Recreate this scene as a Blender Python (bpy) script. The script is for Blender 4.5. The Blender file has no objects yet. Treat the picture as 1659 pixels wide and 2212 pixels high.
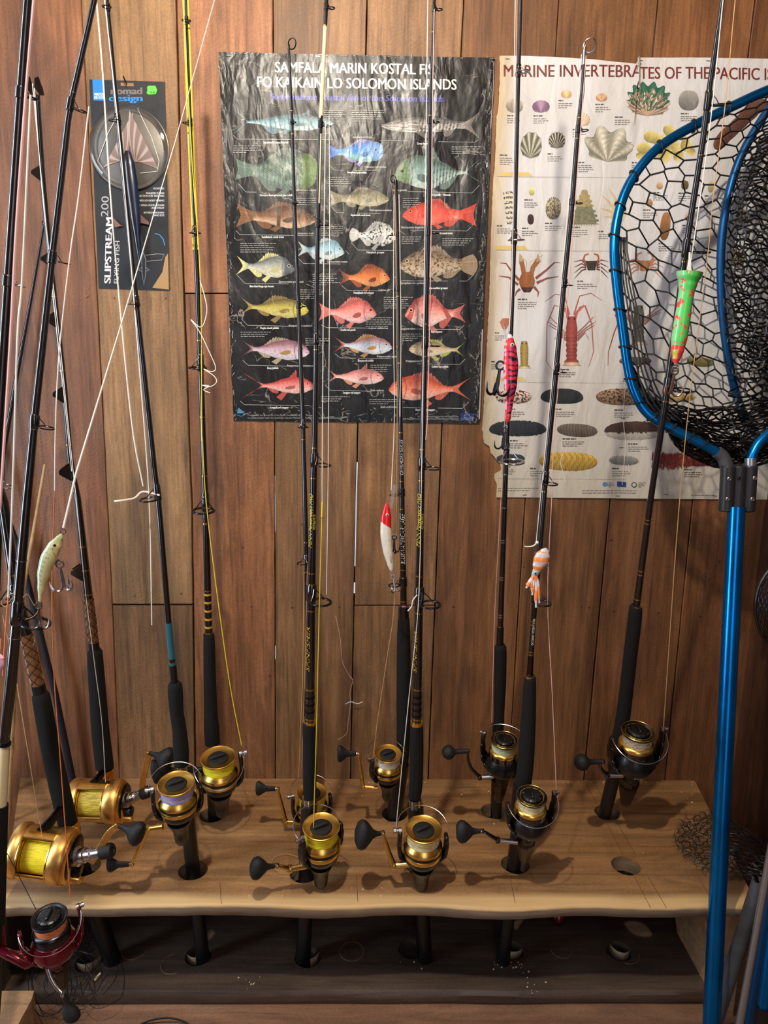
import bpy, bmesh, math, random
from math import pi, sin, cos, radians
from mathutils import Vector, Matrix, noise

C = bpy.context.scene.collection
scene = bpy.context.scene
random.seed(7)
V = Vector

# ---------------------------------------------------------------- camera
FPX = 1560.0
CAM = V((0.0, -1.62, 1.27))
TH, YAW, ROLL = radians(11.4), radians(1.0), radians(0.8)
fwd = V((sin(YAW)*cos(TH), cos(YAW)*cos(TH), -sin(TH)))
_r = fwd.cross(V((0, 0, 1))).normalized(); _u = _r.cross(fwd)
rgt = _r*cos(ROLL) + _u*sin(ROLL); upv = -_r*sin(ROLL) + _u*cos(ROLL)
cd = bpy.data.cameras.new('camera'); cam = bpy.data.objects.new('camera', cd); C.objects.link(cam)
cam.matrix_world = Matrix(((rgt.x, upv.x, -fwd.x, CAM.x), (rgt.y, upv.y, -fwd.y, CAM.y), (rgt.z, upv.z, -fwd.z, CAM.z), (0, 0, 0, 1)))
cd.sensor_fit = 'VERTICAL'; cd.sensor_height = 36.0; cd.sensor_width = 27.0
cd.lens = 36.0*FPX/2212.0; cd.clip_start = 0.05; cd.clip_end = 50
scene.camera = cam

# ---------------------------------------------------------------- world, lights, exposure
w = bpy.data.worlds.new('world'); scene.world = w; w.use_nodes = True
bg = w.node_tree.nodes['Background']; bg.inputs[0].default_value = (0.80, 0.86, 1.0, 1); bg.inputs[1].default_value = 0.9
w.cycles.sampling_method = 'NONE'

def light(name, kind, loc, energy, color, size=0.1, size_y=None, target=None):
    l = bpy.data.lights.new(name, kind); l.energy = energy; l.color = color
    if kind == 'POINT': l.shadow_soft_size = size
    if kind == 'AREA':
        l.shape = 'RECTANGLE'; l.size = size; l.size_y = size_y or size
    o = bpy.data.objects.new(name, l); C.objects.link(o); o.location = loc
    if target is not None:
        o.rotation_euler = (V(target) - V(loc)).to_track_quat('-Z', 'Y').to_euler()
    return o
light('ceiling_lamp_light', 'POINT', (-0.20, -1.20, 2.24), 92, (1.0, 0.89, 0.74), 0.028)
light('window_daylight', 'AREA', (-1.56, -1.05, 1.35), 25, (0.70, 0.83, 1.0), 0.28, 1.9, (0.3, -0.6, 1.0))
light('rear_fill_light', 'AREA', (0.4, -2.9, 1.6), 4.5, (0.9, 0.93, 1.0), 0.9, 1.6, (0.1, 0, 0.9))  # added fill light behind the camera, brightens reel fronts and gold

vs = scene.view_settings
scene.display_settings.display_device = 'sRGB'
vs.view_transform = 'Standard'; vs.look = 'None'; vs.gamma = 1; vs.exposure = 0.0
vs.use_curve_mapping = False

# ---------------------------------------------------------------- pixel to place helpers (photograph frame 1659 x 2212)
def ray(x, y): return fwd + rgt*((x-829.5)/FPX) - upv*((y-1106)/FPX)
def at(x, y, Y):
    d = ray(x, y); return CAM + d*((Y-CAM.y)/d.y)
def onz(x, y, z):
    d = ray(x, y); return CAM + d*((z-CAM.z)/d.z)
def mpp(p): return (p-CAM).dot(fwd)/FPX      # metres per pixel at a point
ZS = 0.27

# ---------------------------------------------------------------- colours and materials
def lin(c):
    out = []
    for v in c[:3]:
        v /= 255.0; v = max(0.0, min(1.0, v))
        out.append(v/12.92 if v <= 0.04045 else ((v+0.055)/1.055)**2.4)
    return (out[0], out[1], out[2], 1.0)
MATS = {}
def nodes(name):
    m = bpy.data.materials.new(name); m.use_nodes = True
    nt = m.node_tree; b = nt.nodes['Principled BSDF']; MATS[name] = m
    return m, nt, b, nt.nodes.new, nt.links.new
def mat(name, col, rough=0.5, metal=0.0, nscale=0, nvar=0.0, bump=0.0, bscale=400, coat=0.0, spec=0.5, trans=0.0, stretch=(1, 1, 1), emis=0, alpha=1, vcol=False, rvar=0.0):
    m, nt, b, N, L = nodes(name)
    c = lin(col); b.inputs['Base Color'].default_value = c
    b.inputs['Roughness'].default_value = rough; b.inputs['Metallic'].default_value = metal
    b.inputs['Coat Weight'].default_value = coat; b.inputs['Coat Roughness'].default_value = 0.08
    b.inputs['Specular IOR Level'].default_value = spec
    b.inputs['Transmission Weight'].default_value = trans
    b.inputs['Alpha'].default_value = alpha
    src = None
    if vcol:
        a = N('ShaderNodeAttribute'); a.attribute_name = 'Col'; src = a.outputs['Color']
        L(src, b.inputs['Base Color'])
    g = N('ShaderNodeNewGeometry'); mp = N('ShaderNodeMapping'); mp.inputs['Scale'].default_value = stretch
    L(g.outputs['Position'], mp.inputs['Vector'])
    if nvar:
        n = N('ShaderNodeTexNoise'); n.inputs['Scale'].default_value = nscale; n.inputs['Detail'].default_value = 4
        L(mp.outputs[0], n.inputs['Vector'])
        mr = N('ShaderNodeMapRange'); mr.inputs['To Min'].default_value = 1-nvar; mr.inputs['To Max'].default_value = 1+nvar
        mr.inputs['From Min'].default_value = 0.3; mr.inputs['From Max'].default_value = 0.7
        L(n.outputs['Fac'], mr.inputs['Value'])
        mx = N('ShaderNodeVectorMath'); mx.operation = 'SCALE'
        if src: L(src, mx.inputs[0])
        else: mx.inputs[0].default_value = c[:3]
        L(mr.outputs[0], mx.inputs['Scale']); L(mx.outputs[0], b.inputs['Base Color'])
        if rvar:
            m2 = N('ShaderNodeMapRange'); m2.inputs['To Min'].default_value = rough-rvar; m2.inputs['To Max'].default_value = rough+rvar
            L(n.outputs['Fac'], m2.inputs['Value']); L(m2.outputs[0], b.inputs['Roughness'])
    if bump:
        n = N('ShaderNodeTexNoise'); n.inputs['Scale'].default_value = bscale; n.inputs['Detail'].default_value = 3
        L(mp.outputs[0], n.inputs['Vector'])
        bp = N('ShaderNodeBump'); bp.inputs['Strength'].default_value = bump; bp.inputs['Distance'].default_value = 0.001
        L(n.outputs['Fac'], bp.inputs['Height']); L(bp.outputs[0], b.inputs['Normal'])
    return m

def wood(name, axis='Z', light_=(0.34, 0.190, 0.088), dark=(0.14, 0.068, 0.028), grain=1.0, saw=0.6, blotch=0.5, sap=None, rough=0.55, tint=True, bumpd=0.0006):
    m, nt, b, N, L = nodes(name)
    g = N('ShaderNodeNewGeometry'); oi = N('ShaderNodeObjectInfo')
    off = N('ShaderNodeVectorMath'); off.operation = 'SCALE'; off.inputs[0].default_value = (3.7, 5.1, 7.3)
    L(oi.outputs['Random'], off.inputs['Scale'])
    ad = N('ShaderNodeVectorMath'); ad.operation = 'ADD'; L(g.outputs['Position'], ad.inputs[0]); L(off.outputs[0], ad.inputs[1])
    def tex(scale, st, detail=5, dist=0.0, rot=None):
        mp = N('ShaderNodeMapping'); mp.inputs['Scale'].default_value = st
        if rot: mp.inputs['Rotation'].default_value = rot
        L(ad.outputs[0], mp.inputs['Vector'])
        n = N('ShaderNodeTexNoise'); n.inputs['Scale'].default_value = scale; n.inputs['Detail'].default_value = detail
        n.inputs['Distortion'].default_value = dist; n.inputs['Roughness'].default_value = 0.6
        L(mp.outputs[0], n.inputs['Vector']); return n.outputs['Fac']
    a, c = 1.0, 0.055
    st = (a, a, c) if axis == 'Z' else (c, a, a)
    f1 = tex(55*grain, st, 6, 0.6)
    f1b = tex(170*grain, st, 3, 0.2)
    f2 = tex(5.0, (1, 1, 0.35) if axis == 'Z' else (0.35, 1, 1), 3, 0.8)
    f3 = tex(260, (1, 1, 1), 2)
    def mr(src, a0, a1, b0, b1):
        q = N('ShaderNodeMapRange'); q.inputs['From Min'].default_value = a0; q.inputs['From Max'].default_value = a1
        q.inputs['To Min'].default_value = b0; q.inputs['To Max'].default_value = b1; L(src, q.inputs['Value']); return q.outputs[0]
    mix = N('ShaderNodeMix'); mix.data_type = 'RGBA'
    mix.inputs['A'].default_value = (*dark, 1); mix.inputs['B'].default_value = (*light_, 1)
    s = N('ShaderNodeMath'); s.operation = 'ADD'; L(mr(f1, 0.32, 0.68, 0, 0.62), s.inputs[0]); L(mr(f1b, 0.3, 0.7, 0, 0.38), s.inputs[1])
    L(s.outputs[0], mix.inputs['Factor'])
    col = mix.outputs['Result']
    def scale(col, fac):
        q = N('ShaderNodeVectorMath'); q.operation = 'SCALE'; L(col, q.inputs[0]); L(fac, q.inputs['Scale']); return q.outputs[0]
    col = scale(col, mr(f2, 0.3, 0.7, 1-blotch*0.75, 1+blotch*0.55))
    col = scale(col, mr(f3, 0.3, 0.7, 0.86, 1.14))
    f4 = tex(95*grain, (a, a, 0.035) if axis == 'Z' else (0.035, a, a), 4, 1.2)
    col = scale(col, mr(f4, 0.54, 0.70, 1.0, 0.62))
    f5 = tex(16, (1, 1, 0.25) if axis == 'Z' else (0.25, 1, 1), 6, 2.0)
    col = scale(col, mr(f5, 0.35, 0.65, 0.84, 1.16))
    hgt = s.outputs[0]
    if saw:
        mp = N('ShaderNodeMapping'); mp.inputs['Rotation'].default_value = (0, radians(28), 0) if axis == 'Z' else (0, 0, radians(70))
        L(ad.outputs[0], mp.inputs['Vector'])
        wv = N('ShaderNodeTexWave'); wv.wave_type = 'BANDS'; wv.bands_direction = 'Z' if axis == 'Z' else 'X'
        wv.inputs['Scale'].default_value = 42; wv.inputs['Distortion'].default_value = 9; wv.inputs['Detail'].default_value = 4; wv.inputs['Detail Scale'].default_value = 1.1
        L(mp.outputs[0], wv.inputs['Vector'])
        msk = mr(tex(3.0, (1, 1, 0.6), 2), 0.45, 0.62, 0, 1)
        mm = N('ShaderNodeMath'); mm.operation = 'MULTIPLY'; L(wv.outputs['Fac'], mm.inputs[0]); L(msk, mm.inputs[1])
        col = scale(col, mr(mm.outputs[0], 0, 1, 1.0, 1.0-0.30*saw))
        h2 = N('ShaderNodeMath'); h2.operation = 'SUBTRACT'; L(hgt, h2.inputs[0])
        h3 = N('ShaderNodeMath'); h3.operation = 'MULTIPLY'; L(mm.outputs[0], h3.inputs[0]); h3.inputs[1].default_value = 0.8*saw
        L(h3.outputs[0], h2.inputs[1]); hgt = h2.outputs[0]
    if tint:
        mu = N('ShaderNodeMix'); mu.data_type = 'RGBA'; mu.blend_type = 'MULTIPLY'; mu.inputs['Factor'].default_value = 1
        L(col, mu.inputs['A']); L(oi.outputs['Color'], mu.inputs['B']); col = mu.outputs['Result']
    if sap:   # pale sapwood band along the front edge of the slab
        y0, y1, sc = sap
        sx = N('ShaderNodeSeparateXYZ'); L(g.outputs['Position'], sx.inputs[0])
        nn = N('ShaderNodeMath'); nn.operation = 'MULTIPLY_ADD'; L(f2, nn.inputs[0]); nn.inputs[1].default_value = 0.035; L(sx.outputs['Y'], nn.inputs[2])
        k = mr(nn.outputs[0], y0, y1, 1, 0)
        sm = N('ShaderNodeMix'); sm.data_type = 'RGBA'; L(k, sm.inputs['Factor']); L(col, sm.inputs['A'])
        s2 = N('ShaderNodeVectorMath'); s2.operation = 'SCALE'; s2.inputs[0].default_value = sc; L(mr(f1, 0.3, 0.7, 0.75, 1.15), s2.inputs['Scale'])
        L(s2.outputs[0], sm.inputs['B']); col = sm.outputs['Result']
        # weathered bark face below the arris
        k2 = mr(sx.outputs['Z'], ZS-0.0075, ZS-0.0045, 1, 0); bk = N('ShaderNodeMix'); bk.data_type = 'RGBA'; L(k2, bk.inputs['Factor']); L(col, bk.inputs['A'])
        s3 = N('ShaderNodeVectorMath'); s3.operation = 'SCALE'; s3.inputs[0].default_value = (0.25, 0.185, 0.12); L(mr(tex(14, (0.4, 1, 1.6), 4, 1.0), 0.3, 0.7, 0.55, 1.25), s3.inputs['Scale'])
        L(s3.outputs[0], bk.inputs['B']); col = bk.outputs['Result']
    L(col, b.inputs['Base Color']); b.inputs['Roughness'].default_value = rough
    bp = N('ShaderNodeBump'); bp.inputs['Strength'].default_value = 0.7; bp.inputs['Distance'].default_value = bumpd
    L(hgt, bp.inputs['Height']); L(bp.outputs[0], b.inputs['Normal'])
    return m

wood('wall_wood', saw=0.32)
wood('shelf_wood', 'X', (0.37, 0.205, 0.082), (0.19, 0.092, 0.034), grain=0.45, saw=0.15, blotch=0.4, sap=(-0.395, -0.375, (0.60, 0.40, 0.18)), rough=0.5, tint=False)
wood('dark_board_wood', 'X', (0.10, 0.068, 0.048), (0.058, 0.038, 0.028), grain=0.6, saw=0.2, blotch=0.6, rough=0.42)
wood('floor_wood', 'X', (0.34, 0.20, 0.12), (0.20, 0.105, 0.06), grain=0.5, saw=0.3, blotch=0.5)
wood('pale_wood', 'X', (0.50, 0.31, 0.16), (0.33, 0.18, 0.085), grain=0.5, saw=0.0, blotch=0.3)
mat('black_gloss', (8, 9, 12), 0.2, 0, coat=1.0, spec=0.5)
MATS['black_gloss'].node_tree.nodes['Principled BSDF'].inputs['Coat IOR'].default_value = 1.62
mat('black_satin', (15, 15, 16), 0.35)
mat('black_body', (11, 11, 12), 0.34, 0.0, coat=0.12, bump=0.15, bscale=900)
mat('foam', (28, 27, 26), 0.9, spec=0.2, bump=0.6, bscale=1500)
mat('knob_rubber', (22, 22, 23), 0.62, spec=0.4, bump=0.3, bscale=1400)
mat('gold', (252, 208, 104), 0.27, 1.0, nscale=300, nvar=0.05)
mat('gold_worn', (246, 194, 108), 0.36, 1.0, nscale=60, nvar=0.16, rvar=0.1)
mat('gold_pale', (222, 190, 110), 0.2, 1.0)
mat('steel', (190, 190, 192), 0.22, 1.0)
mat('dark_chrome', (78, 70, 64), 0.16, 1.0)
mat('gunmetal', (60, 60, 64), 0.28, 1.0)
mat('white_line', (225, 222, 212), 0.45, spec=0.6)
mat('pink_line', (222, 170, 165), 0.45)
mat('yellow_line', (222, 196, 40), 0.5)
mat('tan_line', (190, 150, 100), 0.5)
mat('orange_line', (205, 110, 55), 0.5)
mat('blue_anodised', (16, 120, 200), 0.24, 0.9, nscale=14, nvar=0.22, rvar=0.08)
mat('blue_deep', (22, 78, 130), 0.42, 0.7)
mat('net_rubber', (17, 17, 18), 0.38, spec=0.5)
mat('net_mono', (26, 22, 18), 0.4)
mat('plastic_dark', (38, 38, 41), 0.38, bump=0.15, bscale=300)
mat('plastic_grey', (62, 63, 66), 0.6)
mat('grey_pole', (75, 78, 84), 0.5, nscale=20, nvar=0.25)
mat('alu_pole', (170, 176, 182), 0.3, 0.9)
mat('cream_butt', (222, 205, 160), 0.4)
mat('teal_wrap', (34, 92, 104), 0.3, coat=0.5)
mat('crimson', (105, 10, 32), 0.25, 0.6, coat=0.5)
mat('cane', (170, 140, 100), 0.6, nscale=60, nvar=0.2)
mat('vertex_paint', (255, 255, 255), 0.35, vcol=True, coat=0.3)
mat('lure_paint', (255, 255, 255), 0.28, vcol=True, coat=0.7)
mat('soft_paint', (255, 255, 255), 0.55, vcol=True)
mat('crack_backing', (10, 8, 7), 0.9)
mat('sawdust', (196, 176, 145), 0.9, nscale=300, nvar=0.3)
mat('wire_black', (16, 15, 15), 0.45)
mat('text_white', (225, 225, 222), 0.5)
mat('text_gold', (205, 165, 50), 0.4, 0.3)
mat('text_yellow', (225, 205, 20), 0.45)
mat('clear_lip', (225, 225, 225), 0.08, trans=0.9)
mat('text_dark', (25, 25, 28), 0.5)
mat('hook_brown', (120, 90, 78), 0.35, 0.8)
mat('scribe', (120, 92, 66), 0.8)
mat('scribe_dark', (92, 60, 36), 0.8)

# braid on the spools: fine ridges round the axis come from geometry; colour mottled
def braid(name, c1, c2, sc=500):
    m, nt, b, N, L = nodes(name)
    g = N('ShaderNodeNewGeometry'); mp = N('ShaderNodeMapping'); mp.inputs['Scale'].default_value = (0.12, 0.5, 1.6)
    mp.inputs['Rotation'].default_value = (0.15, 0.12, 0)
    L(g.outputs['Position'], mp.inputs['Vector'])
    n = N('ShaderNodeTexNoise'); n.inputs['Scale'].default_value = sc; n.inputs['Detail'].default_value = 3; L(mp.outputs[0], n.inputs['Vector'])
    r = N('ShaderNodeValToRGB'); r.color_ramp.elements[0].position = 0.38; r.color_ramp.elements[1].position = 0.6
    r.color_ramp.elements[0].color = lin(c2); r.color_ramp.elements[1].color = lin(c1)
    L(n.outputs['Fac'], r.inputs[0]); L(r.outputs[0], b.inputs['Base Color']); b.inputs['Roughness'].default_value = 0.55
    bp = N('ShaderNodeBump'); bp.inputs['Strength'].default_value = 0.8; bp.inputs['Distance'].default_value = 0.0006
    L(n.outputs['Fac'], bp.inputs['Height']); L(bp.outputs[0], b.inputs['Normal'])
braid('braid_yellow', (255, 240, 50), (232, 205, 20))
braid('braid_dull_yellow', (225, 200, 70), (165, 138, 40))
braid('braid_blue', (130, 155, 215), (225, 180, 190))
braid('braid_white', (240, 234, 215), (185, 165, 135))
braid('braid_cream', (248, 238, 190), (200, 182, 120))
braid('braid_green', (165, 198, 145), (225, 228, 200))
braid('braid_tan', (232, 212, 168), (110, 104, 104))
braid('braid_orange', (255, 160, 105), (220, 110, 60))

# ---------------------------------------------------------------- mesh builder
class MB:
    def __init__(s): s.v = []; s.f = []; s.c = []; s.cur = (1, 1, 1, 1); s.useC = False
    def col(s, c): s.cur = lin(c); s.useC = True; return s
    def add(s, vs, fs, cs=None):
        o = len(s.v); s.v.extend([tuple(p) for p in vs]); s.f.extend([tuple(i+o for i in f) for f in fs])
        s.c.extend(cs if cs else [s.cur]*len(vs)); return s
    def tube(s, pts, r, n=8, cap=True, closed=False, cols=None):
        pts = [V(p) for p in pts]; k = len(pts)
        rs = r if isinstance(r, (list, tuple)) else [r]*k
        vs, fs, cs = [], [], []
        prev = None
        for i, p in enumerate(pts):
            if closed: t = pts[(i+1) % k]-pts[i-1]
            else: t = pts[min(i+1, k-1)]-pts[max(i-1, 0)]
            if t.length < 1e-9: t = V((0, 0, 1))
            t.normalize()
            if prev is None:
                a = V((1, 0, 0)) if abs(t.x) < 0.8 else V((0, 1, 0)); a = (a - t*a.dot(t)).normalized()
            else:
                a = prev - t*prev.dot(t)
                a = a.normalized() if a.length > 1e-6 else prev
            prev = a; b = t.cross(a)
            for j in range(n):
                q = 2*pi*j/n; vs.append(p + a*(rs[i]*cos(q)) + b*(rs[i]*sin(q)))
                cs.append(cols[i] if cols else s.cur)
        m = k if closed else k-1
        for i in range(m):
            i2 = (i+1) % k
            for j in range(n):
                j2 = (j+1) % n; fs.append((i*n+j, i*n+j2, i2*n+j2, i2*n+j))
        if cap and not closed:
            fs.append(tuple(range(n-1, -1, -1))); fs.append(tuple((k-1)*n+j for j in range(n)))
        return s.add(vs, fs, cs)
    def lathe(s, fr, prof, n=24, cap=True, sy=1.0, cols=None):
        """fr = (origin, ex, ey, ez); prof = [(r, z)]"""
        o, ex, ey, ez = fr; vs, fs, cs = [], [], []
        for i, (r, z) in enumerate(prof):
            for j in range(n):
                q = 2*pi*j/n; vs.append(o + ex*(r*cos(q)) + ey*(r*sy*sin(q)) + ez*z)
                cs.append(cols[i] if cols else s.cur)
        for i in range(len(prof)-1):
            for j in range(n):
                j2 = (j+1) % n; fs.append((i*n+j, i*n+j2, (i+1)*n+j2, (i+1)*n+j))
        if cap:
            fs.append(tuple(range(n-1, -1, -1))); fs.append(tuple((len(prof)-1)*n+j for j in range(n)))
        return s.add(vs, fs, cs)
    def box(s, c, hx, hy, hz):
        """c centre, hx/hy/hz half-extent vectors"""
        c, hx, hy, hz = V(c), V(hx), V(hy), V(hz)
        vs = [c+hx*a+hy*b+hz*d for a in (-1, 1) for b in (-1, 1) for d in (-1, 1)]
        return s.add(vs, [(0, 1, 3, 2), (4, 6, 7, 5), (0, 4, 5, 1), (2, 3, 7, 6), (0, 2, 6, 4), (1, 5, 7, 3)])
    def rbox(s, c, hx, hy, hz, k=0.22):
        """rounded box: a super-ellipsoid cage"""
        c, hx, hy, hz = V(c), V(hx), V(hy), V(hz); n1, n2 = 12, 20; e = k*2
        vs, fs = [], []
        def pw(a, e): return math.copysign(abs(a)**e, a)
        for i in range(n1+1):
            t = -pi/2+pi*i/n1
            for j in range(n2):
                q = 2*pi*j/n2
                vs.append(c + hx*(pw(cos(t), e)*pw(cos(q), e)) + hy*(pw(cos(t), e)*pw(sin(q), e)) + hz*pw(sin(t), e))
        for i in range(n1):
            for j in range(n2):
                j2 = (j+1) % n2; fs.append((i*n2+j, i*n2+j2, (i+1)*n2+j2, (i+1)*n2+j))
        return s.add(vs, fs)
    def prism(s, pts, d):
        pts = [V(p) for p in pts]; d = V(d); n = len(pts)
        vs = pts + [p+d for p in pts]
        fs = [tuple(range(n)), tuple(range(2*n-1, n-1, -1))] + [((i+1) % n, i, i+n, (i+1) % n+n) for i in range(n)]
        return s.add(vs, fs)
    def ring(s, c, a, b, R, r, n=24, m=8, f0=0, f1=2*pi):
        """torus about centre c in plane of unit vectors a, b"""
        full = abs(f1-f0-2*pi) < 1e-3
        k = n if full else n+1
        pts = [V(c)+V(a)*(R*cos(f0+(f1-f0)*i/n))+V(b)*(R*sin(f0+(f1-f0)*i/n)) for i in range(k)]
        return s.tube(pts, r, m, closed=full)
    def build(s, name, material, parent=None, smooth=38, recalc=True):
        me = bpy.data.meshes.new(name)
        pl = V((0, 0, 0)); q = parent
        while q is not None: pl = pl + q.location; q = q.parent
        me.from_pydata([tuple(V(p)-pl) for p in s.v], [], s.f); me.validate()
        if s.useC and len(me.vertices) == len(s.c):
            ca = me.color_attributes.new('Col', 'FLOAT_COLOR', 'POINT')
            ca.data.foreach_set('color', [x for c in s.c for x in c])
        if recalc:
            bm = bmesh.new(); bm.from_mesh(me); bmesh.ops.recalc_face_normals(bm, faces=bm.faces); bm.to_mesh(me); bm.free()
        me.materials.append(MATS[material])
        if smooth:
            me.polygons.foreach_set('use_smooth', [True]*len(me.polygons)); me.set_sharp_from_angle(angle=radians(smooth))
        o = bpy.data.objects.new(name, me); C.objects.link(o)
        if parent is not None: o.parent = parent
        return o
def thing(name, loc, label, cat, group=None, kind=None):
    o = bpy.data.objects.new(name, None); C.objects.link(o); o.location = loc; o.empty_display_size = 0.02
    o['label'] = label; o['category'] = cat
    if group: o['group'] = group
    if kind: o['kind'] = kind
    return o
def tag(o, label=None, cat=None, group=None, kind=None):
    for k, v in (('label', label), ('category', cat), ('group', group), ('kind', kind)):
        if v: o[k] = v
    return o
def struct(o): o['kind'] = 'structure'; return o
def catmull(pts, n=6):
    pts = [V(p) for p in pts]; out = []
    P = [pts[0]*2-pts[1]] + pts + [pts[-1]*2-pts[-2]]
    for i in range(1, len(P)-2):
        for k in range(n):
            t = k/n; a, b, c, d = P[i-1], P[i], P[i+1], P[i+2]
            out.append(0.5*((2*b)+(c-a)*t+(2*a-5*b+4*c-d)*t*t+(3*b-a-3*c+d)*t**3))
    out.append(pts[-1]); return out

# ---------------------------------------------------------------- glyphs of the built-in font, read once
TXT = "SAMFALRINKOTGDVEBHPUC 0123456789abcdefghijklmnopqrstuvwxyzWXYZQJ'.-•,&!"
GL = {}
def load_glyphs():
    chars = sorted(set(TXT)); tmp = []
    def mk(body):
        cu = bpy.data.curves.new('g', 'FONT'); cu.body = body; cu.resolution_u = 3
        o = bpy.data.objects.new('g', cu); C.objects.link(o); tmp.append((o, cu)); return o
    base = mk('||'); prs = [(c, mk(c), mk('|'+c+'|')) for c in chars]
    bpy.context.view_layer.update(); dg = bpy.context.evaluated_depsgraph_get()
    def vsof(o):
        me = o.evaluated_get(dg).to_mesh()
        if me is None: return [], []
        vs = [(v.co.x, v.co.y) for v in me.vertices]; fs = [tuple(p.vertices) for p in me.polygons]
        o.evaluated_get(dg).to_mesh_clear(); return vs, fs
    def wd(vs): return max(v[0] for v in vs)-min(v[0] for v in vs)
    bw = wd(vsof(base)[0])
    for c, a, b in prs:
        vs, fs = vsof(a); GL[c] = (vs, fs, wd(vsof(b)[0])-bw)
    for o, cu in tmp: bpy.data.objects.remove(o); bpy.data.curves.remove(cu)
load_glyphs()
def layout(s, sx=1.0, slant=0.0, track=0.0):
    """verts (x, y) with cap height about 0.7, faces, total width"""
    x = 0; vs, fs = [], []
    for ch in s:
        g = GL.get(ch)
        if not g: continue
        o = len(vs); vs += [(x+(a+slant*b)*sx, b) for a, b in g[0]]; fs += [tuple(i+o for i in f) for f in g[1]]
        x += (g[2]+track)*sx
    return vs, fs, x
# ---------------------------------------------------------------- the room
def lerp_tab(tab, y):
    tab = sorted(tab)
    if y <= tab[0][0]: i = 0
    elif y >= tab[-1][0]: i = len(tab)-2
    else: i = max(k for k in range(len(tab)-1) if tab[k][0] <= y)
    (a, xa), (b, xb) = tab[i], tab[i+1]
    return xa + (xb-xa)*(y-a)/(b-a)
SEAM = {
 'z': [(0, -150), (1680, -20)],
 'a': [(0, 175), (636, 210), (1310, 243), (1680, 258)],
 'b': [(0, 381), (540, 394), (1100, 415), (1680, 422)],
 'c': [(0, 590), (915, 593), (1680, 595)],
 'd': [(0, 793), (920, 773), (1680, 757)],
 'e': [(0, 1002), (920, 955), (1680, 925)],
 'f': [(0, 1208), (1080, 1135), (1680, 1098)],
 'g': [(0, 1422), (1080, 1318), (1680, 1262)],
 'h': [(0, 1632), (1080, 1497), (1680, 1437)],
 'i': [(0, 1850), (1300, 1632), (1680, 1590)],
}
TOPY, BOTY = -330, 1925
wall = struct(thing('wall_back', (0, 0, 0), 'back wall of rough brown vertical planks behind the rods', 'wall'))
del wall['category']
PL = [  # left seam, right seam, y0, y1, gap left, gap right px, tint, depth mm
 ('z', 'a', TOPY, BOTY, 0, 1.5, (0.84, 0.62, 0.54), 0),
 ('a', 'b', TOPY, 1304, 1.5, 3.5, (1.0, 1.0, 0.88), 1),
 ('a', 'b', 1308, BOTY, 1.5, 3.5, (0.84, 0.78, 0.68), 0),
 ('b', 'c', TOPY, 632, 3.5, 2, (1.06, 0.80, 0.68), 2),
 ('b', 'c', 635, BOTY, 3.5, 2, (1.0, 0.76, 0.64), 1.5),
 ('c', 'd', TOPY, BOTY, 2, 2.5, (0.95, 0.90, 0.82), 0.5),
 ('d', 'e', TOPY, 1306, 2.5, 2.5, (1.0, 0.94, 0.86), 1.5),
 ('d', 'e', 1309, BOTY, 2.5, 2.5, (0.9, 0.84, 0.74), 1),
 ('e', 'f', TOPY, BOTY, 2.5, 2, (0.84, 0.66, 0.52), 1),
 ('f', 'g', TOPY, BOTY, 2, 2.5, (0.88, 0.70, 0.52), 2),
 ('g', 'h', TOPY, BOTY, 2.5, 2.5, (0.84, 0.64, 0.50), 0.5),
 ('h', 'i', TOPY, BOTY, 2.5, 0, (0.78, 0.56, 0.42), 1.5),
]
for k, (a, b, y0, y1, ga, gb, tint, dmm) in enumerate(PL):
    mb = MB(); n = 60; L_, R_ = [], []
    for i in range(n+1):
        y = y0+(y1-y0)*i/n
        wl = 0.9*noise.noise(V((k*3.1, y*0.02, 0))); wr = 0.9*noise.noise(V((k*5.7+9, y*0.02, 3)))
        L_.append(at(lerp_tab(SEAM[a], y)+ga*0.5+wl, y, -dmm*0.001)); R_.append(at(lerp_tab(SEAM[b], y)-gb*0.5+wr, y, -dmm*0.001))
    vs, fs = [], []; c = 0.0012; T = V((0, 0.014, 0))
    for l, r in zip(L_, R_):
        vs += [l+V((0, c, 0)), l+V((c, 0, 0)), r-V((c, 0, 0)), r+V((0, c, 0)), r+T, l+T]
    for i in range(n):
        for j in range(6):
            j2 = (j+1) % 6; fs.append((i*6+j, i*6+j2, (i+1)*6+j2, (i+1)*6+j))
    fs.append(tuple(range(5, -1, -1))); fs.append(tuple(n*6+j for j in range(6)))
    mb.add(vs, fs); o = mb.build('plank', 'wall_wood', wall, smooth=25); o.color = (*tint, 1)
# battens closing the cracks from behind, left open where daylight shows through
SLITS = {'c': [(1030, 1155), (1400, 1434)], 'd': [(1000, 1230), (1262, 1292)], 'f': [(52, 160)], 'g': [(30, 150)]}
for s in 'zabcdefghi':
    segs = []; y = TOPY
    for a, b in SLITS.get(s, []): segs.append((y, a)); y = b
    segs.append((y, BOTY))
    for a, b in segs:
        mb = MB(); p, q = at(lerp_tab(SEAM[s], a), a, 0.0), at(lerp_tab(SEAM[s], b), b, 0.0)
        c = (p+q)/2+V((0, 0.022, 0)); mb.box(c, (0.03, 0, 0), (0, 0.007, 0), (q-p)/2)
        mb.build('batten', 'crack_backing', wall, smooth=0)
# horizontal joints get a batten too
for x0, x1, y in ((235, 425, 1306), (385, 600, 633), (755, 935, 1307)):
    mb = MB(); p, q = at(x0, y, 0), at(x1, y, 0); mb.box((p+q)/2+V((0, 0.022, 0)), (q-p)/2, (0, 0.007, 0), (0, 0, 0.02)); mb.build('batten', 'crack_backing', wall, smooth=0)
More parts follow.
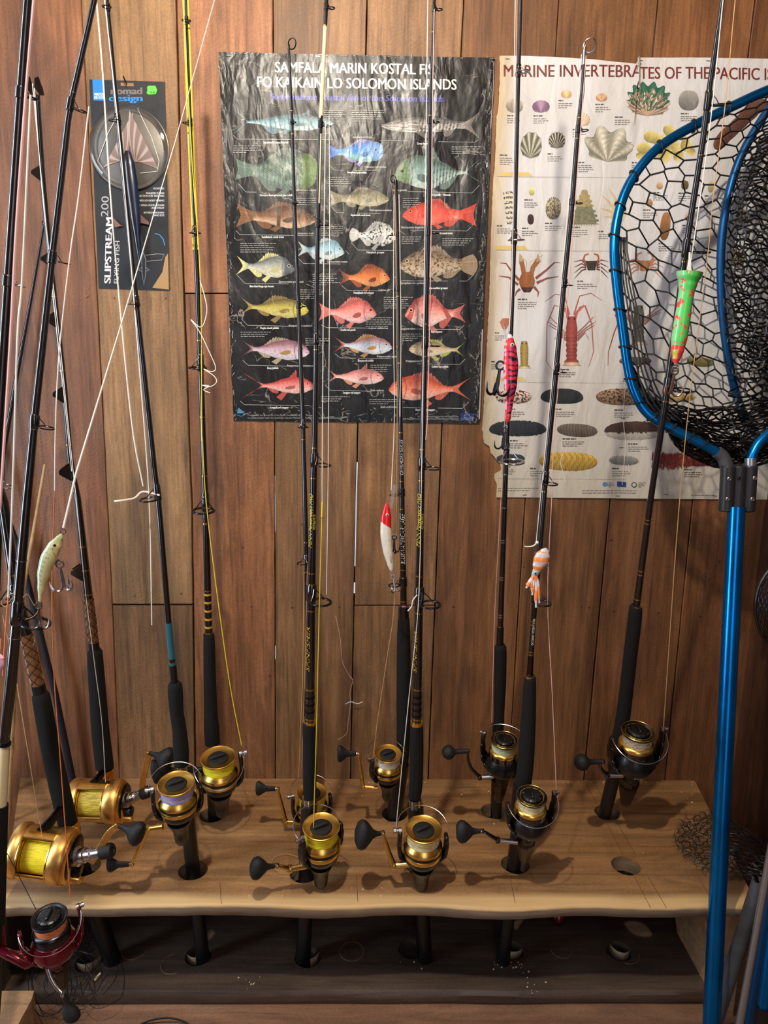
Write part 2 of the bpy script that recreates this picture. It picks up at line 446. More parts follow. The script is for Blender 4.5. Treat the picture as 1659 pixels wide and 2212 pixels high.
# nails and small knots
nl = MB()
for x, y in ((188, 640), (246, 643), (357, 643), (290, 1287), (391, 1282), (543, 1310), (631, 1312), (733, 1311), (979, 1310), (1255, 1310), (1272, 1312), (1326, 1320), (1422, 1323), (1512, 1332), (1463, 1510), (525, 1182), (653, 1132), (1128, 1158), (1122, 1237), (1320, 1166), (1131, 1225), (1553, 1213), (1531, 1252), (582, 1460)):
    p = at(x, y, -0.002); nl.lathe((p, V((1, 0, 0)), V((0, 0, 1)), V((0, -1, 0))), [(0.0022, 0), (0.0022, 0.0006), (0.001, 0.001)], 8)
nl.build('nail_heads', 'hook_brown', wall)['kind'] = 'stuff'

XR = 0.905
def plank_wall(name, boards, tintf, material='wall_wood'):
    root = struct(bpy.data.objects.new(name, None)); C.objects.link(root)
    for i, (c, hx, hy, hz) in enumerate(boards):
        m_ = MB().box(c, hx, hy, hz); o = m_.build('plank', material, root, smooth=0); o.color = (*tintf(i), 1)
    return root
bds = []; y = -2.7; i = 0
while y < -0.01:
    y1 = min(y+0.19, 0.0); bds.append(((XR+0.012, (y+y1)/2, 1.3), (0.012, 0, 0), (0, (y1-y)/2-0.0015, 0), (0, 0, 1.3))); y = y1
plank_wall('wall_right', bds, lambda i: [(0.26, 0.17, 0.16), (0.22, 0.15, 0.15), (0.3, 0.19, 0.17)][i % 3])
# left wall with its window opening
W0, W1, Z0, Z1 = -1.62, -0.68, 0.38, 2.3
bds = []
for i in range(14):
    z = 2.6*i/14; z1 = 2.6*(i+1)/14; h = (z1-z)/2-0.001
    if z1 <= Z0 or z >= Z1: bds.append(((-1.512, -1.35, (z+z1)/2), (0.012, 0, 0), (0, 1.35, 0), (0, 0, h)))
    else:
        bds.append(((-1.512, (-2.7+W0)/2, (z+z1)/2), (0.012, 0, 0), (0, (W0+2.7)/2, 0), (0, 0, h)))
        bds.append(((-1.512, (W1+0)/2, (z+z1)/2), (0.012, 0, 0), (0, -W1/2, 0), (0, 0, h)))
plank_wall('wall_left', bds, lambda i: (0.7, 0.6, 0.5))
wf = struct(bpy.data.objects.new('window_1', None)); C.objects.link(wf); wf.location = (-1.49, (W0+W1)/2, Z0)
mb = MB(); cy = (W0+W1)/2; hy = (W1-W0)/2
for zz in (Z0, Z1): mb.box((-1.5, cy, zz), (0.03, 0, 0), (0, hy+0.03, 0), (0, 0, 0.02))
for yy in (W0, W1): mb.box((-1.5, yy, (Z0+Z1)/2), (0.03, 0, 0), (0, 0.02, 0), (0, 0, (Z1-Z0)/2))
mb.build('window_frame', 'pale_wood', wf, smooth=0)
# rear wall with a doorway, ceiling
bds = []
for i in range(15):
    x = -1.5+2.405*i/15; x1 = x+2.405/15; c = (x+x1)/2; h = (x1-x)/2-0.001
    if c < 0.0 or c > 0.82: bds.append(((c, -2.712, 1.3), (h, 0, 0), (0, 0.012, 0), (0, 0, 1.3)))
    else: bds.append(((c, -2.712, 2.45), (h, 0, 0), (0, 0.012, 0), (0, 0, 0.15)))
plank_wall('wall_rear', bds, lambda i: (0.6, 0.5, 0.42))
bds = [((-0.3, -2.7+0.18*i+0.09, 2.615), (1.21, 0, 0), (0, 0.089, 0), (0, 0, 0.015)) for i in range(15)]
plank_wall('ceiling', bds, lambda i: (0.6, 0.5, 0.42), 'floor_wood')
# floor boards running along the wall
bds = []; y = 0.0
k = 0
while y > -2.7:
    wd = 0.118; bds.append(((-0.3, y-wd/2, -0.012), (1.21, 0, 0), (0, wd/2-0.0014, 0), (0, 0, 0.012))); y -= wd; k += 1
plank_wall('floor', bds, lambda i: [(0.85, 0.8, 0.78), (0.75, 0.7, 0.68), (0.92, 0.84, 0.8)][i % 3], 'floor_wood')

# ---------------------------------------------------------------- rod rack: shelf slab with holes, lower board, end supports
rack = thing('rod_rack', (0, -0.22, 0), 'timber rack with a drilled live-edge shelf holding the rods upright', 'rod rack')
HOLES_F = [(185, 1872), (417, 1880), (657, 1886), (905, 1868), (1113, 1867), (1352, 1870)]
HOLES_B = [(228, 1762), (459, 1760), (660, 1760), (852, 1758), (1066, 1752), (1312, 1755)]
def cutters(pts, z, r, depth):
    mb = MB()
    for x, y in pts:
        p = onz(x, y, z); mb.lathe((p, V((1, 0, 0)), V((0, 1, 0)), V((0, 0, 1))), [(r, -depth), (r, 0.02)], 40)
    return mb
def boolean(o, mb):
    c = mb.build('cut', 'shelf_wood'); md = o.modifiers.new('b', 'BOOLEAN'); md.object = c; md.operation = 'DIFFERENCE'; md.solver = 'EXACT'
    bpy.context.view_layer.update(); dg = bpy.context.evaluated_depsgraph_get()
    me = bpy.data.meshes.new_from_object(o.evaluated_get(dg)); o.modifiers.remove(md); o.data = me
    bpy.data.objects.remove(c)
    me.polygons.foreach_set('use_smooth', [True]*len(me.polygons)); me.set_sharp_from_angle(angle=radians(38))
pbl, pbr = onz(40, 1684, ZS), onz(1500, 1685, ZS); pfl, pfr = onz(3, 1960, ZS), onz(1640, 1962, ZS)
T = 0.034; n = 140; vs, fs = [], []
for i in range(n+1):
    t = i/n; xb = pbl.x+(pbr.x-pbl.x)*t; xf = pfl.x+(pfr.x-pfl.x)*t
    wv = 0.0055*noise.noise(V((xf*5.2, 0.3, 0)))*2 + 0.0012*noise.noise(V((xf*30, 5, 0)))
    wz = 0.004*noise.noise(V((xf*4.0, 9.3, 0)))
    yf = -0.430+wv
    sec = [(0.0, 0), (0.0, -T), (0.02, -T-0.001)] 
    pr = [(-0.001, ZS), (-0.001, ZS-T), (yf+0.016, ZS-T+wz), (yf+0.007, ZS-T+0.005+wz), (yf+0.002, ZS-0.018+wz*0.5), (yf, ZS-0.006), (yf+0.0015, ZS-0.0025), (yf+0.006, ZS)]
    for q, (yy, zz) in enumerate(pr):
        s_ = min(1, max(0, -yy/0.43)); vs.append((xb+(xf-xb)*s_, yy, zz))
m_ = 8
for i in range(n):
    for j in range(m_):
        j2 = (j+1) % m_; fs.append((i*m_+j, i*m_+j2, (i+1)*m_+j2, (i+1)*m_+j))
fs.append(tuple(range(m_-1, -1, -1))); fs.append(tuple(n*m_+j for j in range(m_)))
slab = MB().add(vs, fs).build('shelf_slab', 'shelf_wood', rack)
boolean(slab, cutters(HOLES_F+HOLES_B, ZS, 0.029, 0.08))
# pencil guide lines ruled on the slab
for ln in (((1265, 1690), (1287, 1733)), ((1311, 1778), (1345, 1845)), ((1371, 1895), (1405, 1960)), ((1283, 1690), (1308, 1733)), ((1334, 1778), (1372, 1845)), ((1401, 1895), (1439, 1960)), ((1508, 1893), (1532, 1935)), ((1054, 1700), (1060, 1728)), ((1102, 1898), (1113, 1950)), ((60, 1843), (160, 1843)), ((1220, 1746), (1300, 1747)), ((770, 1890), (773, 1948)), ((475, 1905), (478, 1952))):
    a, b = onz(*ln[0], ZS+0.0002), onz(*ln[1], ZS+0.0002); d = (b-a).normalized(); s_ = V((-d.y, d.x, 0))*0.0005
    MB().add([a-s_, b-s_, b+s_, a+s_], [(0, 1, 2, 3)]).build('pencil_line', 'scribe_dark', slab, smooth=0)
# crumbs of sawdust and salt
HXY = [tuple(onz(x, y, ZS))[:2] for x, y in HOLES_F+HOLES_B]
mb = MB()
for k in range(90):
    x, y = random.choice([(1020, 1720), (760, 1700), (880, 1720), (330, 1760), (540, 1700), (240, 1720), (1370, 1850), (1240, 1695), (760, 1930), (520, 1940), (1480, 1700), (150, 1720)])
    p = onz(min(1495, x+random.gauss(0, 45)), max(1690, min(1935, y+random.gauss(0, 22))), ZS+0.0006); r = random.choice([0.0008, 0.0012, 0.0018, 0.0026])
    if any(((s[0]-p.x)**2+(s[1]-p.y)**2) < 0.032**2 for s in HXY): continue
    mb.lathe((p, V((1, 0, 0)), V((0, 1, 0)), V((0, 0, 1))), [(r, -0.0006), (r*0.9, 0.0002), (r*0.3, 0.0007)], 5)
tag(mb.build('sawdust_crumbs', 'sawdust', None), 'scattered pale sawdust crumbs lying on top of the drilled shelf', 'sawdust', kind='stuff')

ZL = 0.034
lb0, lb1 = onz(30, 2100, ZL), onz(1500, 2100, ZL)
vs, fs = [], []; n = 100
for i in range(n+1):
    t = i/n; x = lb0.x+(0.715-lb0.x)*t; wv = 0.004*noise.noise(V((x*5, 4, 0))); wz = 0.002*noise.noise(V((x*6, 14, 0)))
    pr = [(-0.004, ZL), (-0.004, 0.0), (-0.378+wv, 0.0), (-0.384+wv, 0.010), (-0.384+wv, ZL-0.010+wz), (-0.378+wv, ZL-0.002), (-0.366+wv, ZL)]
    for yy, zz in pr: vs.append((x, yy, zz))
m_ = 7
for i in range(n):
    for j in range(m_):
        j2 = (j+1) % m_; fs.append((i*m_+j, i*m_+j2, (i+1)*m_+j2, (i+1)*m_+j))
fs.append(tuple(range(m_-1, -1, -1))); fs.append(tuple(n*m_+j for j in range(m_)))
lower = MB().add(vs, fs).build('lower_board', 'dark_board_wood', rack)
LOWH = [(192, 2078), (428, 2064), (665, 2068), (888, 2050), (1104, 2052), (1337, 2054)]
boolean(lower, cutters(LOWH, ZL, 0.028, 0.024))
for x, y, sx in ((192, 2078, 1), (428, 2064, .9), (665, 2068, .9), (1104, 2052, .95), (1337, 2054, .8)):
    p = onz(x, y, ZL-0.0225)
    mb = MB(); pts = [p+V((0.027*cos(a)*sx, 0.027*sin(a), 0.0))for a in [radians(180+180*k/14) for k in range(15)]]
    pts2 = [q+V((0, 0.018, 0.0))*(0.6+0.4*noise.noise(q*90)) for q in reversed(pts)]
    vs = pts+[q+V((0, 0, 0.020)) for q in pts]
    mb.add(vs+[], [(k, k+1, k+16, k+15) for k in range(14)])
    mb.build('raw_hole_edge', 'sawdust', lower)
for x, y, r, a0, a1 in ((760, 2055, 0.026, 0, 360), (1212, 2052, 0.022, 180, 350), (375, 2082, 0.026, 100, 300), (290, 2052, 0.026, 180, 360), (1350, 2058, 0.03, 250, 350)):
    p = onz(x, y, ZL+0.0001); MB().ring(p, (1, 0, 0), (0, 1, 0), r, 0.0009, 36, 5, radians(a0), radians(a1)).build('scribed_circle', 'scribe', lower)
# end supports
mb = MB(); mb.prism([(0.695, -0.41, 0.0), (0.695, -0.41, ZS-T), (0.695, -0.19, ZS-T), (0.695, -0.19, 0.09), (0.695, -0.23, ZL), (0.695, -0.23, 0)], (0.04, 0, 0)); mb.build('end_support', 'pale_wood', rack, smooth=0)
mb = MB(); mb.box((lb0.x-0.02, -0.22, (ZS-T)/2), (0.02, 0, 0), (0, 0.17, 0), (0, 0, (ZS-T)/2)); o = mb.build('end_support', 'dark_board_wood', rack, smooth=0)
# ---------------------------------------------------------------- fishing rods
YB0, YF0 = -0.150, -0.322      # where the back and the front row pass through the shelf
class Rod:
    def __init__(s, name, label, base, ybase, ytop, pts, group=None):
        """base px of the hole; rod lies in a tilted plane through (ybase at the shelf) and ytop at photo row 0"""
        s.B = at(base[0], base[1], ybase); s.T = at(base[0], 0, ytop)
        s.pts = sorted(pts)          # (py, px, width px)
        s.root = thing(name, (s.B.x, s.B.y, 0.035), label, 'fishing rod', group)
        s.n = 0
    def P(s, x, y, lift=0.0):
        d = ray(x, y); B, T = s.B, s.T; k = (T.y-B.y)/(T.z-B.z)      # Y = B.y + k (Z - B.z)
        t = (B.y + k*(CAM.z-B.z) - CAM.y)/(d.y - k*d.z); p = CAM+d*t
        return p + V((0, -lift, 0))
    def xw(s, y):
        t = s.pts
        if y <= t[0][0]: i = 0
        elif y >= t[-1][0]: i = len(t)-2
        else: i = max(k for k in range(len(t)-1) if t[k][0] <= y)
        a, b = t[i], t[i+1]; f = (y-a[0])/(b[0]-a[0])
        if y < a[0] : f = (y-a[0])/(b[0]-a[0])
        wd = a[2]+(b[2]-a[2])*max(0, min(1, f))
        return a[1]+(b[1]-a[1])*f, wd
    def at(s, y, lift=0.0):
        x, wd = s.xw(y); return s.P(x, y, lift)
    def rad(s, y):
        x, wd = s.xw(y); return wd*0.5*mpp(s.P(x, y))
    def dir(s, y): return (s.at(y-30)-s.at(y+30)).normalized()
    def seg(s, name, material, y0, y1, extra=0.0, prof=None, step=45, label=None, n=12):
        k = max(2, int(abs(y1-y0)/step)+1); ys = [y0+(y1-y0)*i/(k-1) for i in range(k)]
        pts = [s.at(y) for y in ys]; rs = [s.rad(y)+extra for y in ys]
        if prof:
            rs = [r_*prof(i/(k-1)) for i, r_ in enumerate(rs)]
        o = MB().tube(pts, rs, n).build(name, material, s.root)
        if label: o['label'] = label
        return o
    def grip(s, pts, name='grip', material='foam', label=None):
        """pts (py, px, w)"""
        pts = sorted(pts); P = [s.P(x, y) for y, x, w in pts]; R = [w*0.5*mpp(p) for (y, x, w), p in zip(pts, P)]
        P = catmull(P, 4); n = len(pts); RR = []
        for i in range(n-1):
            for k in range(4): RR.append(R[i]+(R[i+1]-R[i])*k/4)
        RR.append(R[-1])
        d0 = (P[0]-P[1]).normalized(); P = [P[0]+d0*RR[0]*0.5]+P; RR = [RR[0]*0.72]+RR
        o = MB().tube(P, RR, 20).build(name, material, s.root)
        if label: o['label'] = label
        return o
    def bands(s, ys, material='gold_pale', h=2.2, name='trim_band', k=1.09):
        for y in ys:
            a, b = s.at(y-h/2), s.at(y+h/2); r = s.rad(y)*k+0.0002
            MB().tube([a, b], r, 14).build(name, material, s.root)
    def guide(s, y, wpx, phi, material='gunmetal', tilt=0.0, wrap=True):
        """ring guide; phi 0 = toward the viewer, 90 = to the right"""
        p = s.at(y); r = s.rad(y); a = s.dir(y); R = wpx*0.5*mpp(p); q = radians(phi)
        out = V((sin(q), -cos(q), 0)); out = (out-a*out.dot(a)).normalized(); side = a.cross(out).normalized()
        out2 = (out*cos(radians(tilt))+a*sin(radians(tilt))).normalized()
        c = p+out*(r+R*1.12); mb = MB(); th = max(0.0008, R*0.09)
        mb.ring(c, side, out2, R, th, 28, 8)
        mb.ring(c, side, out2, R*0.86, th*0.8, 28, 6)
        foot = p+a*R*1.1+out*r*0.9
        for sg in (-1, 1):
            e = c+side*sg*R*0.8+out2*(-R*0.55)
            mb.tube([e, (e+foot)/2+out*R*0.1, foot], th*0.62, 6)
        mb.tube([c-out2*R, p-a*R*0.2+out*r*0.9], th*0.62, 6)
        mb.build('guide', material, s.root)
        if wrap:
            rr = r*1.18+0.0004; mb = MB()
            mb.tube([p-a*R*0.5, p-a*R*0.35, p+a*R*1.25, p+a*R*1.4], [r*1.02, rr, rr, r*1.02], 12); mb.build('thread_wrap', 'black_gloss', s.root)
        return c
    def tip(s, wpx, phi=60, material='gunmetal'):
        y = s.pts[0][0]; p = s.at(y); R = wpx*0.5*mpp(p); a = s.dir(y+40); q = radians(phi)
        side = V((sin(q), -cos(q), 0)); side = (side-a*side.dot(a)).normalized()
        mb = MB(); c = p+a*R*0.6+side*R*0.2; b = (a*0.95+V((0, -0.3, 0))).normalized()
        mb.ring(c+side*R*0.7, side, b, R, R*0.13, 24, 8); mb.tube([p-a*R*2.2, p, c], [s.rad(y)*1.15, s.rad(y)*1.1, s.rad(y)*0.7], 10)
        mb.build('tip_guide', material, s.root)
    def roller(s, y, px, wpx, side=-1):
        """triangular roller guide on the left side of the blank"""
        c = s.P(px, y); p = s.at(y); r = s.rad(y); a = s.dir(y); h = wpx*mpp(p)
        out = V((side, -0.25, 0)); out = (out-a*out.dot(a)).normalized(); sd = a.cross(out).normalized(); mb = MB()
        for g in (-1, 1):
            o_ = sd*g*h*0.28
            mb.prism([p+a*h*0.95+out*r*0.6+o_, p-a*h*1.0+out*r*0.6+o_, p-a*h*0.15+out*(r+h*0.95)+o_, p+a*h*0.25+out*(r+h*0.9)+o_], sd*g*h*0.08)
        mb.tube([p+a*h*1.1+out*r*0.8, p-a*h*1.2+out*r*0.8], h*0.12, 6)
        g_ = mb.build('roller_guide', 'black_gloss', s.root)
        cc = p+out*(r+h*0.72); MB().lathe((cc-sd*h*0.26, a, out, sd), [(h*0.24, 0), (h*0.15, h*0.26), (h*0.24, h*0.52)], 14).build('roller', 'gold_pale', g_)
    def butt(s, x0, y0, xb, yb, wpx, zend=0.014):
        """from the reel down through the hole to the lower board"""
        a, b = s.P(x0, y0), s.P(xb, yb); d = (b-a).normalized(); e = b+d*((b.z-zend)/-d.z) if d.z < -0.1 else b
        r0 = wpx*0.5*mpp(b)
        return MB().tube([a, b, e+(b-e)*0.02, e], [r0, r0, r0, r0*0.92], 16).build('butt_section', 'black_satin', s.root)
    def text(s, txt, y0, y1, size_px, material='text_white', sx=0.9, slant=0.0, phi=0, up=True, name='lettering'):
        """lettering that runs along the blank and wraps round it; reads upwards when up"""
        vs, fs, wd = layout(txt, sx, slant); L_ = wd
        mb = MB(); out = []
        for a_, b_ in vs:
            t = a_/L_; t = t if up else 1-t
            y = y1+(y0-y1)*t; p = s.at(y); r = s.rad(y)+0.0003; m = mpp(p)
            h = (b_-0.35)*size_px/0.7*m*(1 if up else -1); q = h/r - radians(phi)
            out.append(p+V((-sin(q)*r, -cos(q)*r, 0)))
        return mb.add(out, fs).build(name, material, s.root, smooth=0, recalc=False)
def line_px(name, material, pts, parent, wpx=1.4, smooth=True):
    """pts: (px, py, Y)"""
    P = [at(x, y, Y) for x, y, Y in pts]
    if smooth and len(P) > 2: P = catmull(P, 5)
    r = [wpx*0.5*mpp(p) for p in P]
    return MB().tube(P, r, 5).build(name, material, parent)

# ---------------------------------------------------------------- spinning reels
def frame_from(ez, face=V((0, -1, 0))):
    ez = ez.normalized(); ey = (-face - ez*(-face).dot(ez)).normalized(); ex = ey.cross(ez).normalized()
    return ex, ey, ez    # ex right, ey toward the wall, ez up the rod
def knob_shape(mb, kind, a, b, wpx, body):
    """a = stem start, b = far end of knob (world points)"""
    ax = (b-a); L_ = ax.length; ax.normalize(); up_ = V((0, 0, 1)); up_ = (up_-ax*up_.dot(ax)).normalized(); sd = ax.cross(up_)
    w_ = wpx*0.5*mpp(b)
    if kind == 'ball':
        R = w_; c = L_-R*0.92
        prof = [(0.0045, 0), (0.005, L_*0.18), (0.0055, c-R*0.98), (R*0.42, c-R*0.86)]
        for k in range(1, 12):
            t = -0.72+(1.57+0.72)*k/11; prof.append((R*cos(t), c+R*0.95*sin(t)))
        mb.lathe((a, up_, sd, ax), prof, 26)
    elif kind == 'egg':
        R = w_; prof = [(0.0045, 0), (0.005, L_*0.2), (R*0.3, L_*0.36), (R*0.62, L_*0.5), (R*0.93, L_*0.66), (R, L_*0.78), (R*0.9, L_*0.9), (R*0.6, L_*0.98), (R*0.02, L_)]
        mb.lathe((a, up_, sd, ax), prof, 26, sy=0.72)
    else:   # flared paddle
        R = w_; prof = [(0.004, 0), (0.0052, L_*0.12), (0.0062, L_*0.35), (R*0.42, L_*0.55), (R*0.8, L_*0.74), (R, L_*0.86), (R*0.93, L_*0.96), (R*0.7, L_), (R*0.02, L_*1.01)]
        mb.lathe((a, up_, sd, ax), prof, 22, sy=0.55)
def spinning_reel(rod, label, kind, top, wpx, braid_m, arm_deg, handle, tiltx=0.0, yoff=0.075, bail='front', lean=None, ycen=None, body_m=None, colour=None):
    """top: px of spool-lip centre; wpx: lip width in px; handle: dict shaft (px), joint, elbow list, stem, knob end, knob width"""
    # locate the reel in front of the rod axis
    seat = rod.P(top[0], top[1]); Yr = seat.y-yoff
    O = at(top[0], top[1], Yr); sc = wpx*mpp(O)/0.0695
    tl = radians(10 if lean is None else lean); ez = V((tiltx, -sin(tl), cos(tl))).normalized()
    ex, ey, ez = frame_from(ez); u = 0.001*sc
    fr = (O, ex, ey, ez)
    def pr(l): return [(r*u, z*u) for r, z in l]
    reel = None; root = rod.root
    black = body_m or 'black_body'
    body = MB()
    # gearbox, stem and foot make the reel part itself
    SH = kind == 'shimano'; gz = 118 if SH else 92; G = O-ez*(gz*u)
    body.rbox(G+ey*(6*u), ex*(17*u), ey*(25*u), ez*(24*u), 0.34)
    nr = rod.P(*s_px(O-ez*100*u+ey*0.0)); 
    foot = V((0, 0, 0))
    # stem to the seat
    rp = rod_near(rod, O-ez*((gz-22)*u)); rp2 = rod_near(rod, O-ez*((gz+16)*u))
    rr = 0.013
    st = (rp+rp2)/2
    body.tube([G+ey*(14*u), G*0.55+st*0.45+ez*(4*u), st+(G-st).normalized()*rr*0.9], [11*u, 7.5*u, 8.5*u], 12)
    up1 = rod_near(rod, O-ez*(38*u)); dn1 = rod_near(rod, O-ez*(128*u)); fd = (O-st); fd -= ez*fd.dot(ez); fd.normalize()
    body.tube([up1+fd*rr*0.75, st+fd*rr*1.0, dn1+fd*rr*0.75], [0.003, 0.0055, 0.003], 8)
    reel = body.build('reel', black, root); reel['label'] = label
    # bottom housing
    hb = MB()
    if kind == 'shimano':
        hb.lathe((O, ex, ey, ez), pr([(22, -122), (24, -130), (21, -150), (15, -178), (12, -194), (9, -198), (2, -199)]), 8, sy=0.75)
        hb.build('rear_cover', 'dark_chrome', reel, smooth=20)
    else:
        hb.lathe((O+ey*(-3*u), ex, ey, ez), pr([(24, -84), (20, -96), (15.5, -106), (14, -120), (13, -136), (9, -144), (2, -147)]), 18, sy=1.15)
        hb.build('rear_housing', 'black_body', reel)
    # rotor with two arms
    A = radians(arm_deg); d1 = ex*cos(A)+ey*sin(A); d2 = -d1; sd = ez.cross(d1)
    rt = MB()
    if kind == 'penn':
        rt.lathe(fr, pr([(30, -40), (35.4, -40.5), (35.6, -49), (30, -50)]), 36)
        rt.lathe(fr, pr([(30, -55), (35, -57), (34.5, -66), (31, -74), (26, -80), (20, -84), (4, -85)]), 36)
    else:
        rt.lathe(fr, pr([(32, -50), (37, -52), (43, -64), (45, -78), (41, -92), (32, -101), (24, -105), (4, -106)]), 36)
    for d, top_z in ((d1, -6 if kind == 'penn' else -2), (d2, -18 if kind == 'penn' else -12)):
        if kind == 'shimano': P_ = [O+d*32*u-ez*97*u, O+d*45*u-ez*84*u, O+d*54*u-ez*64*u, O+d*57.5*u-ez*34*u, O+d*56*u+ez*top_z*u]; Rr = [17, 15, 11, 8, 6]
        else: P_ = [O+d*30*u-ez*76*u, O+d*39*u-ez*68*u, O+d*44*u-ez*52*u, O+d*44.5*u-ez*30*u, O+d*43*u+ez*top_z*u]; Rr = [8, 10, 9.5, 8, 6]
        for i in range(len(P_)-1):
            h_ = (P_[i+1]-P_[i])/2; q = h_.normalized(); o2 = (d-q*d.dot(q)).normalized()
            rt.rbox((P_[i]+P_[i+1])/2, sd*(Rr[i]*1.15*u), o2*(4.2*u), h_*1.25, 0.3)
    rt.build('rotor', black, reel)
    # bail wire and line roller
    ba = 59 if kind == 'shimano' else 49; bw = MB(); e1, e2 = O+d1*(ba-2)*u+ez*(-4)*u, O+d2*(ba-2)*u+ez*(-12)*u
    sgn = 1 if ey.dot(sd) < 0 else -1         # sgn*sd points to the viewer
    fdir = sd*sgn if bail == 'front' else -sd*sgn
    pts = []
    for k in range(21):
        t = pi*k/20; bul = (62 if kind == 'shimano' else 56) if bail == 'front' else 52
        zz = -4+(-12+4)*k/20 + (-26*sin(t) if bail == 'front' else 14*sin(t))
        pts.append(O+d1*(ba*cos(t))*u+fdir*(bul*sin(t)**0.8 if sin(t) > 0 else 0)*u+ez*zz*u)
    bw.tube(pts, 0.95*u, 8); bw.build('bail_wire', 'steel', reel)
    lr = MB(); rl = e1+ez*2*u
    lr.lathe((rl, sd, ez, d1), pr([(5.5, -6), (5.5, -1), (3.6, 0), (3.6, 3), (5.2, 4), (5.2, 9), (2, 10)]), 14); lr.build('line_roller', 'steel', reel)
    # spool
    sp = MB(); bd = MB(); kn = MB(); rim = MB()
    if kind == 'penn':
        sp.lathe(fr, pr([(12, -7), (19, -6.5), (20.5, -3.5), (22, -3.2), (31, -1.2), (33.2, 0), (34.6, -0.6), (34.9, -2.4), (33.5, -4.6), (29, -6), (28.5, -27), (31.5, -29.5), (34.2, -34), (36.2, -37), (36.3, -41), (33, -41.5)]), 48)
        sp.lathe(fr, pr([(33, -48.5), (36.4, -49), (37, -51), (37, -54.5), (36, -57), (31, -57.5)]), 48)
        sp.build('spool', 'gold', reel)
        lp = [(28, -6)]
        for k in range(9): z = -6.6-20*k/8; lp.append((31.2 if k % 2 else 30.6, z))
        lp.append((28, -27)); bd.lathe(fr, pr(lp), 48, cap=False)
        kn.lathe(fr, pr([(19.6, -7), (19.6, -3), (18.6, -1.2), (15, -0.6), (3, -0.4)]), 30)
        kn.rbox(O+ez*2.2*u, (ex*cos(0.5)+ey*sin(0.5))*15.5*u, (-ex*sin(0.5)+ey*cos(0.5))*4.2*u, ez*4*u, 0.3)
        kn.build('drag_knob', 'knob_rubber', reel)
    elif kind == 'shimano':
        sp.lathe(fr, pr([(22, -4), (27, -3.0), (30, -1.0), (33.8, 0), (34.8, -1.5), (34.6, -4.5), (32.5, -7.2), (30, -8), (26.5, -9), (26.5, -27)]), 48)
        sp.lathe(fr, pr([(33, -36), (36, -37), (36.6, -46), (36.2, -52), (33, -53)]), 48)
        sp.build('spool', colour or 'black_gloss', reel)
        rim.lathe(fr, pr([(25.4, -2.4), (25.8, -1.0), (27.0, -0.8), (27.4, -1.6), (27.2, -2.6)]), 48, cap=False)
        rim.lathe(fr, pr([(34.2, -0.1), (34.6, 0.2), (35.1, -0.2), (35.0, -0.9), (34.6, -1.0)]), 48, cap=False)
        rim.lathe(fr, pr([(30, -26.5), (33.5, -27.5), (36, -30.5), (36.7, -33), (36.7, -36.8), (34, -37.4)]), 48, cap=False)
        rim.build('gold_ring', 'gold' if colour is None else 'gunmetal', reel)
        lp = [(26, -8)]
        for k in range(9): z = -8.6-18*k/8; lp.append((30.6 if k % 2 else 30.0, z))
        lp.append((26, -27)); bd.lathe(fr, pr(lp), 48, cap=False)
        kn.lathe(fr, pr([(22.5, -4), (23, -1), (22.2, 2.2), (19, 4.6), (16, 5.2), (6, 5.4), (2, 5.6)]), 32)
        for kk in range(9):
            q = 2*pi*kk/9; kn.rbox(O+(ex*cos(q)+ey*sin(q))*19.5*u+ez*2.4*u, (ex*cos(q)+ey*sin(q))*3.4*u, (-ex*sin(q)+ey*cos(q))*2.2*u, ez*2.6*u, 0.4)
        kn.rbox(O+ez*6.4*u, ey*14*u, ex*3.6*u, ez*4.4*u, 0.3)
        kn.build('drag_knob', 'black_body', reel)
    bd.build('spooled_line', braid_m, reel)
    # handle
    Yh = Yr+0.004; H = handle
    hm = H.get('m', 'gold'); gb = at(*H['shaft'], Yh); gj = at(*H['joint'], Yh)
    MB().tube([gb, gb*0.35+gj*0.65, gj], [6.2*u, 5.4*u, 5.6*u], 14).build('handle_shaft', H.get('sm', hm), reel)
    arm = [gj]+[at(x, y, Yh-0.006*k) for k, (x, y) in enumerate(H['arm'], 1)]
    mb = MB(); ca = catmull(arm, 5) if len(arm) > 2 else [arm[0], arm[0]*0.5+arm[1]*0.5, arm[1]]
    nn = len(ca); mb.tube(ca, [(5.6-2.6*i/(nn-1))*u for i in range(nn)], 10)
    mb.lathe((gj, V((0, 0, 1)), V((1, 0, 0)), V((0, -1, 0))), pr([(6.5, -5), (7, 0), (6.2, 5), (3, 6.5)]), 14)
    e = arm[-1]; mb.lathe((e, V((0, 0, 1)), V((1, 0, 0)), V((0, -1, 0))), pr([(4.2, -4), (4.5, 0), (4, 4), (2, 5)]), 12)
    mb.build('handle_arm', 'black_gloss' if H.get('am') == 'b' else hm, reel)
    mb = MB(); far = at(*H['knob'], Yh-0.006*len(H['arm'])-H.get('fwd', 0)); knob_shape(mb, H.get('kk', 'paddle'), e, far, H['kw'], None)
    mb.build('handle_knob', 'knob_rubber', reel)
    cdir = (far-e).normalized(); MB().tube([e+cdir*1*u, e+cdir*5*u], 4.6*u, 12).build('knob_collar', 'steel', reel)
    return reel, O, (ex, ey, ez), u
def s_px(p):
    d = p-CAM; k = d.dot(fwd); return (829.5+FPX*d.dot(rgt)/k, 1106-FPX*d.dot(upv)/k)
def rod_near(rod, q):
    """point on the rod axis at the height of q"""
    x, y = s_px(q); best = None
    for k in range(-60, 61):
        p = rod.at(y+k*4)
        if best is None or abs(p.z-q.z) < abs(best.z-q.z): best = p
    return best
# ---------------------------------------------------------------- the rods, one by one
GR = 'rods standing in the rack'
def lerp3(a, b, t): return a+(b-a)*t

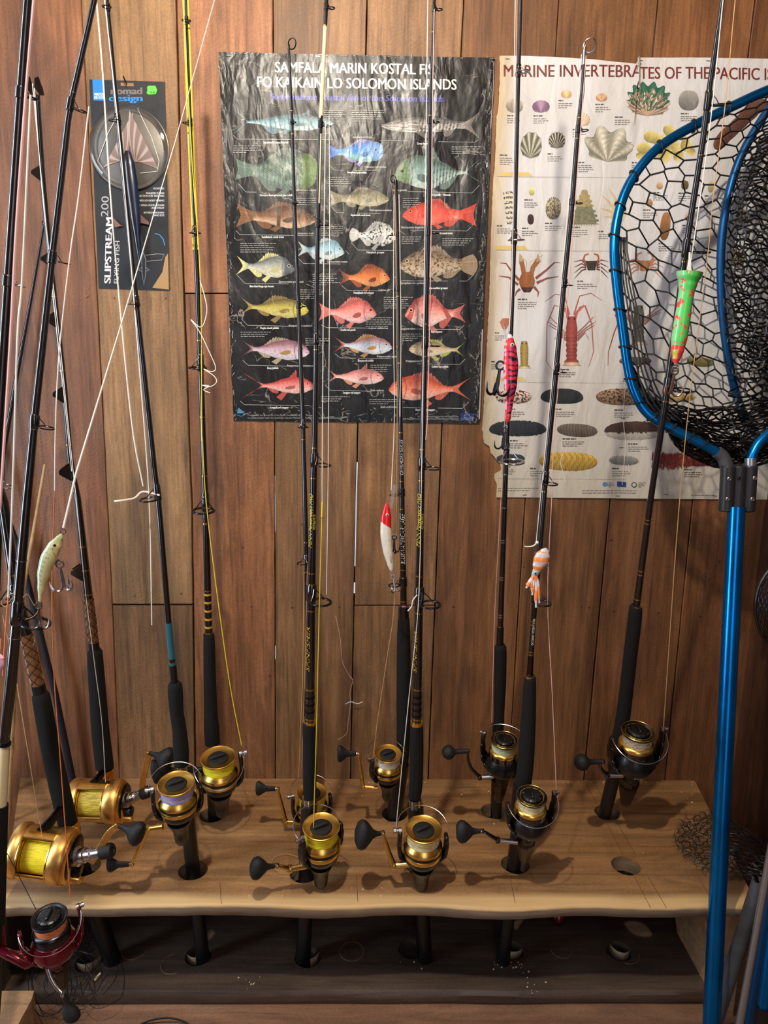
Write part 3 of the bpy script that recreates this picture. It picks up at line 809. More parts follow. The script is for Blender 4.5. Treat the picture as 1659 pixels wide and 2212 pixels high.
# rod with the blue-and-pink braid reel (front row, left)
r = Rod('fishing_rod', 'black rod with teal butt wrap and gold-black spinning reel of blue-pink braid', (417, 1880), YF0, -0.46,
        [(-60, 224, 9), (0, 231, 9), (265, 255, 11), (650, 294, 12), (1040, 336, 13), (1080, 342, 13), (1340, 364, 13), (1480, 377, 14), (1660, 393, 20), (1880, 417, 30)], GR)
r.seg('blank', 'black_gloss', -60, 1480)
r.grip([(1480, 378, 30), (1500, 379, 32), (1540, 382, 29), (1580, 388, 30), (1620, 391, 33), (1650, 392, 32)])
r.seg('wrap', 'teal_wrap', 1345, 1422, 0.0006, label='teal butt wrap'); r.seg('wrap', 'teal_wrap', 1430, 1440, 0.0006, label='teal butt wrap'); r.seg('ferrule', 'black_satin', 1436, 1482, 0.001)
r.bands([1440, 1444, 1448], 'gold_pale', 1.5); r.bands([1482], 'gold_pale', 5, k=1.7)
r.seg('reel_hood', 'steel', 1652, 1666, 0.001); r.text("terramar", 1362, 1408, 6, sx=1.0, slant=0.2)
for y, w_, ph in ((657, 27, 0), (265, 25, 0), (1072, 38, -25), (20, 18, 10)): r.guide(y, w_, ph)
r.butt(396, 1690, 417, 1880, 30)
spinning_reel(r, 'gold and black spinning reel filled with blue-pink braid', 'penn', (380, 1691), 79, 'braid_blue', 200,
   dict(shaft=(352, 1786), joint=(319, 1791), arm=[(305, 1822), (285, 1867)], knob=(232, 1868), kw=36, m='gold'), bail='back')
line_px('fishing_line', 'white_line', [(208, 0, -.48), (222, 160, -.47), (243, 480, -.46), (283, 900, -.42), (309, 1050, -.40)], r.root, 3.2)
line_px('fishing_line', 'white_line', [(224, -20, -.47), (268, 400, -.46), (300, 780, -.43), (322, 1075, -.40), (328, 1350, -.38)], r.root, 2.4)
line_px('fishing_line', 'white_line', [(247, 1083, -.42), (262, 1081, -.42), (290, 1076, -.41), (309, 1062, -.40), (345, 1070, -.40)], r.root, 4)

# yellow-tipped rod (back row)
r = Rod('fishing_rod', 'rod yellow at the top with black handle, bright yellow line and second reel from left', (459, 1760), YB0, -0.30,
        [(-60, 399, 11), (0, 402, 11), (275, 412, 12), (540, 424, 12), (900, 437, 13), (1100, 444, 14), (1365, 451, 17), (1590, 458, 22), (1680, 462, 24), (1760, 466, 30)], GR)
r.seg('blank', 'black_gloss', -60, 1375)
mb = MB()
for sg in (-1, 1):
    P_ = [r.at(y)+V((sg*r.rad(y)*0.86, -r.rad(y)*0.5, 0)) for y in range(-60, 560, 40)]; mb.tube(P_, [0.0018]*len(P_), 6)
mb.build('yellow_stripe', 'yellow_line', r.root)
r.grip([(1370, 451, 23), (1400, 452, 25), (1460, 453, 26), (1530, 455, 28), (1575, 457, 32), (1605, 459, 32)])
r.bands([735, 900, 1027, 1129, 1131, 1275, 1366], 'gold_pale', 2)
r.bands([1283, 1300, 1318, 1336, 1353], 'text_gold', 4, k=1.03, name='gold_decal')
for y, w_, ph in ((1094, 46, 5), (792, 38, 0), (505, 24, 10), (270, 20, -10), (50, 18, 10)): r.guide(y, w_, ph, 'gunmetal')
r.butt(462, 1680, 466, 1760, 32)
spinning_reel(r, 'gold and black spinning reel filled with bright yellow braid at the back', 'penn', (471, 1635), 76, 'braid_yellow', 18,
   dict(shaft=(440, 1663), joint=(415, 1662), arm=[(398, 1662), (384, 1661)], knob=(330, 1668), kw=58, m='black_body'), bail='front')
line_px('fishing_line', 'yellow_line', [(395, 0, -.33), (415, 350, -.32), (433, 610, -.31), (436, 930, -.29), (437, 950, -.29), (446, 1090, -.27), (470, 1290, -.26), (497, 1480, -.25), (522, 1610, -.24)], r.root, 2.2)
line_px('line_tangle', 'white_line', [(432, 606, -.33), (442, 640, -.33), (447, 670, -.33), (440, 700, -.33), (430, 706, -.33), (412, 690, -.33), (430, 715, -.33), (452, 760, -.33), (466, 795, -.33), (455, 803, -.33), (440, 797, -.33), (462, 812, -.33), (468, 825, -.33), (455, 835, -.33), (436, 832, -.33), (452, 834, -.33), (440, 842, -.33), (454, 849, -.33)], r.root, 2)

# short rod hidden behind (tip in front of the black poster)
r = Rod('fishing_rod', 'slim black rod ending over the black poster with thin yellow line', (660, 1760), YB0, -0.22,
        [(103, 624, 4.5), (170, 627, 6), (267, 631, 6.5), (441, 636, 8), (663, 645, 9), (921, 655, 10), (1180, 661, 11), (1450, 668, 13), (1700, 671, 20), (1760, 668, 28)], GR)
r.seg('blank', 'black_gloss', 103, 1500); r.grip([(1490, 667, 22), (1600, 669, 26), (1700, 670, 26)])
r.bands([949, 1171, 1235, 240, 290], 'gold_pale', 2); r.tip(20, 60)
for y, w_, ph in ((1212, 22, -25), (921, 22, 5), (663, 17, 30), (441, 13, 15), (267, 12, 20)): r.guide(y, w_, ph)
r.butt(670, 1700, 668, 1760, 28)
spinning_reel(r, 'small gold spinning reel half hidden behind the yellow reel in front', 'penn', (673, 1711), 65, 'braid_yellow', 195,
   dict(shaft=(656, 1776), joint=(617, 1776), arm=[(609, 1740), (600, 1704)], knob=(553, 1703), kw=34, m='gold_pale'), bail='back', yoff=0.065)
line_px('fishing_line', 'tan_line', [(657, 1210, -.19), (656, 1300, -.19), (654, 1450, -.2), (650, 1560, -.21), (645, 1680, -.22)], r.root, 1.6)
line_px('fishing_line', 'tan_line', [(664, 1215, -.19), (660, 1400, -.19), (655, 1560, -.2), (652, 1660, -.21)], r.root, 1.4)

# twin rods with yellow lettering: left one (bright yellow braid) and right one (pale braid)
TW = 'matching black rods with yellow lettering'
def twin(label, base, ytop, pts, gx, guides, deckey):
    r = Rod('fishing_rod', label, base, YF0, ytop, pts, TW)
    r.seg('blank', 'black_gloss', 250 if deckey == 'L' else -60, 1565)
    return r
r = twin('black rod over the black poster with yellow lettering, pale tip and bright yellow front reel', (657, 1886), -0.45,
     [(-60, 706, 7), (0, 705, 8), (150, 698, 8), (280, 692, 9), (500, 686, 10), (735, 683, 11), (960, 680, 13), (1010, 678, 15), (1220, 674, 17), (1330, 672, 18), (1560, 669, 21), (1640, 668, 24), (1750, 666, 26), (1886, 662, 32)], 0, None, 'L')
r.seg('tip_section', 'cream_butt', -60, 255, label='pale translucent tip section'); r.seg('thread_wrap', 'black_gloss', -60, 55, 0.0004)
P_ = [r.at(y)+V((r.rad(y)*0.4, -r.rad(y)*0.85, 0)) for y in range(290, 470, 30)]; MB().tube(P_, [0.0012]*len(P_), 6).build('pale_stripe', 'cream_butt', r.root)
r.grip([(1562, 668, 27), (1580, 668, 29), (1640, 669, 29), (1700, 669, 29), (1722, 669, 26)])
r.bands([55, 485, 735, 755, 967, 1032, 1237, 1318, 1487, 1551], 'gold_pale', 2); r.bands([1561], 'gold', 8, k=1.22)
r.seg('wrap', 'gold_worn', 1260, 1294, 0.0003, label='gold foil wrap'); r.bands([1275], 'black_satin', 1.5)
for y in (1505, 1520, 1535): r.bands([y], 'gunmetal', 5, k=1.02, name='decal')
r.seg('reel_hood', 'steel', 1722, 1740, 0.001, label='chrome reel-seat hood')
r.text("PENN Powerstick PRO", 1066, 1182, 9, 'text_yellow', 0.9, 0.2, phi=-38); r.text("RST661015", 1110, 1143, 6, 'text_yellow', 1.0, phi=25)
r.text("SPINFISHER", 1352, 1448, 9, 'text_gold', 0.9, 0.25, phi=-35)
for y, w_, ph in ((1290, 44, 42), (1000, 34, 50), (738, 26, 55), (487, 20, 60), (272, 17, 70), (18, 15, 70)): r.guide(y, w_, ph)
r.butt(668, 1736, 662, 1886, 34)
spinning_reel(r, 'gold spinning reel filled with bright yellow braid at the shelf front', 'penn', (694, 1784), 81, 'braid_yellow', 222,
   dict(shaft=(662, 1870), joint=(626, 1877), arm=[(612, 1873), (598, 1870)], knob=(541, 1877), kw=52, m='gold_pale', kk='egg', fwd=0.02), tiltx=0.02, bail='back')
line_px('fishing_line', 'white_line', [(703, 262, -.47), (699, 600, -.47), (696, 1000, -.45), (696, 1085, -.44)], r.root, 2)
line_px('fishing_line', 'yellow_line', [(696, 1085, -.44), (695, 1130, -.44), (690, 1300, -.43), (684, 1560, -.42), (677, 1790, -.41)], r.root, 2.2)
line_px('knot', 'yellow_line', [(696, 1085, -.442), (695, 1117, -.442)], r.root, 4)
line_px('fishing_line', 'white_line', [(711, 250, -.47), (712, 600, -.46), (708, 1100, -.44), (705, 1284, -.43)], r.root, 1.6)

r = twin('black rod with yellow lettering and pale braid reel, right of the red-headed lure', (905, 1868), -0.45,
     [(-60, 940, 6), (0, 938, 7), (265, 929, 9), (500, 925, 10), (750, 918, 12), (930, 913, 14), (1130, 908, 16), (1300, 905, 18), (1560, 900, 21), (1700, 896, 25), (1868, 903, 34)], 0, None, 'R')
r.grip([(1566, 900, 27), (1585, 900, 29), (1640, 900, 29), (1700, 898, 29), (1722, 895, 27)])
r.bands([70, 250, 500, 700, 770, 970, 1037, 1243, 1323, 1487, 1551], 'gold_pale', 2); r.bands([1562], 'gold', 8, k=1.22)
r.seg('wrap', 'gold_worn', 1267, 1297, 0.0003, label='gold foil wrap')
for y in (1503, 1517, 1531, 1544): r.bands([y], 'gunmetal', 5, k=1.02, name='decal')
r.seg('reel_hood', 'steel', 1724, 1742, 0.001, label='chrome reel-seat hood')
r.text("PENN Powerstick PRO", 1066, 1180, 9, 'text_yellow', 0.9, 0.2, phi=-38); r.text("RST661015", 1108, 1142, 6, 'text_yellow', 1.0, phi=25)
r.text("SPINFISHER", 1362, 1450, 9, 'text_gold', 0.9, 0.25, phi=-45)
for y, w_, ph in ((1296, 44, 42), (1009, 32, 60), (747, 26, 70), (505, 18, 70), (265, 15, 70), (22, 14, 70)): r.guide(y, w_, ph)
r.butt(897, 1740, 905, 1868, 34)
spinning_reel(r, 'gold spinning reel with pale cream braid and tall bail arch at the shelf front', 'penn', (915, 1790), 81, 'braid_cream', 183,
   dict(shaft=(890, 1866), joint=(850, 1869), arm=[(838, 1835), (827, 1800)], knob=(769, 1804), kw=68, m='gold_pale', kk='egg', fwd=0.015), tiltx=0.0, bail='back')
line_px('fishing_line', 'pink_line', [(938, 20, -.47), (934, 250, -.47), (930, 600, -.46), (924, 880, -.45), (920, 950, -.45)], r.root, 2.2)
line_px('fishing_line', 'white_line', [(924, 0, -.48), (918, 500, -.46), (911, 1000, -.44), (904, 1300, -.43), (884, 1500, -.42), (862, 1720, -.41), (855, 1795, -.40)], r.root, 2)
line_px('line_tag_end', 'white_line', [(901, 1285, -.43), (892, 1297, -.43), (889, 1310, -.43), (881, 1320, -.43)], r.root, 3)

# boat rod behind with white lettering
r = Rod('fishing_rod', 'black boat rod lettered in white behind the red-headed lure', (852, 1758), YB0, -0.24,
     [(392, 855, 8), (500, 858, 8), (750, 862, 9), (930, 866, 10), (1200, 870, 13), (1310, 872, 15), (1650, 868, 22), (1758, 852, 28)], GR)
r.seg('blank', 'black_gloss', 392, 1320)
r.grip([(1322, 872, 20), (1345, 872, 26), (1400, 872, 30), (1500, 872, 31), (1600, 871, 29), (1650, 869, 25)])
r.seg('grip_cone', 'black_gloss', 1310, 1342, 0.0042)
r.bands([934, 1039, 1099, 1230, 1298, 784, 500, 640], 'gold_pale', 2)
r.text("OFFSHORE SERIES", 950, 1026, 8, sx=1.0, slant=0.25); r.text("BLUEWATER", 1160, 1218, 9, sx=0.9, slant=0.25); r.text("CARNAGE", 1110, 1160, 12, sx=0.9, slant=0.25)
p = r.at(1308); q = MB().lathe((p+V((0, -r.rad(1308)*0.96, 0)), V((1, 0, 0)), V((0, 0, 1)), V((0, -1, 0))), [(0.0062, 0), (0.0062, 0.0006), (0.005, 0.0008)], 20, sy=0.75).build('badge', 'crimson', r.root); q['label'] = 'small oval red badge'
vs, fs, wd = layout("PENN", 1.0); q0 = p+V((-0.0045, -r.rad(1308)*0.96-0.001, -0.0013)); MB().add([q0+V((a*0.009/wd, 0, b*0.0036)) for a, b in vs], fs).build('lettering', 'text_white', r.root, smooth=0, recalc=False)
for y, w_, ph in ((1262, 24, -75), (1068, 20, -75), (755, 13, -80), (627, 13, -80), (508, 12, -80)): r.guide(y, w_, ph)
r.tip(14, -60); r.butt(866, 1650, 852, 1758, 34)
spinning_reel(r, 'gold and black spinning reel with white braid at the back, centre', 'penn', (838, 1627), 60, 'braid_white', 205,
   dict(shaft=(815, 1702), joint=(784, 1699), arm=[(779, 1662), (774, 1628)], knob=(729, 1628), kw=40, m='gold_worn'), bail='back', yoff=0.06)
line_px('fishing_line', 'tan_line', [(853, 400, -.27), (858, 900, -.24), (853, 1280, -.22), (836, 1420, -.22), (815, 1560, -.22), (803, 1668, -.21)], r.root, 1.5)
line_px('fishing_line', 'white_line', [(851, 420, -.27), (850, 700, -.26), (852, 900, -.25), (845, 1060, -.27)], r.root, 1.6)
line_px('fishing_line', 'white_line', [(862, 420, -.26), (866, 700, -.25), (864, 900, -.24)], r.root, 1.6)

# back-row rod with the pink lure
r = Rod('fishing_rod', 'black rod with silver ring bands behind the pink striped lure', (1066, 1752), YB0, -0.32,
     [(-60, 1126, 8), (0, 1125, 8), (150, 1120, 9), (520, 1111, 10), (1000, 1093, 11), (1380, 1080, 13), (1570, 1076, 20), (1752, 1072, 24)], GR)
r.seg('blank', 'black_gloss', -60, 1400)
r.grip([(1398, 1081, 26), (1420, 1081, 27), (1480, 1080, 26), (1540, 1078, 23), (1568, 1077, 22)])
r.bands([1096, 1166, 1171, 1246, 1251, 1327, 1332, 1353, 976, 1024], 'steel', 2.2); r.seg('ferrule', 'black_satin', 1353, 1396, 0.001)
for y, w_, ph in ((990, 50, 12), (520, 34, 0), (160, 28, 20)): r.guide(y, w_, ph, 'steel')
r.butt(1076, 1565, 1072, 1752, 24)
spinning_reel(r, 'black spinning reel with gold ring and pale green braid', 'shimano', (1090, 1598), 59, 'braid_green', 150,
   dict(shaft=(1066, 1677), joint=(1036, 1679), arm=[(1018, 1660), (1011, 1640), (1011, 1622)], knob=(955, 1626), kw=31, m='steel', am='b', kk='ball'), bail='back', yoff=0.06)
line_px('fishing_line', 'white_line', [(1113, 0, -.34), (1110, 300, -.33), (1106, 600, -.31), (1100, 715, -.31)], r.root, 1.8)
line_px('fishing_line', 'pink_line', [(1117, 0, -.34), (1108, 500, -.31), (1086, 1000, -.25), (1078, 1150, -.24), (1069, 1320, -.22), (1062, 1560, -.21)], r.root, 1.2)

# front rod with SW reel
r = Rod('fishing_rod', 'black rod over the white poster with the squid lure and a big black reel', (1113, 1867), YF0, -0.40,
     [(108, 1262, 8), (180, 1260, 9), (283, 1248, 10), (440, 1236, 11), (617, 1218, 11), (803, 1201, 12), (1040, 1177, 13), (1180, 1166, 12), (1300, 1155, 13), (1400, 1148, 12), (1465, 1144, 14), (1700, 1124, 24), (1867, 1110, 30)], GR)
r.seg('blank', 'black_gloss', 108, 1470)
r.grip([(1464, 1145, 25), (1490, 1144, 28), (1560, 1141, 32), (1640, 1136, 35), (1700, 1129, 35)])
r.seg('reel_seat', 'black_satin', 1695, 1760, 0.004)
r.bands([1061, 1341, 1349, 1407, 1413, 255, 300], 'gold_pale', 1.8); r.bands([1462], 'gold_pale', 6, k=1.6); r.seg('wrap', 'dark_chrome', 1416, 1454, 0.0002)
r.text("OCEANIC XTREME SPIN", 1335, 1392, 5, sx=1.1)
for y, w_, ph in ((1292, 40, 15), (1040, 33, 12), (803, 27, 10), (617, 21, 15), (440, 16, 60), (283, 17, 60)): r.guide(y, w_, ph)
r.tip(26, 80, 'steel'); r.butt(1124, 1745, 1110, 1867, 30)
reel, O, (ex, ey, ez), u = spinning_reel(r, 'large black spinning reel with gold ring, SW lettering and cream braid', 'shimano', (1149, 1719), 66, 'braid_cream', 12,
   dict(shaft=(1117, 1819), joint=(1075, 1815), arm=[(1060, 1806), (1048, 1798), (1043, 1795)], knob=(985, 1797), kw=52, m='steel', am='b', kk='egg'), bail='front')
def sw(O, ex, ey, ez, u, parent):
    vs, fs, wd = layout("SW", 1.1); rr = 43*u; out = []
    for a, b in vs:
        q = (a-wd/2)*13*u/rr; z = (-97+b*11)*u; rz = 37.5*u+b*8.0*u
        out.append(O+ex*(rz*sin(q))-ey*(rz*cos(q))+ez*z)
    MB().add(out, fs).build('lettering', 'text_white', parent, smooth=0, recalc=False)
sw(O, ex, ey, ez, u, reel)
line_px('fishing_line', 'pink_line', [(1266, 120, -.42), (1230, 600, -.40), (1200, 900, -.39), (1192, 1075, -.38), (1183, 1290, -.37), (1193, 1500, -.37), (1202, 1715, -.36)], r.root, 1.8)
line_px('fishing_line', 'white_line', [(1256, 118, -.42), (1230, 420, -.41), (1190, 850, -.40), (1165, 1100, -.40), (1158, 1175, -.40)], r.root, 1.8)

# right-hand rod
r = Rod('fishing_rod', 'thick black rod furthest right, crossing the net, with green popper lure', (1312, 1755), YB0, -0.47,
     [(-60, 1566, 9), (0, 1561, 10), (185, 1533, 12), (300, 1519, 13), (560, 1478, 13), (850, 1440, 15), (1060, 1408, 13), (1300, 1376, 15), (1600, 1338, 24), (1755, 1312, 27)], GR)
r.seg('blank', 'black_gloss', -60, 1320)
r.grip([(1312, 1373, 27), (1340, 1371, 29), (1420, 1361, 29), (1500, 1352, 29), (1560, 1344, 30), (1600, 1336, 30)])
r.bands([200, 335, 565, 866, 1122, 1130, 1232, 1240, 1293], 'gold_pale', 2); r.bands([1310], 'gold_pale', 6, k=1.5)
for y, w_, ph in ((228, 42, 88), (545, 42, 84), (842, 40, 80)): r.guide(y, w_, ph, 'gunmetal')
r.seg('reel_seat', 'black_satin', 1590, 1660, 0.003); r.butt(1335, 1640, 1305, 1762, 27)
reel, O, (ex, ey, ez), u = spinning_reel(r, 'black spinning reel with tan braid standing rightmost on the shelf', 'shimano', (1379, 1579), 71, 'braid_tan', 8,
   dict(shaft=(1345, 1674), joint=(1311, 1675), arm=[(1298, 1662), (1296, 1650), (1302, 1645)], knob=(1241, 1647), kw=36, m='steel', am='b', kk='ball'), bail='front', yoff=0.065)
sw(O, ex, ey, ez, u, reel)
line_px('fishing_line', 'white_line', [(1562, 0, -.50), (1535, 260, -.49), (1505, 480, -.48), (1488, 590, -.47)], r.root, 2.2)
line_px('fishing_line', 'tan_line', [(1588, 0, -.50), (1566, 232, -.49), (1540, 430, -.48), (1528, 560, -.46), (1490, 860, -.42), (1465, 1120, -.37), (1445, 1400, -.32), (1432, 1590, -.24)], r.root, 2)

# ---------------------------------------------------------------- two game rods with gold lever-drag reels
def game_reel(rod, label, A, B, rpx, Y, braid_m, hub, cap, arm, knob, kw, star=True):
    a, b = at(*A, Y), at(*B, Y); L_ = (b-a).length; ex = (b-a).normalized()
    ez = V((0, -0.12, 1)); ez = (ez-ex*ez.dot(ex)).normalized(); ey = ez.cross(ex).normalized(); R = rpx*mpp(a)
    def shell(mb, x0, x1, t0, t1, r0, r1, n=24):
        vs, fs = [], []
        for k in range(n+1):
            q = t0+(t1-t0)*k/n; d = -ey*cos(q)+ez*sin(q)
            vs += [a+ex*x0+d*r1, a+ex*x1+d*r1, a+ex*x1+d*r0, a+ex*x0+d*r0]
        for k in range(n):
            for j in range(4): j2 = (j+1) % 4; fs.append((k*4+j, k*4+j2, (k+1)*4+j2, (k+1)*4+j))
        if abs(t1-t0-2*pi) > 1e-3: fs += [(0, 1, 2, 3), (n*4+3, n*4+2, n*4+1, n*4)]
        mb.add(vs, fs)
    mb = MB(); fx = (a, ey, ez, ex)
    mb.lathe(fx, [(R*0.55, -0.004), (R*0.88, -0.004), (R*0.97, 0.0), (R*1.0, 0.006), (R*1.0, L_*0.13), (R*0.96, L_*0.17), (R*0.8, L_*0.18)], 44)
    shell(mb, L_*0.16, L_*0.74, radians(72), radians(344), R*0.86, R*0.95, 40)
    mb.lathe(fx, [(R*0.8, L_*0.72), (R*0.95, L_*0.73), (R*1.0, L_*0.77), (R*1.02, L_*0.95), (R*0.98, L_*0.99), (R*0.7, L_*1.0)], 44, cap=False)
    reel = mb.build('reel', 'gold_worn', rod.root); reel['label'] = label
    fb = MB()   # bright frame round the window
    for t in (72, -16):
        d = -ey*cos(radians(t))+ez*sin(radians(t)); fb.tube([a+ex*L_*0.16+d*R*0.93, a+ex*L_*0.74+d*R*0.93], R*0.045, 8)
    for xx in (0.18, 0.72): fb.tube([a+ex*L_*xx+(-ey*cos(radians(t))+ez*sin(radians(t)))*R*0.93 for t in range(-16, 73, 8)], R*0.04, 8)
    fb.build('frame_rim', 'gold_pale', reel)
    q = MB(); p0 = a+ez*R*0.99+ey*R*0.02; q.box(p0+ex*L_*0.52, ex*L_*0.28, ey*R*0.09, ez*R*0.04); q.build('top_bar', 'gold_pale', reel, smooth=0)
    sp = MB()
    lp = [(R*0.5, L_*0.2)]
    for k in range(15): lp.append((R*(0.72 if k % 2 else 0.705), L_*(0.22+0.48*k/14)))
    lp.append((R*0.5, L_*0.71)); sp.lathe(fx, lp, 40); sp.build('spooled_line', braid_m, reel)
    for xx in (0.195, 0.7): MB().lathe((a+ex*L_*xx, ey, ez, ex), [(R*0.84, 0), (R*0.84, L_*0.015)], 40).build('spool_flange', 'gold', reel)
    # drive side
    ds = MB(); ds.lathe(fx, [(R*0.93, L_*0.985), (R*0.93, L_*1.02), (R*0.84, L_*1.06), (R*0.5, L_*1.08)], 36)
    ds.build('side_plate', 'gold_worn', reel)
    ds = MB(); ds.lathe(fx, [(R*0.80, L_*1.055), (R*0.82, L_*1.075), (R*0.76, L_*1.10), (R*0.3, L_*1.11)], 36, cap=False)
    hp = at(*hub, Y-0.012); kp = at(*cap, Y-0.018); hx = (kp-hp).normalized(); hz = (ez-hx*ez.dot(hx)).normalized(); hy = hz.cross(hx)
    c0 = a+ex*L_*1.0-ey*0.008+ez*R*0.10
    ds.lathe((c0-ez*R*0.5, ey, ez, ex), [(R*0.26, 0), (R*0.28, L_*0.2), (R*0.2, L_*0.25)], 20)
    ds.build('gear_housing', 'gunmetal', reel)
    hb = MB(); Lh = (kp-c0).length
    hx = (kp-c0).normalized(); hz = (ez-hx*ez.dot(hx)).normalized(); hy = hz.cross(hx)
    hb.lathe((c0, hy, hz, hx), [(R*0.34, 0), (R*0.36, Lh*0.25), (R*0.27, Lh*0.3), (R*0.28, Lh*0.42), (R*0.23, Lh*0.45), (R*0.24, Lh*0.58), (R*0.19, Lh*0.62), (R*0.2, Lh*0.85)], 24)
    hb.build('drag_hub', 'steel', reel)
    lv = MB(); pv = c0-ez*R*0.75+ex*L_*0.12-ey*R*0.2; lv.rbox(pv, ex*R*0.36, ey*R*0.14, ez*R*0.14, 0.3)
    lv.rbox(pv+ez*R*0.36-ex*R*0.1-ey*R*0.25, ex*R*0.12, ey*R*0.1, ez*R*0.4, 0.3); lv.build('drag_lever', 'gold_worn', reel)
    cp = MB(); rr = R*0.27; cp.lathe((kp-hx*rr*1.1, hy, hz, hx), [(rr*0.9, 0), (rr, 0.001), (rr, rr*1.5), (rr*0.85, rr*1.75), (rr*0.45, rr*1.78), (rr*0.4, rr*1.6)], 24); cp.build('drag_cap', 'knob_rubber', reel)
    pts = [at(x, y, Y-0.016-0.002*k) for k, (x, y) in enumerate(arm)]; hm = MB()
    cp_ = catmull(pts, 6); W_ = R*0.13
    for i in range(len(cp_)-1):
        d = (cp_[i+1]-cp_[i]); t = d.normalized(); s_ = t.cross(V((0, -1, 0))).normalized(); hm.rbox((cp_[i]+cp_[i+1])/2, s_*W_, V((0, 0.0022, 0)), d*0.62, 0.15)
    hm.build('handle_arm', 'gold_worn', reel)
    e = pts[-1]; far = at(*knob, Y-0.03); km = MB(); knob_shape(km, 'egg', e, far, kw, None); km.build('handle_knob', 'knob_rubber', reel)
    ft = MB(); q_ = rod_near(rod, a+ez*R); fx_ = max(0.3, min(0.86, (q_-a).dot(ex)/L_)); s1 = a+ex*L_*fx_+ez*R*0.9; sr = rod_near(rod, s1)
    ft.tube([s1, (s1+sr)/2, sr+(s1-sr).normalized()*0.008], [0.012, 0.008, 0.008], 10); c1 = rod_near(rod, s1+ez*0.03); c2 = rod_near(rod, s1-ez*0.03)
    ft.build('reel_foot', 'gunmetal', reel)
    ey2 = MB()
    for xx in (0.12, 0.9): ey2.ring(a+ex*L_*xx-ez*R*0.99-ey*R*0.25, ex, ez, 0.0045, 0.0012, 16, 6)
    ey2.build('harness_lug', 'steel', reel)
    return reel
GG = 'game rods with gold reels'
r = Rod('game_rod', 'roller-guide game rod with diamond-patterned butt and gold reel on the back row', (228, 1762), YB0, -0.34,
     [(205, 80, 12), (375, 91, 12), (560, 108, 12), (700, 124, 12), (852, 140, 13), (1000, 152, 13), (1080, 168, 15), (1280, 190, 19), (1400, 203, 21), (1660, 228, 26), (1762, 236, 30)], GG)
r.seg('blank', 'black_gloss', 205, 1400)
r.grip([(1408, 205, 31), (1430, 206, 33), (1500, 211, 35), (1580, 217, 37), (1655, 226, 38)])
def diamonds(r, y0, y1, mat1='text_gold'):
    r.seg('butt_wrap', 'dark_wrap', y0, y1, 0.0005, label='diamond thread wrap in brown and gold')
    for ph in range(4):
        for hand in (-1, 1):
            P_ = []
            for k in range(40):
                t = k/39; y = y0+(y1-y0)*t; p = r.at(y); rr = r.rad(y)+0.0007; q = hand*t*2*pi*1.4+ph*pi/2
                P_.append(p+V((sin(q)*rr, -cos(q)*rr, 0)))
            MB().tube(P_, 0.0006, 4).build('diamond_thread', 'wrap_thread', r.root)
mat('dark_wrap', (112, 74, 44), 0.25, coat=0.6, nscale=160, nvar=0.3); mat('wrap_thread', (36, 22, 16), 0.4)
diamonds(r, 1292, 1388)
r.seg('collar', 'black_satin', 1386, 1408, 0.0012); r.bands([1179, 1230, 1282, 640, 800, 960], 'gold_pale', 2)
for y, px, w_ in ((1234, 165, 21), (1018, 150, 20), (852, 136, 18), (690, 119, 17), (375, 86, 16), (560, 104, 13)): r.roller(y, px, w_)
mb = MB(); p = r.at(205); e = at(70, 168, -.34)   # roller tip: two side plates
for dx in (-0.007, 0.007):
    mb.prism([p+V((dx-0.003, 0, 0)), p+V((dx+0.004, 0, 0)), e+V((dx+0.007, 0, -0.012)), e+V((dx+0.003, 0, 0.002)), e+V((dx-0.004, 0, 0.0)), e+V((dx-0.005, 0, -0.014))], V((0, 0.003, 0)))
mb.build('roller_tip', 'black_gloss', r.root)
r.seg('ferrule', 'gold', 1658, 1682, 0.0055); r.seg('reel_seat', 'gunmetal', 1676, 1700, 0.002); r.butt(229, 1690, 236, 1762, 34)
game_reel(r, 'gold lever-drag reel with dull yellow line, back one of the pair', (157, 1728), (262, 1731), 46, -0.225, 'braid_dull_yellow', (283, 1711), (318, 1711), [(308, 1726), (308, 1690), (316, 1655), (322, 1626)], (372, 1645), 58)
line_px('fishing_line', 'white_line', [(74, 190, -.36), (92, 420, -.35), (125, 700, -.34), (152, 960, -.33), (166, 1090, -.33), (186, 1290, -.30), (205, 1440, -.28), (220, 1560, -.27), (228, 1690, -.26)], r.root, 1.5)
line_px('fishing_line', 'white_line', [(70, 180, -.36), (88, 370, -.36), (120, 690, -.35), (138, 850, -.34), (155, 1018, -.34)], r.root, 1.6)

r = Rod('game_rod', 'game rod with diamond-wrapped butt leaning out of frame left and gold reel in front', (180, 1872), YF0, -0.42,
     [(900, -60, 20), (1080, 6, 22), (1300, 38, 24), (1370, 56, 25), (1480, 82, 26), (1770, 146, 30), (1872, 168, 34)], GG)
r.seg('blank', 'black_gloss', 900, 1500)
r.grip([(1502, 88, 36), (1530, 93, 38), (1600, 106, 39), (1700, 128, 41), (1775, 146, 40)])
diamonds(r, 1368, 1480); r.seg('collar', 'black_satin', 1478, 1502, 0.0015); r.bands([1240], 'gold_pale', 2)
r.seg('thread_wrap', 'black_gloss', 1310, 1368, 0.0015); r.guide(1290, 46, -40)
r.seg('ferrule', 'gold', 1776, 1800, 0.0055); r.butt(146, 1790, 180, 1890, 38)
game_reel(r, 'large gold lever-drag reel with yellow line at the left front', (36, 1835), (152, 1851), 58, -0.42, 'braid_yellow', (196, 1836), (234, 1838), [(196, 1863), (214, 1836), (236, 1800), (256, 1784)], (309, 1806), 58)
line_px('fishing_line', 'tan_line', [(6, 1330, -.45), (30, 1440, -.44), (50, 1560, -.44), (95, 1830, -.43)], r.root, 1.8)

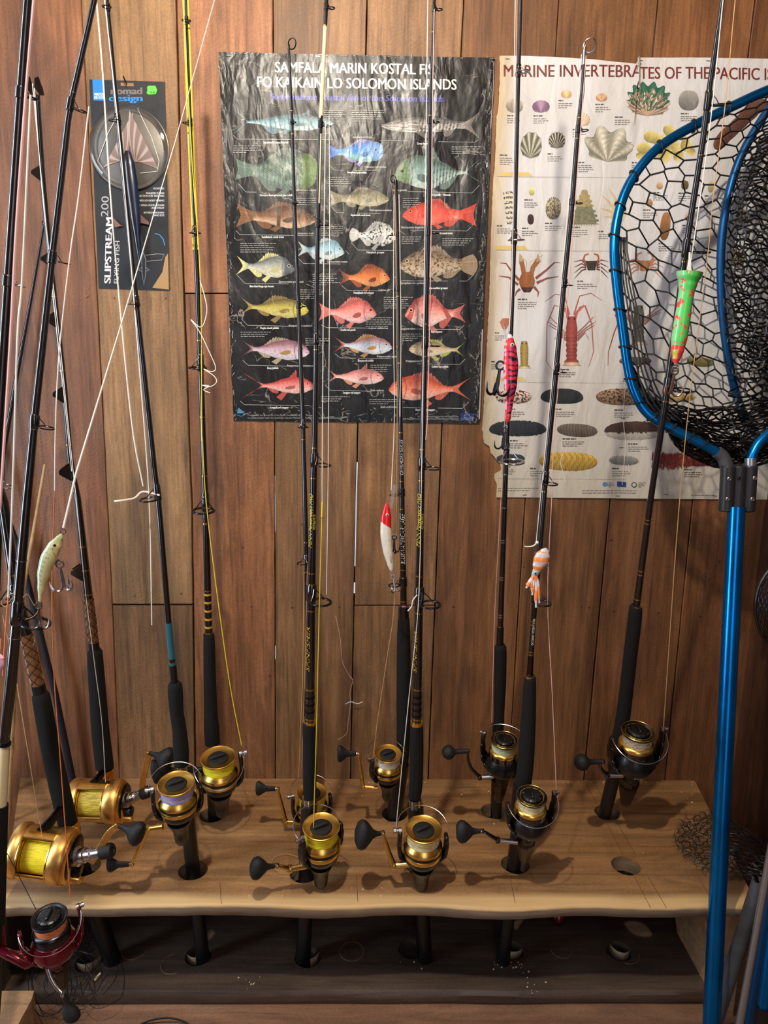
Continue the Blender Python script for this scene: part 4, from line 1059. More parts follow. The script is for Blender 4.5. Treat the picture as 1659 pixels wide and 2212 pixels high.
# ---------------------------------------------------------------- rods standing nearer, at the left edge
r = Rod('fishing_rod', 'black rod crossing the left side, cream butt and crimson reel hanging before the shelf', (-6, 1985), -0.60, -0.66,
     [(-60, 218, 12), (0, 204, 12), (235, 150, 14), (560, 112, 15), (900, 75, 17), (1100, 56, 20), (1330, 36, 22), (1480, 23, 24), (1600, 10, 20), (1750, 1, 22), (1985, -6, 24)])
r.seg('blank', 'black_gloss', -60, 1610); r.seg('butt_grip', 'cream_butt', 1610, 1738, 0.001, label='cream foregrip'); r.bands([1606], 'gunmetal', 5, k=1.3)
r.seg('lower_grip', 'foam', 1738, 2050, 0.003); a_ = r.at(2050)
MB().tube([r.at(2045), V((a_.x-0.02, a_.y, 0.2)), V((a_.x-0.05, a_.y-0.01, 0.0))], [0.013, 0.013, 0.012], 14).build('butt_section', 'black_satin', r.root)
r.bands([200, 237, 560, 925, 1210, 1323, 1376], 'steel', 1.6)
for y, w_, ph in ((232, 30, 85), (562, 30, 85), (918, 34, 85), (1335, 60, 80)): r.guide(y, w_, ph)
reel, O, fr_, u = spinning_reel(r, 'crimson and black spinning reel with orange braid', 'shimano', (106, 1981), 74, 'braid_orange', 30,
   dict(shaft=(96, 2072), joint=(102, 2084), arm=[(110, 2110), (122, 2132), (136, 2147)], knob=(160, 2205), kw=38, m='steel', kk='egg'), bail='front', yoff=0.02, lean=8, body_m='crimson', colour='black_body')
MB().tube([O-fr_[2]*92*u, at(55, 2082, O.y), at(20, 2062, O.y), r.at(2050)], [0.011, 0.008, 0.008, 0.006], 12).build('reel_stem', 'crimson', reel)
line_px('fishing_line', 'white_line', [(192, 230, -.68), (170, 420, -.67), (150, 560, -.67), (128, 760, -.66), (120, 918, -.66), (118, 1060, -.66)], r.root, 2.6)
line_px('fishing_line', 'orange_line', [(118, 1060, -.66), (113, 1220, -.65), (113, 1340, -.65), (118, 1480, -.64), (131, 1650, -.63), (152, 1940, -.62)], r.root, 2.2)
line_px('fishing_line', 'wire_black', [(11, 1835, -.62), (50, 1910, -.62), (78, 1965, -.62)], r.root, 1.6)

r = Rod('fishing_rod', 'thick dark rod at the extreme left top, nearest the viewer', (-70, 1985), -0.78, -0.86,
     [(-60, 66, 18), (0, 60, 18), (205, 45, 20), (600, 18, 20), (900, -2, 20), (1300, -26, 22), (1985, -70, 24)])
r.seg('blank', 'black_gloss', -60, 1985); r.guide(207, 26, 85); r.guide(612, 26, 85, 'steel'); r.guide(1045, 28, 85, 'steel')
a_ = r.at(1985); MB().tube([a_, V((a_.x-0.05, a_.y, 0.0))], [0.012, 0.011], 14).build('butt_section', 'black_satin', r.root)
line_px('fishing_line', 'pink_line', [(74, -10, -.88), (56, 200, -.87), (36, 480, -.86), (22, 740, -.85), (0, 1100, -.84)], r.root, 6)
line_px('fishing_line', 'white_line', [(66, 205, -.88), (48, 600, -.86), (38, 720, -.86), (28, 1040, -.85), (18, 1290, -.84)], r.root, 4.5)
line_px('fishing_line', 'orange_line', [(18, 1290, -.84), (13, 1350, -.84), (6, 1460, -.84)], r.root, 3.5)

# slim sticks against the wall on the left
o = thing('fishing_rod', at(20, 1000, -.03), 'thin bare rod blank leaning on the wall behind the left rods', 'rod')
P_ = [at(95, 484, -.012), at(66, 650, -.02), at(40, 790, -.03), (at(5, 990, -.05)), V((at(5, 990, -.05).x-0.10, -0.12, 0.0))]
MB().tube(P_, [0.0022, 0.0035, 0.0045, 0.0055, 0.008], 10).build('blank', 'black_gloss', o); MB().ring(at(95, 482, -.014), (1, 0, 0), (0, 0, 1), 0.004, 0.001, 12, 5).build('tip_guide', 'gunmetal', o)
o = thing('cane', at(50, 1270, -.10), 'short pale cane stick with a blunt tip behind the left rods', 'cane')
b_ = at(40, 1330, -.15); MB().tube([at(97, 1003, -.08), at(72, 1150, -.11), b_, V((b_.x-0.08, -0.2, 0.0))], [0.0028, 0.0036, 0.0048, 0.006], 10).build('stick', 'cane', o)
o = thing('fishing_rod', at(10, 1150, -.2), 'dark blue rod butt slanting behind the left rods near the edge', 'rod')
mat('blue_dull', (14, 18, 32), 0.5)
MB().tube([at(-40, 960, -.04), at(45, 1200, -.04), at(120, 1500, -.04), at(160, 1700, -.03)], [0.006, 0.0065, 0.007, 0.008], 12).build('blank', 'blue_dull', o)
# ---------------------------------------------------------------- lures hanging on their lines
def treble(name, top, sz, parent, dirn=(0, 0, -1), material='steel', spin=0.3, r=None):
    top = V(top); d = V(dirn).normalized(); a = V((1, 0, 0)); a = (a-d*a.dot(d)).normalized(); b = d.cross(a); mb = MB(); r = r or sz*0.045
    mb.ring(top, a, d, sz*0.13, r*0.8, 14, 6)
    for k in range(3):
        q = spin+k*2*pi/3; o = a*cos(q)+b*sin(q); st = top+d*sz*0.13
        pts = [st, st+d*sz*0.45+o*sz*0.03]
        for t in range(0, 9): ang = -pi/2+pi*t/8; pts.append(st+d*(sz*0.55)+o*(sz*0.22)+d*(sz*0.25*cos(ang))+o*(sz*0.2*sin(ang)))
        pts.append(pts[-1]-d*sz*0.16+o*sz*0.01); n = len(pts)
        mb.tube(pts, [r]*(n-3)+[r*0.9, r*0.6, r*0.1], 6)
        mb.tube([pts[-1]+d*sz*0.10-o*sz*0.05, pts[-1]+d*sz*0.1], [r*0.1, r*0.5], 5)
    return mb.build(name, material, parent)
def split_ring(c, sz, parent):
    return MB().ring(c, (1, 0, 0), (0, 0, 1), sz, sz*0.22, 16, 6).build('split_ring', 'steel', parent)
def fishbody(a, b, wpx, colf, prof, bend=0.0, flat=0.6, n=40, m=24, faceX=True):
    """body from a (nose) to b (tail); colf(t, angle, p) -> srgb; angle 0 faces the viewer, pi/2 = right"""
    a, b = V(a), V(b); L_ = (b-a).length; d = (b-a).normalized(); W = wpx*0.5*mpp(a)
    sdx = V((0, -1, 0)); sdx = (sdx-d*sdx.dot(d)).normalized(); sd = sdx.cross(d).normalized()
    if sd.x < 0: sd = -sd
    vs, fs, cs = [], [], []
    for i in range(n+1):
        t = i/n; w_ = 0
        for k in range(len(prof)-1):
            if prof[k][0] <= t <= prof[k+1][0]:
                f = (t-prof[k][0])/(prof[k+1][0]-prof[k][0]+1e-9); f = f*f*(3-2*f) if 0 < k < len(prof)-2 else f; w_ = prof[k][1]+(prof[k+1][1]-prof[k][1])*f
        c = a+d*L_*t+sd*(bend*L_*sin(pi*t))
        for j in range(m):
            q = 2*pi*j/m; p = c+sdx*(W*flat*w_*cos(q))+sd*(W*w_*sin(q)); vs.append(p); cs.append(lin(colf(t, q, p)))
    for i in range(n):
        for j in range(m):
            j2 = (j+1) % m; fs.append((i*m+j, i*m+j2, (i+1)*m+j2, (i+1)*m+j))
    fs.append(tuple(range(m-1, -1, -1))); fs.append(tuple(n*m+j for j in range(m)))
    return vs, fs, cs, d, sdx, sd, W, L_
def eye(c, out, r, parent, ring_c=(235, 225, 190)):
    up_ = V((0, 0, 1)); up_ = (up_-out*up_.dot(out)).normalized(); s_ = out.cross(up_)
    MB().col(ring_c).lathe((c, s_, up_, out), [(r, -r*0.2), (r*0.95, r*0.15), (r*0.7, r*0.35)], 20).build('eye', 'lure_paint', parent)
    MB().col((10, 10, 10)).lathe((c, s_, up_, out), [(r*0.58, r*0.3), (r*0.5, r*0.5), (r*0.1, r*0.58)], 16).build('pupil', 'lure_paint', parent)
def N3(p, s): return noise.noise(V(p)*s)
def mixc(a, b, t): t = max(0, min(1, t)); return tuple(x+(y-x)*t for x, y in zip(a, b))

# trout-patterned minnow, left
Y = -0.70; A, B = at(134, 1153, Y), at(86, 1299, Y)
o = thing('fishing_lure', B, 'green and cream trout-patterned minnow lure with blue spots and two treble hooks', 'lure')
def f(t, q, p):
    s = sin(q)     # left is the back
    c = mixc((206, 196, 140), (150, 186, 150), (-s-0.2)*1.1); c = mixc(c, (226, 226, 205), (-s-0.75)*4)
    c = mixc(c, (196, 172, 110), (s-0.3)*1.3)
    if -0.75 < s < 0.15 and cos(q) > 0 and t > 0.12:
        u_, v_ = t*24, s*6; h = noise.cell(V((round(u_/1.6), round(v_/1.4), 3)))
        if (abs((u_/1.6) % 1-0.5) < 0.28 and abs((v_/1.4) % 1-0.5) < 0.28 and h > -0.1): c = (66, 142, 142)
    if t < 0.14: c = mixc(c, (150, 165, 110), 0.6)
    return c
vs, fs, cs, d, fr_, sd, W, L_ = fishbody(A, B, 34, f, [(0, .12), (.06, .45), (.2, .86), (.38, 1.0), (.6, .82), (.8, .5), (.95, .25), (1, .18)], bend=-0.07, n=90, m=48)
m_ = MB(); m_.useC = True; m_.add(vs, fs, cs); m_.build('body', 'lure_paint', o)
eye(A+d*L_*0.17+fr_*W*0.42-sd*W*0.28, fr_, W*0.24, o, (70, 50, 20))
g = MB().col((150, 140, 80)); g.tube([A+d*L_*(0.2+0.06*cos(q))+fr_*W*0.56+sd*W*(0.4*sin(q)) for q in [pi*k/8-pi/2 for k in range(9)]], W*0.04, 5); g.build('gill_line', 'lure_paint', o)
split_ring(at(136, 1148, Y), 0.0035, o); m1 = at(127, 1214, Y); split_ring(m1, 0.003, o)
treble('treble_hook', m1+V((0.001, 0, -0.003)), 0.038, o, (0.12, 0, -1), spin=0.5)
split_ring(at(85, 1304, Y), 0.0035, o); treble('treble_hook', at(83, 1309, Y), 0.032, o, (0, 0, -1), spin=0.2)
rr_ = thing('leader_line', at(300, 640, Y), 'taut white leader line slanting down to the trout-patterned lure', 'line')
P_ = [at(480, -60, -.60), at(380, 300, -.64), at(262, 700, -.67), at(165, 1020, -.69), at(137, 1140, Y)]
MB().tube(P_, [0.0004, 0.0005, 0.0009, 0.0015, 0.0017], 6).build('line', 'white_line', rr_); rr_.location = rr_.location
line_px('line_loop', 'tan_line', [(50, 1290, -.7), (60, 1284, -.7), (72, 1305, -.7), (82, 1318, -.7), (72, 1332, -.7), (55, 1338, -.7)], rr_, 1.6)
line_px('line_loop', 'tan_line', [(30, 1281, -.7), (10, 1290, -.7), (3, 1304, -.7), (12, 1310, -.7), (20, 1300, -.7), (33, 1284, -.7)], rr_, 1.6)

# red-headed white minnow
Y = -0.27; A, B = at(836, 1088, Y), at(846, 1233, Y)
o = thing('fishing_lure', B, 'white minnow lure with a red head hanging before the boat rod', 'lure')
f = lambda t, q, p: (205, 22, 30) if t < 0.31+0.06*sin(q) else mixc((228, 222, 208), (205, 196, 178), 0.5+0.5*N3(p, 300))
vs, fs, cs, d, fr_, sd, W, L_ = fishbody(A, B, 25, f, [(0, .25), (.05, .55), (.2, .92), (.45, 1.0), (.7, .85), (.9, .55), (.98, .35), (1, .15)], bend=-0.045, n=70)
m_ = MB(); m_.useC = True; m_.add(vs, fs, cs); m_.build('body', 'lure_paint', o)
eye(A+d*L_*0.155+fr_*W*0.56-sd*W*0.1, fr_, W*0.27, o)
MB().prism([at(840, 1098, Y), at(848, 1046, Y-.004), at(856, 1048, Y-.004), at(848, 1098, Y)], (0, -0.0015, 0)).build('diving_lip', 'clear_lip', o)
m1 = at(852, 1158, Y); split_ring(m1, 0.003, o); treble('treble_hook', m1-V((0, 0, .003)), 0.032, o, (0, 0, -1), 'gunmetal', 1.4)
p = at(847, 1238, Y); split_ring(p, 0.003, o); treble('treble_hook', at(849, 1246, Y), 0.032, o, (0.15, 0, -1), spin=0.1)
vs, fs, wd = layout("MAG 15", 1.0); q0 = A+d*L_*0.86+fr_*W*0.5; m_ = MB()
m_.add([q0+d*(-a*0.0034)+sd*(b*0.0034-0.001)+fr_*0.001 for a, b in vs], fs).build('lettering', 'text_dark', o, smooth=0, recalc=False)

# pink and black striped minnow
Y = -0.335; A, B = at(1101, 722, Y), at(1096, 912, Y)
o = thing('fishing_lure', B, 'pink and black striped minnow lure in front of the white poster', 'lure')
def f(t, q, p):
    s = sin(q); base = mixc((205, 40, 90), (120, 20, 70), s*1.2); base = mixc(base, (235, 190, 205), (-s-0.55)*3)
    if N3(p, 160) > 0.12: base = (214, 50, 48)
    if t > 0.16 and ((t*15+0.6*N3(p, 70)) % 1) < 0.34 and s > -0.5: base = (22, 10, 22)
    if t < 0.04: base = (215, 205, 205)
    if t > 0.9: base = mixc(base, (220, 60, 60), 0.6)
    return base
vs, fs, cs, d, fr_, sd, W, L_ = fishbody(A, B, 33, f, [(0, .2), (.05, .5), (.16, .82), (.35, 1.0), (.55, .88), (.78, .52), (.9, .42), (.96, .44), (1, .2)], bend=0.025, n=110, m=48)
m_ = MB(); m_.useC = True; m_.add(vs, fs, cs); m_.build('body', 'lure_paint', o)
eye(A+d*L_*0.12+fr_*W*0.5+sd*W*0.28, fr_, W*0.26, o)
MB().prism([at(1085, 700, Y), at(1088, 699, Y), at(1099, 738, Y), at(1095, 741, Y)], (0, -0.0012, 0)).build('diving_lip', 'clear_lip', o)
m1 = at(1081, 786, Y); split_ring(m1, 0.003, o); treble('treble_hook', m1-V((0, 0, .003)), 0.055, o, (-0.12, 0, -1), 'gunmetal', 2.6)
p = at(1092, 922, Y); split_ring(p, 0.003, o); treble('treble_hook', at(1090, 930, Y), 0.036, o, (-0.1, 0, -1), 'gunmetal', 3.0)

# orange and white squid lure
Y = -0.42; A, B = at(1180, 1184, Y), at(1153, 1246, Y)
o = thing('fishing_lure', B, 'small orange and white striped squid lure', 'lure')
f = lambda t, q, p: (238, 140, 66) if (t > 0.12 and ((t*3.3+0.25*sin(q)) % 1) < 0.5 and t < 0.78) else ((208, 200, 206) if t < 0.8 else (165, 178, 190))
vs, fs, cs, d, fr_, sd, W, L_ = fishbody(A, B, 34, f, [(0, .1), (.08, .55), (.25, .92), (.42, 1.0), (.62, .8), (.78, .5), (.9, .46), (1, .35)], n=60, m=32)
m_ = MB(); m_.useC = True; m_.add(vs, fs, cs); m_.build('body', 'lure_paint', o)
eye(A+d*L_*0.86+fr_*W*0.3-sd*W*0.1, fr_, W*0.22, o, (160, 200, 180))
for pts, w_ in (([(1153, 1244), (1145, 1256), (1137, 1270)], 10), ([(1155, 1244), (1152, 1262), (1150, 1285)], 9), ([(1157, 1244), (1158, 1270), (1158, 1312)], 9), ([(1158, 1244), (1162, 1262), (1165, 1302)], 8), ([(1154, 1244), (1148, 1258), (1148, 1272)], 9)):
    P_ = catmull([at(x, y, Y-0.001) for x, y in pts], 5); n = len(P_); m_ = MB(); m_.useC = True
    cols = [lin((240, 140, 70) if (i//3) % 2 == 0 else (225, 220, 224)) for i in range(n)]
    m_.tube(P_, [w_*0.5*mpp(P_[0])*(0.75+0.45*i/n if i < n-2 else 0.5) for i in range(n)], 10, cols=cols); m_.build('tentacle', 'lure_paint', o)
split_ring(at(1182, 1221, Y), 0.0028, o); split_ring(at(1159, 1196, Y), 0.0028, o)
line_px('line_tag_end', 'white_line', [(1160, 1172, Y), (1152, 1179, Y), (1140, 1181, Y), (1133, 1180, Y)], o, 3)
MB().rbox(at(1160, 1172, Y), (0.003, 0, 0), (0, 0.003, 0), (0, 0, 0.003), 0.5).build('knot', 'white_line', o)

# green and red popper
Y = -0.43; A, B = at(1490, 588, Y), at(1459, 784, Y)
o = thing('fishing_lure', B, 'green popper lure with flared mouth and flaking red patches before the net', 'lure')
def f(t, q, p):
    c = (70, 190, 82); c = mixc(c, (150, 205, 160), (-sin(q)-0.3))
    if N3(p, 110)+0.4*N3(p, 330) > 0.27+0.1*(1-t) or (t > 0.8 and N3(p, 90) > -0.25) or t > 0.87: c = (228, 62, 62)
    if 0.86 < t < 0.96 and -0.5 < q-5.6 < 0.4: c = (170, 190, 70)
    return c
vs, fs, cs, d, fr_, sd, W, L_ = fishbody(A, B, 55, f, [(0, 1.0), (.03, .96), (.12, .72), (.22, .6), (.35, .58), (.55, .62), (.72, .62), (.85, .52), (.95, .36), (1, .2)], flat=0.95, n=110, m=56)
m_ = MB(); m_.useC = True; m_.add(vs, fs, cs); m_.build('body', 'lure_paint', o)
for k in range(5): line_px('line_loop', 'white_line', [(1483+k*2, 588, Y), (1489+k, 560+k*2, Y), (1492-k, 575, Y), (1494, 588, Y)], o, 1.6)
MB().tube([at(1490, 545, Y), at(1489, 575, Y)], 0.0016, 6).build('knot', 'white_line', o)
split_ring(at(1459, 795, Y), 0.005, o); treble('treble_hook', at(1458, 802, Y), 0.042, o, (-0.12, 0, -1), 'hook_brown', 0.3)

# pink lure at the left edge
Y = -0.86; A, B = at(-2, 1412, Y), at(-14, 1475, Y)
o = thing('fishing_lure', B, 'pink soft lure cut off by the left edge of the photo', 'lure')
f = lambda t, q, p: mixc((215, 120, 150), (240, 190, 205), sin(q))
vs, fs, cs, d, fr_, sd, W, L_ = fishbody(A, B, 30, f, [(0, .3), (.1, .8), (.35, 1), (.6, .85), (.85, .5), (1, .15)])
m_ = MB(); m_.useC = True; m_.add(vs, fs, cs); m_.build('body', 'lure_paint', o)
line_px('line', 'orange_line', [(2, 1380, Y), (0, 1415, Y)], o, 3)

# ---------------------------------------------------------------- landing net with blue hoop
def strut(mb, p, q, r):
    d = q-p
    if d.length < 1e-5: return
    d.normalize(); a = V((0, 1, 0)); a = (a-d*a.dot(d)); a = a.normalized() if a.length > 0.1 else V((1, 0, 0)); b = d.cross(a)
    o = len(mb.v); k = [(a, 1), (b, 1), (a, -1), (b, -1)]
    for c in (p, q):
        for v_, s_ in k: mb.v.append(tuple(c+v_*(r*s_))); mb.c.append((1, 1, 1, 1))
    mb.f += [(o, o+1, o+5, o+4), (o+1, o+2, o+6, o+5), (o+2, o+3, o+7, o+6), (o+3, o, o+4, o+7)]
def hexnet(mb, S, nu, nv, r, jit=0.0, keep=None, seed=0):
    def node(i, j):
        return ((i)/nu, (j+0.17*(-1)**(i+j))/nv)
    P = {}
    for i in range(nu+1):
        for j in range(nv+1):
            u_, v_ = node(i, j)
            if jit: u_ += jit*noise.noise(V((i*.7, j*.7, seed)))/nu; v_ += jit*noise.noise(V((i*.7+9, j*.7, seed+5)))/nv
            P[i, j] = S(min(1, max(0, u_)), min(1, max(0, v_)))
    for (i, j), p in P.items():
        if keep and not keep(i/nu, j/nv): continue
        if (i+1, j) in P: strut(mb, p, P[i+1, j], r)
        if (i+j) % 2 == 0 and (i, j+1) in P: strut(mb, p, P[i, j+1], r)
def pxcurve(tab):
    def f(v):
        v = max(0, min(0.99999, v))*(len(tab)-1); i = int(v); t = v-i
        a, b, c, d = tab[max(i-1, 0)], tab[i], tab[i+1], tab[min(i+2, len(tab)-1)]
        return tuple(0.5*((2*b[k])+(c[k]-a[k])*t+(2*a[k]-5*b[k]+4*c[k]-d[k])*t*t+(3*b[k]-a[k]-3*c[k]+d[k])*t**3) for k in (0, 1))
    return f
def Pn(x, y, off=0.0):      # the net leans back toward the wall: plane Y = -0.31 + 0.16 (z - 1.27)
    d = ray(x, y); t = (-0.31+0.16*(CAM.z-1.27)-CAM.y)/(d.y-0.16*d.z); p = CAM+d*t
    if off:
        p = at(x, y, min(-0.028, p.y+off))
    if p.x > 0.893: p = V((0.893, p.y, p.z))
    return p
HOOP = [(1760, 158), (1659, 195), (1590, 226), (1517, 262), (1440, 306), (1390, 352), (1352, 412), (1332, 480), (1327, 545), (1334, 630), (1345, 710), (1356, 790), (1370, 845), (1398, 892), (1450, 925), (1500, 950), (1548, 976)]
net = thing('landing_net', Pn(1590, 1100), 'big landing net with blue aluminium hoop, black rubber mesh and blue handle', 'landing net')
tp = catmull([Pn(x, y) for x, y in HOOP], 8)
MB().tube(tp, 0.0085, 16).build('hoop', 'blue_anodised', net)
HR = [(1760, 880), (1700, 905), (1659, 938), (1636, 962), (1624, 988), (1621, 1016)]
MB().tube(catmull([Pn(x, y) for x, y in HR], 8), 0.0085, 16).build('hoop', 'blue_anodised', net)
MB().tube(catmull([Pn(1548, 976), Pn(1562, 988), Pn(1571, 1012)], 4), [0.0115]*9, 14).build('hoop_sleeve', 'plastic_grey', net)
MB().tube([Pn(1621, 990), Pn(1621, 1016)], 0.010, 14).build('hoop_sleeve', 'alu_pole', net)
c = Pn(1594, 1055); hh = 50*mpp(c); ww = 38*mpp(c); mb = MB(); tl = V((-0.06, 0, 1)).normalized()
for dx in (-ww*0.62, 0, ww*0.62): mb.tube([c+V((dx, 0, 0))-tl*hh, c+V((dx, 0, 0))-tl*(hh-0.002), c+V((dx, 0, 0))+tl*(hh-0.002), c+V((dx, 0, 0))+tl*hh], [ww*0.36, ww*0.41, ww*0.41, ww*0.36], 20)
mb.build('joint_block', 'plastic_dark', net)
for dx, dz in ((-ww*0.72, .45), (ww*0.72, .5), (-ww*0.75, -.42), (ww*0.66, -.42)):
    q = c+V((dx, -ww*0.40, 0))+tl*hh*dz; MB().lathe((q, V((1, 0, 0)), V((0, 0, 1)), V((0, -1, 0))), [(0.0042, 0), (0.0042, 0.0012), (0.0034, 0.002), (0.0016, 0.002), (0.0014, 0.0012)], 12).build('screw', 'steel', net)
q = c+V((-ww*0.2, -ww*0.42, 0))+tl*hh*0.5; MB().lathe((q, V((1, 0, 0)), V((0, 0, 1)), V((0, -1, 0))), [(0.003, 0), (0.003, 0.0015), (0.001, 0.0025)], 12).build('push_button', 'gunmetal', net)
h0, h1 = Pn(1591, 1095), Pn(1537, 2212); hd = (h1-h0).normalized(); h2 = h0+hd*(h0.z/-hd.z)
MB().tube([h0, h1, h2], [0.0150, 0.0156, 0.0156], 28).build('handle', 'blue_anodised', net)
for y in (306, 222, 352, 420, 482, 560, 628, 700, 778, 832, 900, 930, 955):
    pass
for k in (6, 18, 26, 34, 44, 52, 60, 68, 76, 84, 92, 100, 106, 112, 118, 123):
    if k < len(tp)-1:
        d = (tp[k+1]-tp[k-1]).normalized(); a = V((0, 1, 0)); a = (a-d*a.dot(d)).normalized(); b = d.cross(a)
        MB().tube([tp[k]+a*(0.0102*cos(q))+b*(0.0102*sin(q))+d*0.004*sin(q) for q in [2*pi*i/16 for i in range(16)]], 0.0016, 6, closed=True).build('lashing', 'net_rubber', net)
mb = MB()
hc = pxcurve(HOOP); rc = pxcurve([(1790, 175), (1800, 320), (1800, 480), (1800, 640), (1790, 800), (1760, 905), (1690, 960), (1620, 985)])
def S1(u_, v_):
    a, b = hc(v_), rc(v_); x = a[0]+(b[0]-a[0])*u_; y = a[1]+(b[1]-a[1])*u_+60*sin(pi*u_)*v_*(1-v_)
    Y = 0.006+0.26*(sin(pi*min(1, u_*1.15))**0.9)*(0.35+0.65*sin(pi*v_)) + 0.012*noise.noise(V((u_*6, v_*9, 1)))
    return Pn(x, y, Y)
hexnet(mb, S1, 20, 34, 0.0017, 0.5)
# inner, crumpled folds of the bag
lc = pxcurve([(1690, 235), (1640, 290), (1598, 370), (1572, 470), (1560, 580), (1562, 680), (1580, 770), (1620, 860), (1680, 930)])
rc2 = pxcurve([(1830, 260), (1830, 400), (1830, 560), (1830, 700), (1830, 820), (1800, 940)])
def S2(u_, v_):
    a, b = lc(v_), rc2(v_); f = 16*noise.noise(V((u_*5, v_*3, 2))); x = a[0]+(b[0]-a[0])*u_+f; y = a[1]+(b[1]-a[1])*u_+22*noise.noise(V((u_*3, v_*7, 8)))
    return Pn(x, y, 0.05+0.11*u_+0.04*noise.noise(V((u_*7, v_*5, 3))))
hexnet(mb, S2, 26, 52, 0.0017, 0.7, seed=3)
lc3 = pxcurve([(1640, 300), (1600, 420), (1585, 560), (1590, 700), (1640, 800), (1700, 880)])
def S3(u_, v_):
    a, b = lc3(v_), rc2(v_); x = a[0]+(b[0]-a[0])*u_+22*noise.noise(V((u_*6, v_*4, 12))); y = a[1]+(b[1]-a[1])*u_+20*noise.noise(V((u_*4, v_*6, 18)))
    return Pn(x, y, 0.16+0.03*noise.noise(V((u_*7, v_*5, 13))))
hexnet(mb, S3, 30, 56, 0.0016, 0.8, seed=6)
# fold turned over at lower right
lc4 = pxcurve([(1690, 640), (1640, 700), (1600, 780), (1572, 860), (1560, 905), (1600, 960), (1680, 965)])
rc4 = pxcurve([(1800, 650), (1800, 730), (1800, 800), (1800, 860), (1800, 910), (1790, 960)])
def S4(u_, v_):
    a, b = lc4(v_), rc4(v_); x = a[0]+(b[0]-a[0])*u_; y = a[1]+(b[1]-a[1])*u_+10*noise.noise(V((u_*5, v_*4, 22)))
    return Pn(x, y, 0.02+0.03*sin(pi*v_)+0.02*noise.noise(V((u_*6, v_*5, 23))))
hexnet(mb, S4, 12, 22, 0.0019, 0.5, seed=9)
# sagging bottom of the bag gathered along the hoop
tb = pxcurve([(1376, 858), (1410, 893), (1455, 920), (1510, 945), (1560, 962), (1620, 962), (1700, 925), (1790, 890)])
bb = pxcurve([(1400, 850), (1432, 905), (1462, 965), (1520, 1000), (1570, 1012), (1640, 1005), (1720, 970), (1800, 930)])
def S5(u_, v_):
    a, b = tb(u_), bb(u_); x = a[0]+(b[0]-a[0])*v_; y = a[1]+(b[1]-a[1])*v_
    return Pn(x, y, 0.045+0.05*sin(pi*v_)+0.012*noise.noise(V((u_*16, v_*5, 33))))
hexnet(mb, S5, 56, 13, 0.0019, 0.8, seed=12)
tb6 = pxcurve([(1350, 760), (1400, 850), (1470, 880), (1550, 880), (1640, 870), (1790, 820)])
def S6(u_, v_):
    a, b = tb6(u_), tb(u_); x = a[0]+(b[0]-a[0])*v_+8*noise.noise(V((u_*12, v_*5, 41))); y = a[1]+(b[1]-a[1])*v_+8*noise.noise(V((u_*9, v_*5, 43)))
    return Pn(x, y, 0.06+0.04*noise.noise(V((u_*8, v_*5, 43))))
hexnet(mb, S6, 46, 14, 0.0018, 0.7, seed=15)
nm = mb.build('net_bag', 'net_rubber', net, smooth=0, recalc=False)
# bunched strands down the left side of the bag
mb = MB()
for k in range(5):
    pts = []
    for i in range(14):
        v_ = 0.47+0.36*i/13; a = hc(v_); pts.append(Pn(a[0]+10+k*10*(0.4+0.9*i/13)+3*noise.noise(V((k, i*.6, 0))), a[1]+2*k*i/13, 0.012+0.006*k))
    mb.tube(pts, 0.0016, 5)
mb.build('gathered_strands', 'net_rubber', net)['kind'] = 'stuff'

# second, farther hoop seen through the mesh
net2 = thing('landing_net', at(1600, 1000, -.2), 'second landing net behind, only its dull blue hoop arc showing through the mesh', 'landing net')
H2 = [(1730, 150), (1662, 232), (1620, 300), (1590, 365), (1570, 440), (1559, 520), (1557, 600), (1562, 690), (1576, 790), (1600, 880), (1650, 960), (1720, 1010)]
MB().tube(catmull([at(x, y, -.06) for x, y in H2 if x < 1725], 8), 0.0085, 14).build('hoop', 'blue_deep', net2)
b_ = at(1720, 1010, -.06); MB().tube([b_, V((0.892, b_.y, b_.z-0.02))], 0.011, 14).build('handle', 'blue_deep', net2)
# round net hanging at the right edge
net3 = thing('landing_net', at(1690, 1310, -.12), 'dark mesh net bulging in at the right edge beside the blue handle', 'landing net')
mb = MB(); cx, cy = 1705, 1312
def S7(u_, v_):
    q = pi*0.5+pi*u_; rr = 0.25+0.75*v_; x = cx+72*rr*cos(q); y = cy-98*rr*sin(q); return at(x, y, -.16-0.07*(1-rr*rr))
hexnet(mb, S7, 26, 12, 0.0013, 0.3, seed=21); mb.build('net_bag', 'net_rubber', net3, smooth=0, recalc=False)
MB().tube([at(cx+74*cos(q), cy-100*sin(q), -.16) for q in [pi*0.5+pi*k/24 for k in range(25)]], 0.003, 8).build('hoop', 'black_gloss', net3)

# ---------------------------------------------------------------- crumpled cast net on the shelf end
mb = MB()
for L_ in range(4):
    def S8(u_, v_, L_=L_):
        x = 1436+235*u_+7*noise.noise(V((u_*7, v_*6, L_*3))); y = 1722+150*v_+0.20*(x-1436)+7*noise.noise(V((u_*6+3, v_*7, L_*5)))
        z = ZS+0.0015+0.006*L_+0.012*(1+noise.noise(V((u_*5, v_*4, L_*7))))*sin(pi*min(1, max(0, v_)))*min(1, u_*4)
        p = onz(x, y, z)
        if p.x > XR-0.012: p.x = XR-0.012
        if p.x > 0.80: p.z -= (p.x-0.80)*0.5
        return p
    def kp(u_, v_, L_=L_):
        q = math.atan2(v_-0.5, u_-0.62); rr = math.hypot((u_-0.62)/0.58, (v_-0.5)/0.48); return rr < 0.94+0.13*noise.noise(V((cos(q)*1.5, sin(q)*1.5, L_*3)))
    hexnet(mb, S8, 26, 17, 0.00055, 0.75, keep=kp, seed=L_*4)
o = mb.build('cast_net', 'net_mono', None, smooth=0, recalc=False)
